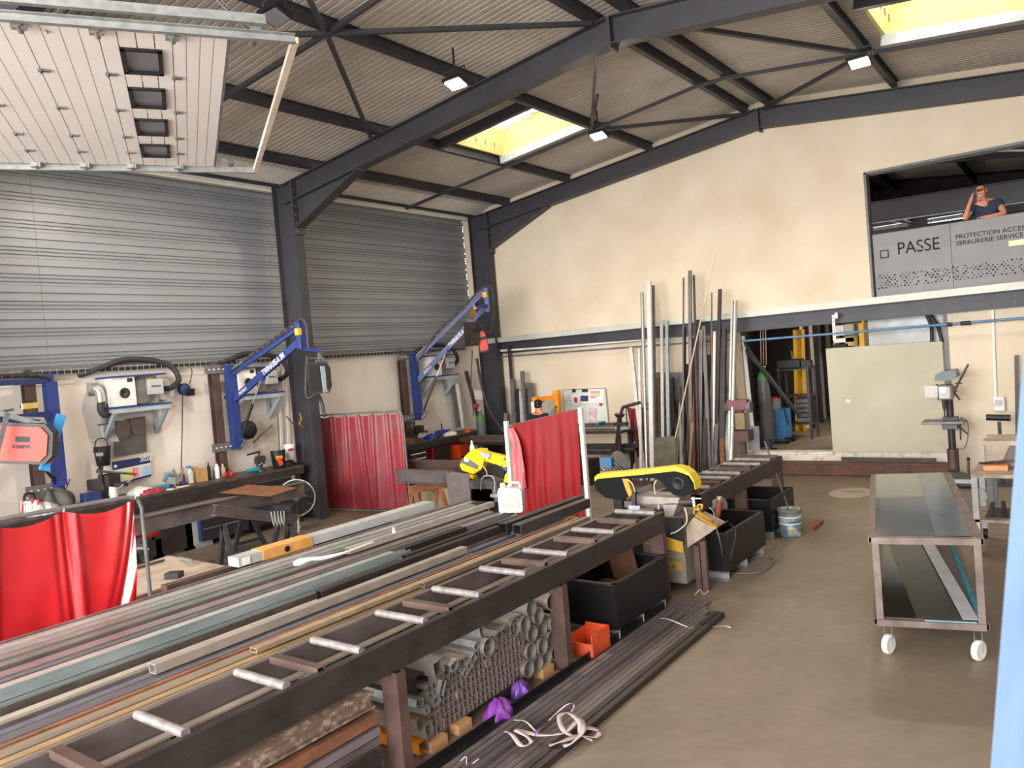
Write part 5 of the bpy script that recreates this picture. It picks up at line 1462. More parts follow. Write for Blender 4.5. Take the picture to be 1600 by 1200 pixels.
def vise(lab, c, rz, s_=1., mt=DARKST, bar=True):
    t = thing('bench_vise', lab, 'vise', c, rz=rz); M = ROOTM[t.name]; f = lambda p: M @ (V(p) * s_); R3 = M.to_3x3()
    MB().lathe(f((0, 0, 0)), [(.1 * s_, 0), (.09 * s_, .03 * s_), (.05 * s_, .05 * s_), (.06 * s_, .12 * s_)], 14).build('swivel_base', mt, t)
    MB().cbox(f((-.03, 0, .17)), (.2 * s_, .11 * s_, .11 * s_), R3).build('body', mt, t, bevel=.012)
    MB().cbox(f((.06, 0, .23)), (.05 * s_, .15 * s_, .08 * s_), R3).build('fixed_jaw', mt, t)
    MB().cbox(f((.14, 0, .21)), (.05 * s_, .15 * s_, .11 * s_), R3).build('moving_jaw', mt, t)
    MB().cyl(f((.1, 0, .16)), f((.3, 0, .16)), .022 * s_, n=10).build('screw', mt, t)
    MB().cyl(f((.28, -.1, .13)), f((.28, .1, .2)), .008 * s_, n=6).build('handle', ALU, t)
    if bar: MB().tube([f((0, 0, .26)), f((0, .02, .34)), f((.22, -.25, .33))], .018 * s_, 8).build('lever', DARKST, t)
    return t


def bottle(lab, c, h, r_, mt, capm, spray=False, nm='bottle'):
    t = thing(nm, lab, nm.replace('_', ' ') if len(nm) < 16 else 'bottle', c)
    MB().lathe(c, [(r_ * .95, 0), (r_, h * .05), (r_, h * .68), (r_ * .4, h * .84), (r_ * .36, h * .9)], 12).build('body', mt, t)
    if spray: MB().cyl(c + V((0, 0, h * .88)), c + V((0, 0, h)), r_ * .4, n=8).cbox(c + V((0, -.02, h)), (.03, .09, .03)).build('spray_head', capm, t)
    else: MB().cyl(c + V((0, 0, h * .88)), c + V((0, 0, h)), r_ * .42, r_ * .3, 10).build('cap', capm, t)
    return t


def bz(px, py, X=-11.8): 
    """bench-top spot showing at a picture point"""
    p = at(px, py, Z=ZB); p.x = max(XL + .12, min(-11.6, p.x)); return V((p.x, at(px, py, X=p.x).y, ZB))


def cloth(lab, c, sx_, sy_, sz_, mt, seed=2, cat='rag', nm='cloth'):
    return crumple(MB(), c, (sx_, sy_, sz_), 8, seed).build(nm, mt, label=lab, cat=cat)


vise('large black bench vise below the hanging welding mask', V((-11.75, at(160, 770, X=-11.75).y, ZB)), R(20), 1.5)
MB().cyl(at(153, 736, X=-11.7), at(213, 741, X=-11.7), .018, n=8).build('lever_bar', MILL, label='long steel lever bar lying across the large black vise', cat='bar')
vise('dark bench vise under the middle crane pole', V((-11.8, 8.25, ZB)), R(-20), 1.0)
vise('dark bench vise on the far workbench near the crane pole', V((-11.8, 12.2, ZB)), R(0), 1.25, bar=True)
yb = lambda px, X=-11.8: at(px, 740, X=X).y
bottle('white glue bottle standing by the vise behind the red curtain', V((-11.6, yb(164), ZB)), .32, .055, WHITEP, WHITEP)
bottle('clear spray bottle with blue trigger on the bench near the hanging cable', V((-11.95, yb(305), ZB)), .27, .05, mat('clear_plastic', S(226, 232, 232), .25), LBLUE, True, 'spray_bottle')
bottle('dark aerosol can left of the clear spray bottle', V((-11.95, yb(292), ZB)), .24, .045, mat('can_purple', S(96, 70, 120), .4), AMB, nm='aerosol_can')
bottle('red and white aerosol can before the brown crane post', V((-11.9, yb(345), ZB)), .28, .04, WHITEP, RED, nm='aerosol_can')
bottle('short cream bottle at the foot of the brown crane post', V((-11.95, yb(357), ZB)), .22, .04, CREAMP, WHITEP)
bottle('slim black grease tube standing beside the brown cardboard box', V((-11.9, yb(332), ZB)), .3, .03, BLACK, BLACK, nm='grease_tube')
bx = thing('cardboard_box', 'open brown cardboard box on the bench beside the spray bottle', 'box', (-11.98, yb(319), ZB))
MB().box((-12.12, yb(312), ZB), (-11.85, yb(327), ZB + .2)).build('body', CARD, bx)
MB().box((-12.12, yb(312) - .0, ZB + .2), (-11.85, yb(314), ZB + .25)).build('flap', CARD, bx)
MB().box((-12.05, yb(269), ZB), (-11.85, yb(276), ZB + .24)).build('grey_box', LGREY, label='upright light grey box on the bench where the cable ends', cat='box', bevel=.008)
hs_ = thing('ear_protector', 'red ear protectors on the bench before the brown post', 'ear protector', (-11.75, yb(352), ZB))
MB().ball((-11.72, yb(348), ZB + .05), .03, .05, .05).build('ear_cup', RED, hs_); MB().ball((-11.72, yb(358), ZB + .05), .03, .05, .05).build('ear_cup', RED, hs_)
MB().tube(spline([(-11.72, yb(348), ZB + .08), (-11.72, yb(353), ZB + .14), (-11.72, yb(358), ZB + .08)], 5), .01).build('band', BLACK, hs_)


def grinder(lab, c, rz, mt=TEAL):
    t = thing('angle_grinder', lab, 'grinder', c, rz=rz); M = ROOTM[t.name]; f = lambda p: M @ V(p)
    MB().cyl(f((-.12, 0, .05)), f((.1, 0, .05)), .032, .04, 12).build('body', mt, t)
    MB().cyl(f((.09, 0, .05)), f((.17, 0, .05)), .038, .03, 10).build('gear_head', DARKST, t)
    MB().cyl(f((.14, 0, .03)), f((.14, 0, .01)), .062, n=16).build('disc', MGREY, t)
    MB().cyl(f((.13, 0, .05)), f((.13, .12, .06)), .015, n=8).build('side_handle', BLACK, t)
    return t


grinder('teal angle grinder right of the calendar on the bench', V((-11.7, yb(246), ZB)), R(70))
grinder('teal angle grinder beside the middle crane pole on the bench', V((-11.7, 8.05, ZB)), R(80))
grinder('blue angle grinder lying on the far workbench', V((-11.7, 12.75, ZB)), R(70), NAVY)
grinder('second teal grinder standing on the table below the whiteboard', V((-8.2, 14.0, 1.09)), R(90))
mk = mask('orange and yellow striped welding mask on the bench by the middle crane', V((-11.65, 8.55, ZB + .16)), R(60), BLACK, False, 1.1, AMB)
MB().cbox((-11.55, 8.50, ZB + .13), (.03, .07, .14), Matrix.Rotation(.4, 3, 'X')).build('orange_stripe', ORA, mk)
dm = mask('silver and red grinding mask against the grey column', V((-11.8, 8.93, ZB + .25)), R(60), WHITEP, False, .9, RED)
cloth('white rag crumpled beneath the calendar on the bench', V((-11.75, yb(214), ZB)), .16, .2, .1, PAPER, 3)
cloth('red chequered rag on the bench edge right of the calendar', V((-11.62, yb(225), ZB)), .08, .22, .06, mat('red_check', S(190, 60, 70), .9, 0, S(110, 40, 60), 30), 5)
cloth('dark grey jacket heap on the bench before the blue pole', V((-11.8, yb(78), ZB)), .2, .28, .28, mat('grey_cloth', S(96, 96, 92), .95), 6, 'jacket', 'jacket')
cloth('white and grey rag heap beside the red tool bag', V((-11.65, yb(55), ZB)), .14, .2, .14, mat('white_rag', S(208, 204, 204), .9, 0, S(120, 116, 120), 14), 7)
cloth('white papers spread under the blue handles on the bench', V((-11.7, yb(255), ZB)), .1, .3, .02, PAPER, 8, 'paper', 'papers')
cloth('blue glove heap on the far workbench beside the vise', V((-11.65, 12.55, ZB)), .1, .16, .1, mat('royal_blue', S(40, 70, 170), .7), 9, 'glove', 'work_glove')
cloth('white and blue glove on the far workbench middle', V((-11.65, 13.2, ZB)), .1, .2, .08, PAPER, 10, 'glove', 'work_glove')
cloth('orange rag at the far end of the far workbench', V((-11.6, 13.75, ZB)), .06, .08, .07, ORA, 11)
cloth('brown clutter of fittings on the near end of the far workbench', V((-11.65, 11.75, ZB)), .12, .3, .1, mat('clutter_brown', S(120, 96, 70), .8, .2, S(60, 56, 54), 22), 12, 'fittings', 'fittings')
cloth('dark cluster of clamps on the bench before the grey column', V((-11.7, 8.75, ZB)), .08, .2, .09, BLACK, 13, 'clamps', 'clamps')
bm = thing('blue_machine', 'small royal blue bench machine with handle on the far workbench', 'machine', V((-11.85, 13.15, ZB)))
MB().box((-11.95, 13.0, ZB), (-11.75, 13.35, ZB + .12)).build('body', MATS['royal_blue'], bm, bevel=.02)
MB().cyl((-11.85, 13.15, ZB + .12), (-11.85, 13.15, ZB + .28), .015).build('handle', BLACK, bm)
rb = thing('tool_bag', 'red and white striped tool bag on the bench behind the curtain', 'bag', V((-11.7, yb(38), ZB)))
MB().box((-11.85, yb(26), ZB), (-11.6, yb(50), ZB + .22)).build('body', mat('red_stripe', S(190, 40, 50), .7, 0, S(232, 214, 214), 18, stretch=(1, 1, .3), lo=.48, hi=.52), rb, bevel=.03)
MB().tube(spline([(-11.72, yb(29), ZB + .2), (-11.72, yb(32), ZB + .3), (-11.72, yb(44), ZB + .3), (-11.72, yb(47), ZB + .2)], 4), .018).build('handle', BLACK, rb)
MB().box((-11.75, yb(118), ZB), (-11.58, yb(145), ZB + .18)).build('blue_case', NAVY, label='navy case on the bench left of the white glue bottle', cat='case', bevel=.01)
cl_ = thing('pliers_set', 'silver spread pliers standing on the small anvil block', 'pliers', at(278, 750, X=-11.4))
MB().bar(at(270, 733, X=-11.7), at(280, 752, X=-11.7), .03, .03).bar(at(286, 730, X=-11.7), at(282, 752, X=-11.7), .03, .03).build('arms', ALU, cl_)
MB().tube(spline([at(256, 752, X=-11.6), at(262, 742, X=-11.6), at(272, 743, X=-11.6)], 5), .03, 8).build('curved_guard', mat('guard_blue_grey', S(110, 130, 150), .4), label='blue-grey curved grinder guard beside the spread pliers', cat='guard')
# wall behind crane two: perforated pale plate, thin pipes, second tools
MB().poly([at(394, 650, X=-12.22), at(432, 645, X=-12.22), at(436, 718, X=-12.22), at(399, 722, X=-12.22)], (1, 0, 0), .01).build('splash_plate', mat('spattered_plate', S(216, 206, 192), .7, 0, S(196, 184, 168), 9), label='pale spattered sheet plate on the wall below the middle extractor', cat='plate')
MB().bar(at(396, 692, X=-12.0), at(426, 664, X=-12.0), .025, .03).build('file_bar', MGREY, label='grey file held diagonally against the pale spattered plate', cat='file')
for k, (a, b_) in enumerate((((434, 560), (441, 705)), ((445, 575), (452, 700)))):
    MB().bar(at(*a, X=-12.15), at(*b_, X=-12.15), .05, .03, up=(1, 0, 0)).build('cable_trunking', WHITEP, label=('white trunking on the wall left of the column', 'second white trunking touching the grey column')[k], cat='trunking')
MB().lathe(at(386, 672, X=-11.95), [(.16, 0), (.17, .02), (.15, .05), (.05, .06), (0, .06)], 16, axis=(1, -.4, 0)).build('spool_disc', BLACK, label='black round hose spool behind the middle crane pole foot', cat='spool')
for k, (a, b_, w_) in enumerate((((706, 600), (716, 668), .12), ((714, 600), (724, 668), .05), ((728, 580), (752, 672), .09))):
    MB().bar(at(*a, X=-12.1 + .1 * k), at(*b_, X=-12.1 + .1 * k), w_, .05, up=(1, 0, 0)).build('leaning_bar', (MGREY, WHITEP, BROWN)[k], label=('grey flat bar on the wall near the corner column', 'white trunking on the wall near the corner column', 'brown bar leaning beside the corner column')[k], cat='bar')
q = at(747, 616, X=-11.55)
MB().poly([at(741, 610, X=-11.58), at(753, 610, X=-11.58), at(754, 624, X=-11.58), at(742, 624, X=-11.58)], (1, 0, 0), .004).build('notice_paper', PAPER, label='white printed notice taped on the corner column', cat='notice')
MB().cbox(at(744, 634, X=-11.5), (.08, .12, .08)).build('wall_socket', mat('socket_red', S(170, 70, 56), .5), label='small red socket on the corner column', cat='socket')


def gas_bottle(lab, c, h, r_, body, shoulder, cap=True):
    t = thing('gas_cylinder', lab, 'gas cylinder', c)
    MB().lathe(c, [(r_ * .96, 0), (r_, .02), (r_, h * .84)], 20).build('body', body, t)
    MB().lathe(c, [(r_, h * .84), (r_ * .9, h * .89), (r_ * .55, h * .94), (r_ * .3, h * .955)], 20).build('shoulder', shoulder, t)
    if cap: MB().lathe(c, [(r_ * .3, h * .955), (r_ * .36, h * .96), (r_ * .36, h * .99), (r_ * .6, h), (r_ * .6, h * 1.02), (0, h * 1.02)], 14).build('valve', ALU, t)
    return t


gas_bottle('green-topped gas cylinder beside the corner column', V((-11.35, 13.95, 0)), 1.5, .11, mat('grey_green', S(96, 104, 96), .5), GREEN)
gc = gas_bottle('tall grey gas cylinder with green shoulder in the store room', V((-5.33, 15.75, .41)), 1.62, .12, mat('cyl_grey', S(84, 84, 86), .45), GREEN)
# hook, brass torch on the first column
MB().tube(spline([at(468, 645, X=-11.5), at(471, 655, X=-11.5), at(468, 662, X=-11.5), at(474, 668, X=-11.5)], 5), .018, 6).build('torch', mat('brass_torch', S(176, 140, 70), .4, .6), label='brass cutting torch hanging on the first grey column', cat='torch')
MB().tube(spline([at(447, 650, X=-11.55), at(458, 662, X=-11.5), at(468, 667, X=-11.5), at(473, 680, X=-11.5), at(474, 720, X=-11.5)], 5), .01, 5).build('torch_hose', RUBBER, label='thin dark hose running down the first grey column', cat='hose')

# ============================================================ FAN
fn = thing('drum_fan', 'round floor fan with wire guard standing at the end of the long beams', 'fan', (-10.9, 8.35, 0))
fcn = at(463, 778, X=-10.9); ax = V((.75, -.66, 0)).normalized(); fr_ = .31
MB().tube([fcn + (V((0, 0, 1)) * math.cos(k * math.pi / 14) + ax.cross(V((0, 0, 1))) * math.sin(k * math.pi / 14)) * fr_ for k in range(29)], .014, 6).build('guard_ring', ALU, fn)
MB().lathe(fcn - ax * .16, [(.0, 0), (.1, 0), (.3, .03), (.31, .16)], 24, axis=ax).build('drum', BLACK, fn)
for k in range(12):
    a_ = k * math.pi / 6; e_ = V((0, 0, 1)) * math.cos(a_) + ax.cross(V((0, 0, 1))) * math.sin(a_)
    MB().tube([fcn + ax * .03, fcn + e_ * fr_], .004, 4).build('guard_wire', MGREY, fn)
for k in range(3):
    a_ = k * 2.094; e_ = V((0, 0, 1)) * math.cos(a_) + ax.cross(V((0, 0, 1))) * math.sin(a_); g_ = ax.cross(e_)
    MB().poly([fcn - ax * .06 + e_ * .05 - g_ * .04, fcn - ax * .06 + e_ * .27 - g_ * .1, fcn - ax * .04 + e_ * .28 + g_ * .08, fcn - ax * .04 + e_ * .05 + g_ * .04], ax, .008).build('blade', DARKST, fn)
MB().cyl(fcn - ax * .05, fcn + ax * .04, .05, n=12).build('hub', MGREY, fn)
MB().tube(spline([fcn + V((0, 0, -.31)) + ax * .1, V((fcn.x, fcn.y, .02)) + ax * .25, V((fcn.x, fcn.y, .02)) - ax * .2, fcn + V((0, 0, -.31)) - ax * .1], 5), .016, 6).build('stand', ALU, fn)

# ============================================================ LONG BEAMS ON TRESTLES (LEFT)
def trestle(lab, c, L, h, dirv, mt=ANTH, spread=.28):
    c = V(c); d = V(dirv).normalized(); n = V((-d.y, d.x, 0)); t = thing('trestle', lab, 'trestle', c)
    MB().ibeam(c - d * L / 2 + V((0, 0, h - .06)), c + d * L / 2 + V((0, 0, h - .06)), .12, .12, .01).build('top_beam', mt, t)
    for s_ in (-1, 1):
        e = c + d * s_ * L * .36
        for q_ in (-1, 1): MB().bar(e + V((0, 0, h - .12)) + n * q_ * .03, e + n * q_ * spread, .06, .06, up=d).build('leg', mt, t)
        MB().bar(e - n * spread * .7 + V((0, 0, .1)), e + n * spread * .7 + V((0, 0, .1)), .05, .04).build('foot_bar', mt, t)
    return t


trestle('dark steel trestle under the long beams beside the fan', (-10.3, 7.2, 0), 1.3, .73, (1, 0, 0))
trestle('dark steel trestle under the long beams nearer the red curtain', (-10.2, 4.9, 0), 1.3, .73, (1, 0, 0))
MB().ibeam((-10.12, 3.2, .845), (-10.12, 7.85, .845), .15, .22, .014).build('steel_beam', MILL, label='long grey I-beam with open end on the trestles by the fan', cat='steel beam')
MB().ibeam((-10.42, 3.0, .83), (-10.42, 7.6, .83), .15, .2, .014).build('steel_beam', BROWN, label='brown I-beam on the trestles behind the grey one', cat='steel beam')
MB().add([at(*p, Z=.985) for p in ((342, 770), (388, 757), (464, 762), (420, 776))] + [at(*p, Z=.97) for p in ((342, 770), (388, 757), (464, 762), (420, 776))], [(3, 2, 1, 0), (4, 5, 6, 7), (0, 1, 5, 4), (1, 2, 6, 5), (2, 3, 7, 6), (3, 0, 4, 7)]).build('rusty_plate', RUST, label='rusty steel plate lying on the long beams by the fan', cat='plate')
sb = thing('steel_beam', 'short grey I-beam with cable loops on the near trestle below the fan', 'steel beam', (-9.8, 6.8, 0))
MB().ibeam(at(335, 797, X=-9.75), at(465, 812, X=-9.75), .14, .15, .012).build('beam', MILL, sb)
e0 = at(455, 818, X=-9.75); e0.z = 0
for p, q_ in (((-9.75, 7.25, .45), (-9.95, 7.25, 0)), ((-9.75, 7.25, .45), (-9.55, 7.25, 0)), ((-9.75, 6.15, .65), (-9.95, 6.15, 0)), ((-9.75, 6.15, .65), (-9.55, 6.15, 0))): MB().bar(p, q_, .06, .06, up=(0, 1, 0)).build('leg', ANTH, sb)
for k in range(4):
    c = at(424 + k * 5, 806, X=-9.66); MB().tube([c + V((0, .0, .06)), c + V((.01, .01, -.1)), c + V((.0, .03, -.17)), c + V((0, .05, -.08)), c + V((0, .06, .06))], .01, 5).build('cable_loop', LGREY, sb)
MB().bar(at(205, 805, X=-11.49), at(360, 768, X=-11.49), .04, .16).build('steel_strip', DARKST, label='dark steel channel along the bench front behind the long beams', cat='channel')
MB().bar(at(198, 852, X=-10.9), at(248, 832, X=-10.9), .05, .04).build('red_bar', RED, label='thin red bar under the long beams beside the red curtain', cat='bar')
# wooden table with plates
wt = thing('work_table', 'low table with a worn pale plywood top behind the glossy curtain', 'table', (-8.35, 4.5, 0))
tq = [at(192, 893, Z=.55), at(262, 868, Z=.55), at(352, 884, Z=.55), at(240, 923, Z=.55), at(205, 935, Z=.55)]
MB().poly([p - V((0, 0, .06)) for p in tq], (0, 0, 1), .06).build('table_top', WOODG, wt)
for p in tq[:4]: MB().bar(V((p.x * .98 - .16, p.y * .98 + .09, 0)), V((p.x * .98 - .16, p.y * .98 + .09, .5)), .06, .06, up=(1, 0, 0)).build('leg', BROWN, wt)
MB().cbox(at(272, 898, Z=.585), (.16, .12, .06), Matrix.Rotation(.5, 3, 'Z')).build('steel_block', DARKST, label='small dark steel block on the plywood table top', cat='block')
MB().bar(at(212, 888, Z=.57), at(256, 875, Z=.57), .03, .02).build('steel_bar', BROWN, label='brown flat bar lying on the plywood table top', cat='steel bar')
MB().tube(spline([at(280, 872, Z=.57), at(298, 876, Z=.59), at(302, 882, Z=.57)], 4), .02, 6).build('clamp_bar', ALU, label='silver bent clamp bar on the plywood table top', cat='clamp')
MB().tube(spline([at(197, 878, X=-8.6), at(199, 862, X=-8.6), at(220, 857, X=-8.6), at(232, 858, X=-8.6)], 5), .015, 6).build('tube_bracket', LGREY, label='pale bent tube bracket beside the glossy curtain post', cat='bracket')
crumple(MB(), at(190, 905, X=-7.6) + V((0, 0, -.1)), (.05, .1, .14), 8, 21).build('hose_coil', BLACK, label='black hose coil peeping past the glossy curtain edge', cat='hose')
for k, (px, w_, h_, m_) in enumerate(((262, .35, .5, BROWN), (300, .25, .55, LGREY), (215, .3, .35, DARKST))):
    p = at(px, 850, X=-11.9)
    bb = thing('storage_unit', ('brown open cabinet on the floor under the left workbench', 'pale grey locker panel on the floor under the left workbench', 'dark crate on the floor under the left workbench')[k], 'storage unit', (-11.9, p.y, 0))
    MB().box((-12.1, p.y - w_, 0), (-11.7, p.y + w_, h_)).build('body', m_, bb)
    MB().box((-11.7, p.y - w_ + .04, .05), (-11.68, p.y + w_ - .04, h_ - .05)).build('door', DARKST if k != 1 else LGREY, bb)

# ============================================================ BEAMS BETWEEN THE CURTAINS
trestle('orange-brown steel trestle between the dusty curtain and the yellow saw', (-9.2, 9.7, 0), .7, .62, (.3, 1, 0), mat('orange_brown', S(170, 110, 70), .7, .1, S(130, 90, 64), 5), .2)
MB().ibeam((-10.3, 10.45, .80), (-8.6, 10.42, .80), .18, .2, .014).build('steel_beam', BROWN, label='brown I-beam lying crosswise behind the yellow saw', cat='steel beam')
MB().ibeam((-9.9, 9.7, .74), (-8.55, 9.65, .74), .18, .22, .014).build('steel_beam', MILL, label='grey I-beam lying crosswise in front of the brown one', cat='steel beam')
MB().poly([at(697, 742, Y=9.35), at(706, 737, Y=9.35), at(732, 741, Y=9.35), V((at(737, 800, Y=9.35).x, 9.35, 0)), V((at(703, 800, Y=9.35).x, 9.35, 0))], (0, 1, 0), .02).build('steel_plate', mat('grey_brown_plate', S(118, 106, 104), .55, .3), label='upright grey-brown steel plate just left of the yellow saw', cat='plate')
MB().poly([(-9.6, 9.95, .0), (-8.95, 9.95, .0), (-8.95, 9.95, .5), (-9.6, 9.95, .46)], (0, 1, 0), .02).build('olive_board', mat('olive_board', S(150, 134, 100), .7), label='tan board leaning behind the orange-brown trestle', cat='board')
MB().bar(at(655, 790, Z=.03), at(688, 785, Z=.03), .06, .05).build('pale_block', LGREY, label='pale block on the floor below the tan board', cat='block')
cloth('red and white rag on the ground by the orange-brown trestle', at(682, 778, Z=.0) + V((-.1, .1, 0)), .12, .16, .14, mat('red_white', S(196, 70, 66), .9, 0, S(220, 214, 208), 20), 31)

# ============================================================ YELLOW BANDSAW BEHIND THE RACK
YS = 9.95


def plate(pts, Y, th, nm, mt, par, bevel=.008): return MB().poly([at(x, y, Y=Y) for x, y in pts][::-1], (0, 1, 0), th).build(nm, mt, par, bevel=bevel)


s1 = thing('bandsaw', 'yellow and grey bandsaw with raised bow behind the stock rack', 'bandsaw', (at(775, 800, Y=YS).x, YS, 0))
plate([(726, 713), (738, 702), (750, 703), (757, 718), (752, 733), (740, 741), (722, 735), (718, 727)], YS, .2, 'wheel_cover', YEL, s1, .02)
plate([(748, 704), (796, 716), (802, 728), (776, 726), (756, 720)], YS + .03, .12, 'bow_arm', YEL, s1, .015)
plate([(760, 718), (780, 716), (806, 728), (786, 730)], YS - .02, .06, 'bow_cover', YEL, s1, .01)
plate([(722, 716), (736, 720), (747, 728), (745, 733), (731, 728), (719, 722)], YS - .015, .02, 'label_strip', MGREY, s1, .002)
plate([(725, 716), (733, 717), (732, 722), (725, 721)], YS - .025, .01, 'warning_label', WHITEP, s1, 0)
plate([(750, 705), (766, 710), (762, 718), (752, 714)], YS - .03, .02, 'logo_plate', LGREY, s1, 0)
plate([(728, 740), (740, 744), (740, 749), (727, 744)], YS - .03, .1, 'lower_guide', YEL, s1, .004)
plate([(789, 742), (796, 733), (806, 736), (806, 758), (787, 753)], YS, .14, 'rear_cover', YEL, s1, .01)
plate([(758, 722), (790, 730), (786, 748), (764, 740), (752, 752), (746, 750)], YS + .12, .1, 'inner_frame', DARKST, s1)
plate([(733, 752), (748, 748), (772, 754), (768, 764), (742, 764)], YS, .4, 'saw_table', MGREY, s1)
plate([(736, 764), (768, 764), (774, 790), (744, 796), (736, 782)], YS + .02, .35, 'base_casting', MILL, s1, .02)
plate([(768, 770), (795, 766), (800, 800), (765, 800)], YS + .1, .35, 'base_block', DARKST, s1, .01)
plate([(766, 772), (779, 772), (779, 777), (766, 777)], YS - .02, .06, 'vise_jaw', LGREY, s1, .005)
MB().cyl(at(796, 725, Y=YS + .2), at(796, 725, Y=YS + .05), .13, n=18).build('motor', mat('motor_blue', S(50, 84, 120), .4), s1)
MB().tube(spline([at(751, 766, Y=YS - .05), at(753, 748, Y=YS - .05), at(762, 743, Y=YS - .05), at(772, 748, Y=YS - .05), at(773, 770, Y=YS - .05)], 5), .012, 6).build('coolant_hose', LGREY, s1)
MB().tube(spline([at(754, 727, Y=YS - .02), at(760, 736, Y=YS - .05), at(761, 745, Y=YS - .05)], 5), .01, 6).build('thin_hose', CREAMP, s1)
cx_ = at(770, 790, Y=YS + .25).x
for dx in (-.2, .2): MB().bar((cx_ + dx, YS + .25, 0), (cx_ + dx, YS + .25, .6), .1, .1, up=(1, 0, 0)).build('leg', DARKST, s1)
MB().box((cx_ - .35, YS + .02, .3), (cx_ + .3, YS + .45, .62)).build('stand_box', mat('stand_grey', S(132, 124, 114), .6), s1)
bottle('white glue bottle standing behind the yellow saw head', V((-8.72, 10.42, .902)), .36, .045, WHITEP, WHITEP)

# ============================================================ BLACK AND YELLOW BANDSAW
YB = 7.62
SBLK = mat('saw_black', S(17, 16, 18), .6, 0, S(12, 12, 13), 6, spec=.15)
s2 = thing('bandsaw', 'black bandsaw with yellow top edge between the two roller tables', 'bandsaw', (-3.9, 7.75, 0))
top = [(930, 744), (934, 740), (1055, 728), (1066, 731), (1078, 739), (1085, 750), (1086, 760)]
blk = [(930, 745), (1050, 736), (1062, 738), (1075, 746), (1082, 756), (1085, 763), (1080, 772), (1068, 777), (1052, 773), (1043, 765), (1032, 751), (1022, 747), (972, 748), (976, 765), (984, 776), (966, 782), (945, 777), (931, 766), (928, 752)]
plate(blk, YB, .02, 'front_cover', SBLK, s2, .004)
MB().poly([at(x, y, Y=YB + .02) for x, y in blk][::-1], (0, 1, 0), .2)  .build('bow_body', SBLK, s2, bevel=.01)
edge = [(929, 745), (934, 741), (1000, 735), (1054, 729), (1066, 732), (1077, 740), (1084, 751), (1086, 762)]
P_ = [at(x, y, Y=YB - .005) for x, y in edge]; Q_ = [at(x, y + (7 if i < 5 else 4), Y=YB - .005) for i, (x, y) in enumerate(edge)]
mb = MB()
for i in range(len(P_) - 1):
    a, b_, c, d_ = P_[i], P_[i + 1], Q_[i + 1], Q_[i]; yv = V((0, .17, 0))
    mb.add([a, b_, c, d_, a + yv, b_ + yv, c + yv, d_ + yv], [(3, 2, 1, 0), (4, 5, 6, 7), (0, 1, 5, 4), (1, 2, 6, 5), (2, 3, 7, 6), (3, 0, 4, 7)])
mb.build('yellow_top_cover', YEL, s2)
plate([(972, 748), (980, 748), (988, 772), (983, 777), (978, 766)], YB - .015, .05, 'yellow_guard', YELD, s2, .003)
MB().lathe(at(1059, 756, Y=YB), [(.08, 0), (.075, .006), (.05, .007), (.045, .003), (0, .003)], 20, axis=(0, -1, 0)).build('wheel_boss', mat('boss', S(24, 23, 26), .5, spec=.3), s2)
for a, b_, c_, d_, nm, m_ in ((994, 775, 1062, 789, 'clamp_beam', mat('dusty_casting', S(168, 158, 148), .7, .2, S(140, 130, 120), 10)), (975, 783, 1056, 795, 'saw_table', MILL)):
    plate([(a, b_), (c_, b_ + 3), (c_ - 1, d_), (a + 1, d_ - 2)], YB + .05, .3, nm, m_, s2, .01)
plate([(1035, 789), (1058, 789), (1052, 806), (1040, 806)], YB - .05, .2, 'casting_step', MATS['dusty_casting'], s2, .006)
MB().cyl(at(1062, 785, Y=YB - .03), at(1084, 784, Y=YB - .03), .035, n=14).build('vise_cylinder', DARKST, s2)
MB().cyl(at(1080, 779, Y=YB - .1), at(1096, 779, Y=YB - .1), .008, n=6).build('vise_handle', ALU, s2)
plate([(1081, 777), (1084, 777), (1086, 792), (1083, 792)], YB - .06, .02, 'white_lever', WHITEP, s2, .002)
plate([(986, 772), (992, 770), (993, 793), (987, 793)], YB - .08, .05, 'guide_post', DARKST, s2, .003)
MB().bar(at(986, 772, Y=YB + .03), at(1020, 758, Y=YB + .03), .05, .05).build('guide_arm', DARKST, s2)
MB().cyl(at(1029, 796, Y=YB - .1), at(1029, 789, Y=YB - .1), .012, n=8).build('stop_pin', LGREY, s2)
MB().tube(spline([at(981, 749, Y=YB - .03), at(988, 756, Y=YB - .04), at(992, 768, Y=YB - .03)], 5), .008, 5).build('coolant_hose', CREAMP, s2)
MB().tube(spline([at(1026, 750, Y=YB - .03), at(1022, 758, Y=YB - .04), at(1024, 772, Y=YB - .03)], 5), .008, 5).build('coolant_hose', CREAMP, s2)
MB().box((-3.98, 7.5, .1), (-3.5, 8.05, .80)).build('base_cabinet', mat('saw_base', S(128, 120, 110), .5), s2)
MB().box((-4.45, 7.55, .0), (-3.98, 8.0, .74)).build('base_cabinet_rear', DARKST, s2)
bx_ = MB().box((-3.98, 7.46, .52), (-3.49, 7.5, .80)).build('dark_band', BLACK, s2)
MB().poly([(-3.98, 7.455, .52), (-3.49, 7.455, .44), (-3.49, 7.455, .56), (-3.98, 7.455, .66)], (0, -1, 0), .006).build('yellow_band', YELD, s2)
text('logo', 'FMB', .10, tmat((-3.72, 7.49, .26), (1, 0, 0), (0, 0, 1)), YELD, s2, bold=.003)
for z in (.24, .38): MB().box((-3.74, 7.488, z), (-3.52, 7.494, z + .008)).build('logo_line', YELD, s2)
plate([(982, 790), (1000, 791), (998, 800), (983, 800)], YB - .1, .02, 'rag', mat('rag_blue', S(186, 200, 226), .8), s2, 0)
cbx = thing('control_box', 'dusty beige wedge-shaped control box with red stop button beside the saw', 'control box', (-3.25, 7.9, .5))
YC = 7.55
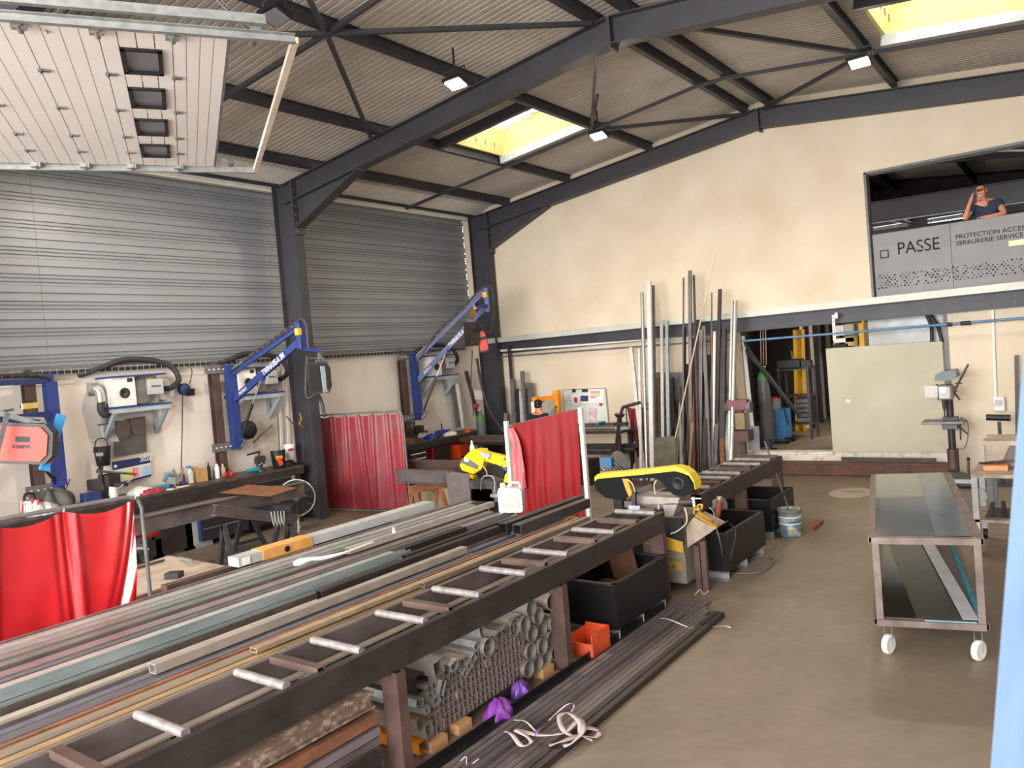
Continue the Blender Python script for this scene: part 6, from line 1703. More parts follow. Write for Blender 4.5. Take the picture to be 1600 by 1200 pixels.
MB().poly([at(x, y, Y=YC) for x, y in ((1072, 823), (1084, 808), (1119, 826), (1122, 822), (1074, 856))][::-1], (0, 1, 0), .3).build('body', mat('dusty_beige', S(172, 156, 138), .7, 0, S(132, 112, 92), 6), cbx, bevel=.004)
MB().poly([at(1086, 806, Y=YC - .01), at(1093, 800, Y=YC + .1), at(1122, 819, Y=YC + .1), at(1119, 826, Y=YC - .01)], (0, 0, 1), .012).build('panel', YELD, cbx)
MB().cyl(at(1113, 818, Y=YC + .05), at(1113, 813, Y=YC + .05), .016, n=10).build('stop_button', RED, cbx)
for k in range(4): MB().cyl(at(1095 + k * 4, 808 + k * 2.5, Y=YC + .05), at(1095 + k * 4, 805 + k * 2.5, Y=YC + .05), .008, n=8).build('button', YEL, cbx)
for a, b_ in (((1090, 852), (1093, 905)), ((1100, 845), (1103, 905))):
    p = at(*b_, Y=YC + .1); p.z = 0; MB().bar(p, V((p.x, p.y, at(*a, Y=YC + .1).z)), .05, .06, up=(1, 0, 0)).build('support_leg', BROWN, cbx)
ai = thing('spray_gun', 'yellow-handled air gun hooks hanging on the saw end', 'tool', at(1092, 792, Y=YB))
MB().tube(spline([at(1084, 803, Y=YB), at(1086, 795, Y=YB), at(1092, 797, Y=YB), at(1090, 790, Y=YB), at(1097, 789, Y=YB), at(1096, 795, Y=YB)], 5), .012, 6).build('hook', YELD, ai)
mg = thing('gear_motor', 'small grey gear motor on the roller table end by the saw', 'motor', at(1125, 785, Y=8.2))
MB().cyl(at(1118, 790, Y=8.2), at(1132, 786, Y=8.2), .07, n=14).build('housing', MGREY, mg)
MB().cyl(at(1124, 776, Y=8.1), at(1124, 782, Y=8.1), .03, n=10).build('knob', ALU, mg)
MB().cyl(at(1124, 782, Y=8.05), at(1121, 808, Y=8.05), .035, .03, n=10).build('dashpot', mat('red_brown', S(140, 70, 54), .5), mg)
MB().tube(spline([at(1108, 793, Y=7.6), at(1115, 800, Y=7.6), at(1118, 820, Y=7.6), at(1126, 850, Y=7.7), at(1132, 885, Z=.01), at(1140, 894, Z=.01), at(1160, 896, Z=.01), at(1190, 893, Z=.01), at(1208, 880, Z=.01), at(1205, 872, Z=.01), at(1180, 870, Z=.01), at(1162, 880, Z=.01)], 6), .008, 5).build('power_cable', MGREY, label='thin grey cable dropping from the saw and looping on the floor', cat='cable')
MB().tube(spline([at(1070, 794, Y=7.5), at(1073, 805, Y=7.45), at(1072, 818, Y=7.45), at(1058, 830, Y=7.45), at(1048, 834, Y=7.45)], 5), .009, 5).build('coolant_tube', CREAMP, label='cream coolant tube drooping from the saw vise cylinder', cat='tube')
MB().tube(spline([at(1140, 818, Z=.52), at(1149, 830, Y=8.2), at(1147, 850, Y=8.0), at(1142, 870, Y=7.95), at(1144, 888, Z=.01), at(1150, 895, Z=.01)], 5), .008, 5).build('power_cable', RUBBER, label='dark cable hanging over the rim of the middle black bin', cat='cable')
# grinder / motor stacked behind the saw
mo_ = thing('saw_motor', 'grey and blue electric motor standing behind the black bandsaw', 'motor', at(960, 740, Y=8.6))
MB().cyl(at(952, 735, Y=8.7), at(972, 718, Y=8.7), .14, n=16).build('motor_body', MGREY, mo_)
for k in range(6): MB().cyl(at(955 + k * 3, 732.5 - k * 2.6, Y=8.7), at(956 + k * 3, 731.6 - k * 2.6, Y=8.7), .15, n=16).build('cooling_fin', DARKST, mo_)
MB().cbox(at(950, 722, Y=8.55), (.16, .12, .12)).build('terminal_box', mat('term_blue', S(50, 96, 136), .5), mo_)
MB().cbox(at(962, 738, Y=8.6), (.34, .2, .05)).build('mount_plate', MGREY, mo_)
pz_ = at(962, 738, Y=8.6)
MB().bar((pz_.x, 8.65, 0), (pz_.x, 8.65, pz_.z - .02), .12, .12, up=(1, 0, 0)).build('pedestal', DARKST, mo_)

# ============================================================ FAR TABLES WITH STEEL, WHITEBOARD, PRESS
def stocktable(lab, x0, x1, y, z, n_, seed, mts):
    t = thing('stock_table', lab, 'rack', ((x0 + x1) / 2, y, 0)); rd = random.Random(seed)
    for x in (x0 + .1, x1 - .1):
        for dy in (-.25, .25): MB().bar((x, y + dy, 0), (x, y + dy, z), .07, .07, up=(1, 0, 0)).build('leg', DARKST, t)
    for zz_ in (z, z - .42): MB().box((x0, y - .32, zz_ - .05), (x1, y + .32, zz_)).build('shelf', DARKST, t)
    for k in range(n_):
        zz_ = z if k % 3 else z - .42
        yy = y - .28 + .56 * rd.random(); h_ = rd.uniform(.03, .09); a = rd.uniform(-.25, .1)
        MB().rhs((x0 + a, yy, zz_ + h_ / 2 + .002 * k), (x1 + a + rd.uniform(-.3, .2), yy, zz_ + h_ / 2 + .002 * k), .06, h_).build('stored_bar', rd.choice(mts), t)


stocktable('dark rack table of assorted steel lengths beneath the whiteboard', -8.9, -7.5, 13.9, 1.02, 18, 4, [MILL, BROWN, DARKST, GALV])
stocktable('dark rack table of brown steel lengths beside the corner column', -11.2, -9.9, 13.5, .86, 16, 5, [BROWN, BROWN, DARKST, MILL, RUST])
mb_ = thing('black_machine', 'dark red-black machine body under the far rack beside the white tubes', 'machine', at(945, 710, Y=13.2))
MB().box((-8.6, 13.1, 0), (-8.0, 13.5, .5)).build('body', DARKST, mb_); MB().box((-8.4, 13.05, .15), (-8.2, 13.1, .4)).build('panel', RED, mb_)
wbd = thing('whiteboard', 'whiteboard with photos, a coloured chart and magnets on the rear wall', 'whiteboard', (-9.1, 14.98, 1.0))
Yw = 14.96; w_ = lambda x, y: at(x, y, Y=Yw)
a0_, a1_, a2_, a3_ = w_(880, 609), w_(946, 606.5), w_(952, 668), w_(886, 672)
MB().poly([a3_, a2_, a1_, a0_], (0, 1, 0), .02).build('board', mat('board_white', S(226, 230, 218), .3, 0, S(218, 222, 208), 4), wbd)
for p, q_ in ((a0_, a1_), (a1_, a2_), (a2_, a3_), (a3_, a0_)): MB().bar(p - V((0, .01, 0)), q_ - V((0, .01, 0)), .02, .02).build('board_frame', ALU, wbd)


def wq(x0, y0, x1, y1, mt, nm, e=.02):
    MB().poly([at(x0, y1, Y=Yw - e), at(x1, y1, Y=Yw - e), at(x1, y0, Y=Yw - e), at(x0, y0, Y=Yw - e)], (0, 1, 0), .004).build(nm, mt, wbd)


wq(894, 617, 906, 633, PAPER, 'pinned_photo'); wq(897, 621, 902, 629, mat('photo_red', S(190, 60, 80), .7), 'photo_print', .025)
wq(905, 616, 922, 630, PAPER, 'pinned_photo'); wq(907, 618, 919, 627, mat('photo_blue', S(60, 84, 140), .6, 0, S(30, 34, 50), 20), 'photo_print', .025)
wq(920, 608, 943, 630, PAPER, 'chart_sheet', .018)
for k, c in enumerate((S(214, 110, 110), S(232, 200, 90), S(232, 214, 120), S(214, 120, 140))): wq(922, 611.5 + k * 2.7, 937 - (k == 3) * 6, 613.2 + k * 2.7, mat('chart_%d' % k, c, .8), 'chart_bar', .03)
wq(894, 608, 899, 613, BLACK, 'magnet', .03); wq(909, 608, 918, 612.5, DARKST, 'magnet', .03); wq(936, 630, 941, 634, RED, 'magnet', .03)
mb = MB(); rd = random.Random(12)
for j in range(9):
    for k in range(4):
        if rd.random() < .75: q = w_(883 + k * 3 + rd.uniform(-.5, .5), 613 + j * 3.4); mb.box((q.x, Yw - .006, q.z), (q.x + rd.uniform(.02, .045), Yw - .001, q.z + .012))
mb.build('marker_scribble', mat('marker_green', S(90, 150, 130), .8), wbd, kind='stuff')
wq(920, 637, 932, 662, mat('leaflet', S(222, 226, 232), .7, 0, S(214, 130, 140), 9), 'leaflet')
pr_ = thing('press_frame', 'orange workshop press frame with wire mesh guard before the rear wall', 'press', (-9.5, 14.0, 0))
PX = [at(843, 640, Y=14.0).x, at(876, 640, Y=14.0).x]
zt_ = at(860, 619, Y=14.0).z
for i, x in enumerate(PX): MB().chan((x, 14.0, 0), (x, 14.0, zt_ + (.12 if i else 0)), .14, .12, .01, up=(0, 1, 0)).build('upright', AMB, pr_)
MB().chan((PX[0], 13.98, zt_ - .06), (PX[1], 13.98, zt_ - .02), .1, .1, .01).build('cross_head', AMB, pr_)
MB().box((PX[0] - .16, 13.92, zt_ - .55), (PX[0] + .02, 13.95, zt_ - .1)).build('white_panel', WHITEP, pr_)
MB().box((PX[0] - .1, 13.96, .5), (PX[1] + .1, 14.08, .62)).build('press_bed', AMB, pr_)
for k in range(14): MB().cyl((PX[0] + .06, 13.96, zt_ - .12 - k * .035), (PX[1] - .04, 13.96, zt_ - .12 - k * .035 + .01), .004, n=4).build('mesh_wire', LGREY, pr_)
for k in range(2): MB().cyl((PX[0] + .15 + k * .13, 13.955, zt_ - .1), (PX[0] + .15 + k * .13, 13.955, zt_ - .6), .004, n=4).build('mesh_wire', LGREY, pr_)
gg = thing('work_glove', 'grey glove stuck on a rod in front of the orange press mesh', 'glove', at(867, 640, Y=13.6))
MB().tube(spline([at(863, 650, Y=13.6), at(866, 640, Y=13.6), at(868, 634, Y=13.6)], 4), [.05, .05, .045, .045, .04, .04, .035, .035, .03], 8).build('palm', mat('glove_green', S(120, 130, 110), .9), gg)
MB().ball(at(868, 636, Y=13.6), .035, .03, .03).build('cuff', BLACK, gg)
lampm = thing('welding_mask', 'black funnel mask hooked on a bent tube by the maroon curtain', 'welding mask', at(967, 660, Y=12.4))
MB().lathe(at(968, 652, Y=12.4), [(.10, .06), (.08, .02), (.04, -.02), (.05, -.1)], 14, axis=(.1, 0, 1)).build('funnel', DARKST, lampm)
MB().cbox(at(970, 662, Y=12.4), (.26, .12, .05)).build('tray', DARKST, lampm)
MB().tube(spline([at(962, 705, Y=12.45), at(966, 670, Y=12.45), at(972, 640, Y=12.45), at(978, 635, Y=12.45), at(1000, 629, Y=12.45)], 6), .03, 8).build('frame_tube', DARKST, lampm)
pb0 = at(962, 705, Y=12.45); MB().bar(V((pb0.x, 12.45, 0)), pb0, .05, .05, up=(1, 0, 0)).build('stand_post', DARKST, lampm)
# upright lengths against the rear wall near the press
upl = [((783, 605), .10, .05, 'DARKST', 'slotted dark flat bar upright on the rear wall, nearest the corner column', 'perf'), ((790, 645), .08, .05, 'GALV', 'short pale tube upright beside the slotted dark bar', ''),
       ((800, 592), .10, .06, 'MGREY', 'grey channel upright just right of the slim wall post', ''), ((807, 608), .09, .05, 'DARKST', 'dark flat bar upright between two grey channels', ''),
       ((816, 580), .09, .06, 'MGREY', 'tallest grey tube upright among the rear wall group', ''), ((814, 611), .09, .05, 'LGREY', 'pale grey flat tube upright in front of the tallest one', ''),
       ((826, 598), .18, .05, 'MILL', 'wide grey profile upright at the group edge by the worker', ''), ((823, 607), .05, .05, 'DARKST', 'narrow dark bar upright before the wide grey profile', '')]
for k, ((px, py), w_, d_, m_, lab, sp) in enumerate(upl):
    top_ = at(px, py, Y=14.72 - .03 * (k % 3)); base_ = V((top_.x + .02, top_.y - .14, 0))
    o = MB().rhs(base_, top_, w_, d_, .006, up=(0, 1, 0)).build('steel_profile', globals()[m_], label=lab, cat='steel profile')

# ============================================================ LEANING STOCK AT THE REAR WALL
CW = {'w': (mat('white_alu', S(232, 226, 220), .4, .2), 'white'), 'a': (ALU, 'silver'), 'g': (MGREY, 'grey'), 'd': (DARKST, 'dark'), 'r': (RUST, 'rusty'), 'b': (mat('rust_brown', S(140, 86, 60), .7, .1, S(104, 70, 54), 4), 'rust-brown'), 'z': (ZINC, 'blue-grey'), 't': (mat('tan_bar', S(150, 124, 100), .7), 'tan'), 'm': (MILL, 'mill-grey')}
lean = [  # xtop, ytop, xbottom (at y 745), width px, kind, colour
    (986, 543, 1008, 6, 'R', 'w'), (999, 545, 1002, 4, 'R', 'w'), (1003, 457, 1011, 6, 'P', 'a'), (1014, 440, 1020, 7, 'R', 'w'), (1020, 446, 1024, 5, 'R', 'g'),
    (1020, 495, 1016, 5, 'R', 'w'), (988, 687, 984, 4, 'R', 'w'), (993, 688, 991, 4, 'R', 'w'), (1034, 500, 1037, 5, 'R', 'a'), (1042, 502, 1046, 5, 'R', 'z'),
    (1028, 590, 1030, 6, 'R', 't'), (1050, 590, 1055, 5, 'R', 'd'), (1068, 434, 1067, 3, 'P', 'm'), (1078, 423, 1080, 5, 'R', 'm'), (1084, 430, 1092, 3, 'R', 'd'),
    (1070, 512, 1068, 4, 'R', 'd'), (1080, 528, 1084, 8, 'R', 'b'), (1083, 580, 1078, 10, 'R', 'z'), (1091, 500, 1095, 6, 'R', 'd'), (1096, 515, 1094, 5, 'R', 'm'), (1100, 510, 1110, 5, 'R', 'g'),
    (1107, 555, 1100, 6, 'R', 'd'), (1112, 457, 1113, 2.5, 'P', 'm'), (1112, 516, 1116, 5, 'R', 'b'), (1122, 530, 1124, 6, 'R', 'r'), (1125, 452, 1118, 5, 'R', 'd'),
    (1117, 518, 1114, 4, 'R', 'a'), (1131, 514, 1128, 8, 'R', 'd'), (1144, 470, 1138, 3, 'R', 'a'), (1149, 470, 1142, 7, 'P', 'a'), (1136, 600, 1134, 7, 'R', 'z'),
    (1100, 585, 1113, 6, 'R', 'b'), (1098, 640, 1103, 8, 'R', 'm'), (1062, 640, 1068, 7, 'R', 'm'), (1066, 605, 1074, 5, 'R', 't'), (1075, 600, 1072, 7, 'R', 'g'),
    (1037, 603, 1038, 3, 'R', 'r'), (1040, 605, 1042, 2.5, 'P', 'm'), (1012, 620, 1012, 6, 'R', 'a'), (1022, 600, 1025, 6, 'R', 'w'), (1118, 640, 1122, 6, 'R', 'd'),
    (1128, 630, 1130, 6, 'R', 'b'), (1108, 620, 1108, 5, 'R', 'z'), (1086, 560, 1088, 6, 'R', 'm'), (1076, 590, 1060, 5, 'R', 'a'),
]
rdl = random.Random(44)
for k in range(22):
    xb_ = rdl.uniform(1044, 1140)
    lean.append((xb_ + rdl.uniform(-14, 14), rdl.uniform(535, 655), xb_, rdl.uniform(4, 8), 'R', rdl.choice('dgmbrztmd')))
lean.sort(key=lambda q_: q_[2])
for i, (xt, yt, xb, wp_, kd, cc) in enumerate(lean):
    Yt = 14.7 - .25 * ((i * 7) % 5) / 4; Ybt = Yt - .55 - .1 * (i % 3)
    tp = at(xt, yt, Y=Yt); bt_ = at(xb, 745, Y=Ybt); bt_ = bt_ + (bt_ - tp).normalized() * ((bt_.z - .0) / max(.01, (tp - bt_).normalized().z)) if bt_.z > 0 else bt_
    bt_.z = max(bt_.z, .0); w2 = wp_ / 80
    mb = MB()
    if kd == 'P': mb.pipe(bt_, tp, w2 / 2, .003, 10)
    else: mb.rhs(bt_, tp, w2, w2 * .8, .004, up=(0, 1, 0))
    mt_, cn = CW[cc]
    sh = 'round pipe' if kd == 'P' else 'square tube'
    mb.build('leaning_profile', mt_, label='%s %s leaning on the rear wall, %s' % (cn, sh, ORD[i + 1] + ' from the curtain end' if i < 40 else ORD[len(lean) - i] + ' from the bench grinder end'), cat='steel profile', group='lengths leaning on the rear wall')
MB().cyl(at(1052, 697, Y=13.0), at(1117, 399, Y=13.6), .012, n=6).build('thin_rod', mat('pale_rod', S(210, 196, 176), .5), label='very long thin pale rod slanting across all the leaning stock', cat='rod')
MB().poly([at(1022, 684, Y=13.0), at(1052, 681, Y=13.0), at(1056, 690, Y=13.0), at(1058, 760, Y=12.8), at(1022, 760, Y=12.8)][::-1], (0, 1, 0), .012).build('sheet_metal', mat('stained_sheet', S(112, 106, 92), .6, .2, S(84, 78, 68), 5), label='stained dark sheet plate standing before the leaning stock', cat='sheet')
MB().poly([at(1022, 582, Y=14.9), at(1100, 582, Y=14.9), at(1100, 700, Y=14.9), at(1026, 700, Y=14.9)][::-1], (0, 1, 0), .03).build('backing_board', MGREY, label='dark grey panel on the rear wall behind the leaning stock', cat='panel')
fl_ = thing('stock_kerb', 'brown steel kerb holding the feet of the leaning stock', 'kerb', (-5.9, 13.3, 0))
MB().bar((-7.6, 13.25, .05), (-5.1, 13.25, .05), .06, .1).build('kerb_bar', BROWN, fl_)

# ============================================================ STORE ROOM CONTENTS AND OPENING
sp_ = thing('pale_sheet', 'large pale greenish-beige sheet panel standing across the store opening', 'panel', (-2.9, 15.0, .41))
pz = lambda x, y: at(x, y, Y=14.93)
MB().poly([V((-3.86, 14.93, .42)), V((-1.97, 14.93, .42)), V((-1.97, 14.93, 2.31)), V((-3.86, 14.93, 2.33))], (0, 1, 0), .05).build('panel', CREAMP, sp_, bevel=.004)
q = pz(1325, 627); MB().lathe(q, [(.035, 0), (.03, .004), (0, .005)], 8, axis=(0, -1, 0)).build('paint_spot', WHITEP, sp_)
MB().box((-4.02, 14.88, .405), (-3.85, 14.96, .425)).build('bottom_strip', WHITEP, sp_)
MB().box((-3.2, 15.35, 2.3), (-1.95, 15.4, 2.84)).build('stainless_sheet', MIRROR, label='shiny stainless sheet above the beige panel in the opening', cat='sheet')
for a, b_, l in (((1448, 492), (1456, 535), 'black hose hanging before the stainless sheet'), ((1452, 492), (1472, 535), 'second black hose splaying before the stainless sheet')):
    MB().tube(spline([at(*a, Y=15.2), at((a[0] + b_[0]) / 2 + 3, 510, Y=15.2), at(*b_, Y=15.2)], 5), .03, 8).build('hose', RUBBER, label=l, cat='hose')
shf = thing('shelf_rack', 'dark steel shelf rack with tools in the store room', 'shelf rack', (-5.05, 17.0, .41))
for x in (-5.35, -4.75):
    for y in (16.8, 17.3): MB().bar((x, y, .41), (x, y, 1.95), .05, .05, up=(1, 0, 0)).build('post', DARKST, shf)
for z in (1.92, 1.35, .75): MB().box((-5.38, 16.78, z - .03), (-4.72, 17.32, z)).build('shelf', DARKST, shf)
tc_ = thing('tool_chest', 'small black tool chest with grey drawers on the store shelf rack', 'tool chest', (-4.9, 17.0, .75))
MB().box((-5.05, 16.85, .755), (-4.75, 17.2, 1.3)).build('body', BLACK, tc_)
for k in range(5): MB().box((-5.03, 16.83, .79 + k * .1), (-4.77, 16.85, .86 + k * .1)).build('drawer', MGREY, tc_)
cs_ = thing('machine_case', 'black machine case with handle on top of the store shelf rack', 'case', (-5.1, 17, 1.92))
MB().box((-5.4, 16.85, 1.925), (-4.9, 17.2, 2.12)).build('body', BLACK, cs_, bevel=.02); MB().box((-4.88, 16.85, 1.925), (-4.7, 17.1, 2.08)).build('side_box', BLACK, cs_)
MB().cyl((-5.1, 17, 2.12), (-5.1, 17, 2.3), .02).build('handle', DARKST, cs_)
wm = thing('welding_set', 'blue and grey wheeled welding set beside the gas cylinder in the store', 'welder', (-5.2, 16.3, .41))
MB().box((-5.46, 16.1, .5), (-5.28, 16.6, 1.32)).build('grey_body', MGREY, wm, bevel=.01)
MB().box((-5.28, 16.12, .5), (-5.08, 16.58, 1.12)).build('blue_body', mat('set_blue', S(50, 110, 160), .45), wm, bevel=.01)
MB().box((-5.45, 16.1, 1.32), (-5.3, 16.5, 1.36)).build('red_top', RED, wm)
for y in (16.15, 16.55): MB().cyl((-5.1, y, .48), (-5.02, y, .48), .07, n=14).build('wheel', BLACK, wm)
MB().tube(spline([at(1150, 535, Y=15.4), at(1190, 575, Y=15.6), at(1225, 620, Y=16.0), at(1250, 650, Y=16.4)], 5), .045, 8).build('hose', RUBBER, label='thick black hose slanting down through the store room', cat='hose')
MB().tube(spline([at(1158, 530, Y=15.4), at(1198, 585, Y=15.7), at(1235, 635, Y=16.2)], 5), .03, 8).build('hose', RUBBER, label='thinner black hose beside the thick slanting one in the store', cat='hose')
for k in range(3): MB().cyl(at(1188 + k * 4, 515, Y=17.5), at(1189 + k * 4, 570, Y=17.5), .015, n=6).build('copper_pipe', mat('copper', S(170, 130, 120), .4, .5), label=('first', 'second', 'third')[k] + ' slim copper pipe hanging at the back of the store', cat='pipe')


def fcur(u, v):
    a, b_ = at(1151, 535, Y=15.4), at(1168, 535, Y=15.4)
    return V((a.x + (b_.x - a.x) * u * (1 - .3 * (1 - v)), 15.4 + .05 * math.sin(u * 14), 2.7 - v * 2.2))


MB().grid(fcur, 18, 10, .004).build('white_curtain', PAPER, label='narrow white fabric curtain at the store opening by the leaning stock', cat='curtain')
MB().poly([at(1155, 605, Y=15.33), at(1159, 605, Y=15.33), at(1161, 625, Y=15.33), at(1156, 625, Y=15.33)][::-1], (0, 1, 0), .004).build('red_mark', RED, label='small red printed mark on the white store curtain', cat='mark')
wsx = thing('white_board_sheet', 'pale blue-white panel leaning at the foot of the gas cylinder', 'panel', at(1178, 690, Y=14.9))
MB().poly([at(1170, 666, Y=15.3), at(1185, 666, Y=15.3), at(1187, 703, Y=15.26), at(1170, 703, Y=15.26)][::-1], (0, 1, 0), .02).build('panel', mat('pale_blue', S(186, 200, 222), .5), wsx)
bg_ = thing('bench_grinder', 'dusty mauve bench grinder on a pedestal right of the leaning stock', 'bench grinder', (-5.3, 14.3, 0))
MB().box((-5.55, 14.2, 1.3), (-5.15, 14.4, 1.5)).build('housing', MAUVE, bg_, bevel=.02)
for x in (-5.58, -5.13): MB().cyl((x - .03, 14.3, 1.36), (x + .03, 14.3, 1.36), .11, n=18).build('wheel', MGREY, bg_)
MB().cbox((-5.3, 14.25, 1.1), (.18, .12, .3)).build('leather_guard', mat('tan_leather', S(150, 130, 100), .8), bg_)
MB().bar((-5.33, 14.35, 0), (-5.33, 14.35, 1.3), .1, .1, up=(1, 0, 0)).build('pedestal', BROWN, bg_)
MB().box((-5.5, 14.15, .72), (-5.15, 14.45, .92)).build('tool_tray', BROWN, bg_)
crt = thing('cable_heap', 'dark tangle of cables and trolley foot on the store threshold', 'cable', at(1195, 690, Z=.45))
MB().tube(spline([at(1190, 697, Z=.43), at(1200, 688, Z=.5), at(1206, 690, Z=.6), at(1205, 700, Z=.44), at(1214, 701, Z=.43)], 6), .02, 6).build('cable_loop', BLACK, crt)
# boxes high on the far wall of the store
for k, (a, b_, c_, d_, m_) in enumerate(((1303, 508, 1318, 525, WHITEP), (1320, 506, 1334, 523, CREAMP), (1303, 527, 1334, 536, PAPER), (1322, 525, 1340, 541, mat('kraft', S(206, 170, 110), .8)), (1300, 537, 1325, 545, BLACK))):
    p, q_ = at(a, d_, Y=19.5), at(c_, b_, Y=19.5)
    MB().box((p.x, 19.5, p.z), (q_.x, 19.9, q_.z)).build('carton', m_, label=('white carton on the high store shelf, top row', 'cream carton beside the white one on the high store shelf', 'long white carton in the second row of the high store shelf', 'kraft carton beside the yellow post on the high store shelf', 'black case under the cartons on the high store shelf')[k], cat='carton')
hsx = thing('high_shelf', 'high dark shelf carrying cartons at the back of the store', 'shelf', (-4.7, 19.7, 2.2))
pq = at(1298, 546, Y=19.5); pr2 = at(1345, 546, Y=19.5)
MB().box((pq.x, 19.45, pq.z - .04), (pr2.x, 19.95, pq.z)).build('shelf_board', DARKST, hsx)
for x in (pq.x, pr2.x): MB().bar((x, 19.9, .41), (x, 19.9, 2.84), .06, .06, up=(1, 0, 0)).build('post', MATS['store_yellow'], hsx)
MB().bar(at(1346, 505, Y=19.3), V((at(1348, 548, Y=19.3).x, 19.3, .41)), .16, .1, up=(1, 0, 0)).build('yellow_post', MATS['store_yellow'], label='second yellow post beside the cartons at the store back', cat='post')
# pipe hanger strip on the beam
hg = thing('pipe_hanger', 'perforated strap holding the blue air pipe below the mezzanine beam', 'hanger', at(1303, 500, Y=14.78))
MB().bar(at(1302, 492, Y=14.79), at(1304, 532, Y=14.79), .05, .008, up=(0, 1, 0)).build('strap', WHITEP, hg)
for k in range(5): MB().cbox(at(1302.3 + k * .3, 496 + k * 7, Y=14.78), (.015, .01, .02)).build('slot', DARKST, hg)
MB().cbox(at(1307, 493, Y=14.8), (.05, .06, .1)).build('clip', WHITEP, hg)
for k, x in enumerate((1484, 1505, 1513)): MB().cyl(at(x, 507 - (x - 1484) * .08, Y=14.8) - V((.04, 0, 0)), at(x, 507 - (x - 1484) * .08, Y=14.8) + V((.04, 0, 0)), .035, n=10).build('pipe_coupling', BLACK, label=('black coupling on the blue pipe by the opening edge', 'black double coupling on the blue pipe, first ring', 'black double coupling on the blue pipe, second ring')[k], cat='coupling')
# channel on the floor
fc_ = thing('floor_channel', 'long rust-brown steel channel lying on the floor below the store threshold', 'channel', (-3.4, 14.8, 0))
MB().ibeam((-5.4, 14.75, .13), (-1.95, 14.75, .13), .26, .26, .02).build('channel', mat('rust_channel', S(116, 78, 62), .7, .2, S(84, 66, 58), 4), fc_)
for k in range(7): MB().cyl((-4.5 + k * .38, 14.615, .2), (-4.5 + k * .38, 14.6, .2), .015, n=6).build('bolt', MGREY, fc_)
MB().rhs(at(1315, 717, Y=14.7), at(1462, 719, Y=14.7), .06, .06).build('steel_tube', DARKST, label='dark square tube lying on top of the rust-brown floor channel', cat='steel tube')
# floor puddle of fresh screed
pd = at(1330, 770, Z=0)
MB().lathe((pd.x, pd.y, 0.001), [(.30, 0), (.28, .004), (0, .004)], 22).build('floor_patch', mat('screed_patch', S(176, 162, 144), .8, 0, S(160, 146, 128), 8), label='pale round screed patch on the concrete beyond the trolley', cat='patch').scale = (1.1, 1.5, 1)
MB().cyl(at(1318, 768, Z=.01), at(1352, 769, Z=.01), .012, n=6).build('short_bar', MGREY, label='short bar lying across the pale screed patch', cat='bar')

# ============================================================ DRILL PRESS
dx0 = at(1489, 700, Y=14.45).x
dpz = thing('drill_press', 'floor-standing green-grey drill press at the right edge of the opening', 'drill press', (dx0, 14.4, 0))
G2 = mat('drill_green_grey', S(84, 92, 92), .4, .2, S(70, 78, 80), 5)
Yd = 14.38; g = lambda x, y, Y=Yd: at(x, y, Y=Y)
MB().box((dx0 - .2, 14.1, 0), (dx0 + .28, 14.65, .06)).build('base_plate', DARKST, dpz, bevel=.01)
MB().cyl((dx0, 14.4, .06), (dx0, 14.4, .55), .085, n=18).build('column_sleeve', BROWN, dpz)
ct_ = g(1480, 612); MB().cyl((dx0, 14.4, .5), (dx0 + .0, 14.4, ct_.z), .055, n=16).build('column', DARKST, dpz)
hc = V((dx0 - .03, 14.3, g(1478, 610).z))
MB().cbox(hc + V((0, -.02, -.02)), (.22, .34, .24)).build('head_casting', mat('head_grey', S(150, 144, 136), .4, .4), dpz, bevel=.03)
tp_ = [g(1461, 594), g(1462, 584), g(1478, 579), g(1493, 579), g(1495, 590), g(1487, 593)]
MB().poly([g(1460, 595, 14.2), g(1461, 586, 14.2), g(1473, 580, 14.2), g(1492, 578, 14.2), g(1495, 589, 14.2), g(1484, 595, 14.2)][::-1], (0, 1, 0), .42).build('pulley_cover', G2, dpz, bevel=.03)
MB().cbox(hc + V((-.01, -.2, .03)), (.1, .02, .1)).build('name_plate', WHITEP, dpz)
MB().cyl(hc + V((-.02, -.12, -.12)), hc + V((-.02, -.12, -.3)), .035, .02, 12).build('quill', DARKST, dpz)
MB().cyl(hc + V((-.02, -.12, -.3)), hc + V((-.02, -.12, -.42)), .012, n=8).build('drill_bit', DARKST, dpz)
MB().cyl(g(1494, 606), g(1513, 569), .016, n=8).build('feed_lever', DARKST, dpz)
MB().cyl(g(1490, 612), g(1500, 625), .014, n=8).build('feed_lever', DARKST, dpz)
MB().cyl(g(1492, 599), g(1503, 599), .012, n=6).build('feed_lever', DARKST, dpz)
MB().cyl(g(1488, 608), g(1495, 608), .05, n=12).build('feed_hub', MGREY, dpz)
MB().poly([g(1444, 603, 14.1), g(1465, 603, 14.1), g(1465, 621, 14.1), g(1445, 621, 14.1)][::-1], (0, 1, 0), .004).build('chip_guard', mat('guard_clear', S(196, 190, 176), .3), dpz)
MB().bar(g(1464, 600, 14.12), g(1466, 623, 14.12), .03, .03, up=(1, 0, 0)).build('guard_bar', DARKST, dpz)
tz = g(1480, 655).z
MB().box((dx0 - .38, 14.05, tz - .05), (dx0 + .22, 14.42, tz)).build('drill_table', MILL, dpz, bevel=.008)
MB().cbox((dx0, 14.38, tz - .1), (.22, .2, .12)).build('table_bracket', G2, dpz, bevel=.01)
MB().box((dx0 - .08, 14.12, tz), (dx0 + .14, 14.26, tz + .06)).build('drill_vise', DARKST, dpz, bevel=.006)
MB().cyl(g(1500, 655), g(1501, 687), .012, n=6).build('clamp_handle', DARKST, dpz)
MB().cyl(g(1497, 665), g(1513, 679), .014, n=6).build('crank', DARKST, dpz)
MB().tube(spline([g(1500, 652), g(1511, 658), g(1513, 675), g(1509, 697), g(1500, 702), g(1490, 697)], 6), .01, 6).build('drill_cable', MGREY, dpz)
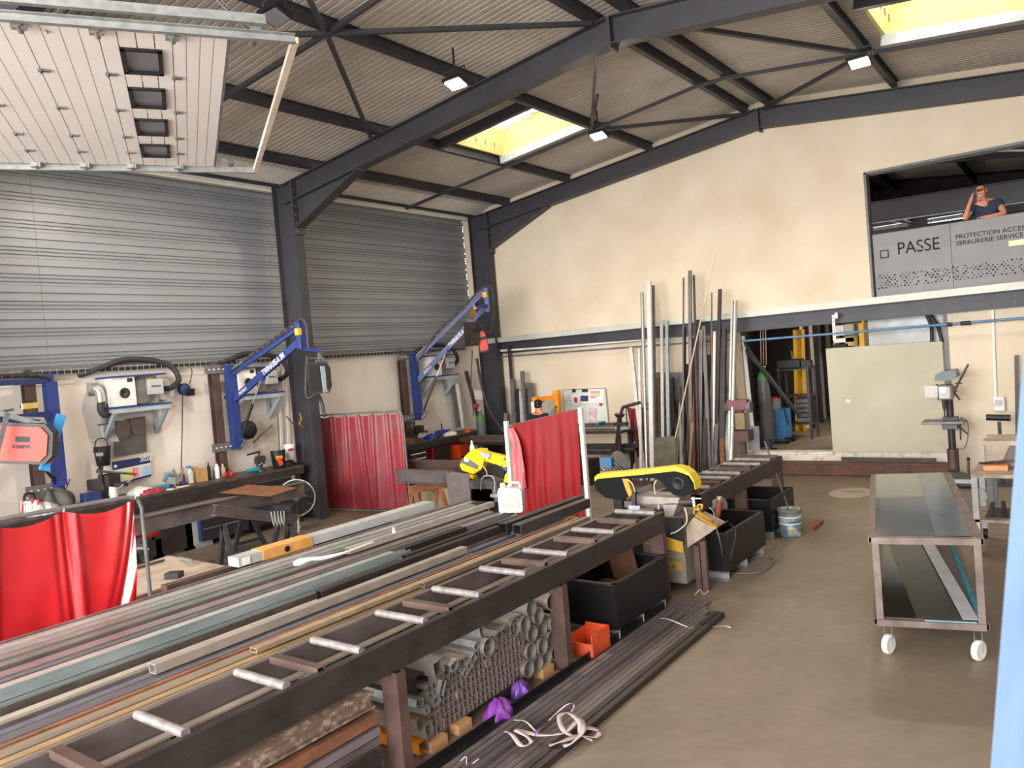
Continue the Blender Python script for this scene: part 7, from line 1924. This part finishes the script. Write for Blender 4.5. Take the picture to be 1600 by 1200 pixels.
pt_ = thing('pallet_jack', 'dark low jack with upright handle on the floor beside the drill press', 'jack', (-1.55, 14.2, 0))
MB().poly([g(1478, 736, 13.9), g(1500, 740, 13.9), g(1530, 752, 13.9), g(1528, 760, 13.9), g(1500, 760, 13.9), g(1475, 745, 13.9)][::-1], (0, 1, 0), .2).build('body', DARKST, pt_, bevel=.02)
MB().cbox(at(1505, 752, Y=13.85), (.3, .06, .06)).build('blue_grip', BLUEG, pt_)
MB().cyl(at(1514, 752, Y=13.9), at(1513, 718, Y=13.9), .018, n=8).build('handle', BROWN, pt_)
MB().ball(at(1513, 717, Y=13.9), .028).build('handle_knob', DARKST, pt_)
rs_ = thing('roller_stand', 'black T-shaped roller stand against the rear wall right of the drill press', 'stand', (-1.18, 14.3, 0))
MB().cyl(at(1541, 652, Y=14.3), at(1579, 653, Y=14.3), .05, n=12).build('roller', BLACK, rs_)
q = at(1561, 655, Y=14.3); MB().bar((q.x, 14.3, .05), (q.x, 14.3, q.z - .04), .05, .05, up=(1, 0, 0)).build('post', BLACK, rs_)
MB().box((q.x - .25, 14.1, 0), (q.x + .25, 14.5, .05)).build('base', BLACK, rs_)
MB().bar(at(1588, 555, Y=14.9), at(1590, 690, Y=14.9), .08, .05, up=(1, 0, 0)).build('dark_post', DARKST, label='dark steel bar upright on the rear wall beside the blue-grey post', cat='bar')

# ============================================================ RIGHT TROLLEY (SHEET METAL)
tA, tB, tC, tD = at(1361, 839, Z=.98), at(1532, 841, Z=.98), at(1480, 738, Z=.98), at(1364, 741, Z=.98)
tr_ = thing('sheet_trolley', 'two-tier steel trolley with polished sheets and white castors on the open floor', 'trolley', V(((tA.x + tC.x) / 2, (tA.y + tC.y) / 2, 0)))
eu = (tB - tA).normalized(); Wd = (tB - tA).length; ev = (tD - tA); Ld = ev.length; ev.normalize()
ev2 = V((-eu.y, eu.x, 0)); sk_ = 1
def tp2(u, v, z): return V((tA.x, tA.y, 0)) + eu * u + ev * v + V((0, 0, z))
for z in (.955, .305):
    for (a, b_) in (((0, 0), (Wd, 0)), ((Wd, 0), (Wd, Ld)), ((Wd, Ld), (0, Ld)), ((0, Ld), (0, 0))):
        MB().rhs(tp2(*a, z), tp2(*b_, z), .045, .05).build('frame_rail', RAW, tr_)
for (a, b_) in ((.025, .02), (Wd - .025, .02), (.025, Ld - .02), (Wd - .025, Ld - .02)):
    MB().rhs(tp2(a, b_, .33), tp2(a, b_, .93), .05, .05, up=eu).build('post', RAW, tr_)
def quad(u0, u1, v0, v1, z, th, nm, mt, par=None, sl=0):
    P = [tp2(u0, v0, z), tp2(u1, v0, z), tp2(u1 + sl, v1, z), tp2(u0 + sl, v1, z)]
    return MB().poly(P, (0, 0, 1), th).build(nm, mt, par)
quad(.02, Wd - .02, .02, Ld - .02, .978, .004, 'top_deck', RAW, tr_)
quad(.02, Wd - .02, .02, Ld - .02, .328, .004, 'lower_deck', mat('deck_brown', S(116, 106, 100), .5, .3), tr_)
def sheet_(u0, u1, v0, v1, z, lab, mt, sl=0):
    o = quad(u0, u1, v0, v1, z, .003, 'metal_sheet', mt, None, sl); tag(o, lab, 'sheet')
sheet_(.03, Wd * .80, .03, Ld * .52, .984, 'dark polished sheet on the near half of the trolley top', mat('dark_sheet', S(120, 124, 128), .14, .85))
sheet_(.03, Wd * .72, Ld * .54, Ld - .04, .984, 'lighter polished sheet on the far half of the trolley top', mat('light_sheet', S(176, 178, 172), .18, .8))
sheet_(Wd * .60, Wd * .93, .03, Ld - .04, .989, 'long blue-grey polished strip along the trolley top side', mat('strip_sheet', S(140, 150, 160), .16, .85))
sheet_(.04, Wd * .5, .04, Ld - .1, .334, 'brownish polished sheet on the lower trolley deck', DMIRROR)
sheet_(Wd * .38, Wd * .78, .04, Ld - .15, .338, 'dark slanting sheet strip on the lower trolley deck', mat('dark_strip', S(92, 94, 90), .3, .6), -.2)
sheet_(Wd * .80, Wd - .04, .04, Ld - .15, .342, 'white slanting sheet strip on the lower trolley deck', mat('white_strip', S(206, 208, 212), .4, .2), -.2)
MB().bar(tp2(Wd - .03, .06, .345), tp2(Wd - .05, Ld * .8, .345), .03, .02).build('blue_film_edge', TEAL, tr_)
MB().bar(tp2(Wd * .45, -.002, .336), tp2(Wd - .06, -.002, .336), .012, .008).build('film_strip', mat('film_teal', S(130, 170, 180), .4), tr_)
for i, (a, b_, rz_) in enumerate(((.07, .14, .3), (Wd - .05, .12, .5), (.07, Ld - .1, 1.), (Wd - .07, Ld - .1, .2))):
    c = tp2(a, b_, 0); R_ = Matrix.Rotation(-.55 - .1 * i, 3, 'Z'); ax_ = R_ @ eu
    cs = MB().cbox(c + V((0, 0, .278)), (.1, .1, .008), Matrix.Rotation(0, 3, 'Z'))
    fork = cs.build('castor', GALV, tr_)
    for s_ in (-1, 1): MB().poly([c + ax_ * s_ * .03 + V((0, 0, .275)) - ev * .03, c + ax_ * s_ * .03 + V((0, 0, .275)) + ev * .04, c + ax_ * s_ * .03 + V((0, 0, .07)) + ev * .03, c + ax_ * s_ * .03 + V((0, 0, .07)) + ev * .0], ax_, .004).build('fork', GALV, fork)
    MB().lathe(c + V((0, 0, .08)) - ax_ * .02, [(.02, -.002), (.05, .0), (.062, -.004), (.078, .002), (.08, .02), (.078, .038), (.062, .044), (.05, .04), (.02, .042)], 24, axis=ax_).build('wheel', WHITEP, fork)

# ============================================================ WORK TABLES ON THE RIGHT
wr = thing('work_trolley', 'worn pale steel work trolley with castors beside the right wall', 'trolley', (-.7, 10.2, 0))
x0_, x1_, y0_, y1_ = -1.12, .25, 9.95, 10.75
MB().box((x0_, y0_, .86), (x1_, y1_, .90)).build('top', mat('worn_top', S(176, 160, 146), .7, .2, S(136, 116, 104), 8), wr)
MB().box((x0_, y0_, .36), (x1_, y1_, .39)).build('lower_shelf', MATS['worn_top'], wr)
for x in (x0_ + .03, x1_ - .03):
    for y in (y0_ + .03, y1_ - .03):
        MB().rhs((x, y, .12), (x, y, .86), .06, .06, up=(1, 0, 0)).build('leg', LGREY, wr); MB().cyl((x - .02, y, .06), (x + .02, y, .06), .06, n=14).build('castor', BLACK, wr)
MB().box((-1.02, 10.2, .90), (-.78, 10.5, .955)).build('wood_block', mat('orange_wood', S(222, 150, 98), .7), label='orange wooden block on the worn work trolley', cat='block', bevel=.004)
for k in range(4): MB().bar((-1.05 + k * .12, 10.25 + .05 * k, .975 + .008 * k), (-.75 + k * .1, 10.5 - .1 * k, .975 + .008 * k), .05, .02).build('steel_offcut', DARKST, label='dark flat steel offcut on the wooden block, %s from its edge' % ORD[k + 1], cat='offcut')
tl_ = MB().tube(spline([at(1533, 775, Y=10.3) + V((0, .03 * math.cos(k * .6), 0)) * 0 + V((.055 * math.cos(k * .52), .01 * k / 4, .075 * math.sin(k * .52))) for k in range(26)], 2), .008, 5); tl_.build('wire_coil', CREAMP, label='cream wire coil hanging on the work trolley leg', cat='wire')
sc_ = thing('scrap_tray', 'tray of dark scrap parts on the lower shelf of the work trolley', 'tray', (-.8, 10.3, .39))
MB().box((-1.02, 10.05, .39), (-.4, 10.6, .40)).build('tray_base', DARKST, sc_)
for k in range(5): MB().cyl((-.95 + k * .11, 10.15, .41), (-.98 + k * .11, 10.5, .46 + .02 * (k % 2)), .025, n=8).build('scrap_rod', DARKST, sc_)
wr2 = thing('work_bench', 'weathered timber bench with sloped top behind the work trolley', 'bench', (-.6, 11.9, 0))
MB().box((-1.15, 11.6, 1.0), (.4, 12.3, 1.05)).build('top', WOODG, wr2)
MB().poly([(-1.12, 11.6, .66), (-1.0, 11.6, .66), (-.85, 11.6, 1.0), (-1.12, 11.6, 1.0)], (0, 1, 0), .02).build('end_brace', WOODG, wr2)
MB().box((-.98, 11.62, .68), (.4, 11.66, .98)).build('front_panel', mat('grey_board', S(132, 120, 112), .8, 0, S(110, 98, 92), 4), wr2)
for x in (-1.1, .3):
    for y in (11.65, 12.2): MB().bar((x, y, 0), (x, y, 1.0), .07, .07, up=(1, 0, 0)).build('leg', MGREY, wr2)

# ============================================================ BLUE-GREY POST BESIDE THE CAMERA
pt, pb_ = at(1610, 440, d=.95), at(1547, 1230, d=.95)
dirp = (pt - pb_).normalized()
wv = (RGT - dirp * RGT.dot(dirp)).normalized()
k0 = pb_ + wv * .103; tfloor = k0.z / dirp.z
MB().prof(k0 - dirp * tfloor, k0 + dirp * 2.4, [(-.075, -.045), (-.066, -.05), (.066, -.05), (.075, -.045), (.075, .045), (.066, .05), (-.066, .05), (-.075, .045)], up=FWD).build('gate_post', BLUEPOST, label='out-of-focus blue-grey painted post close to the camera', cat='post')
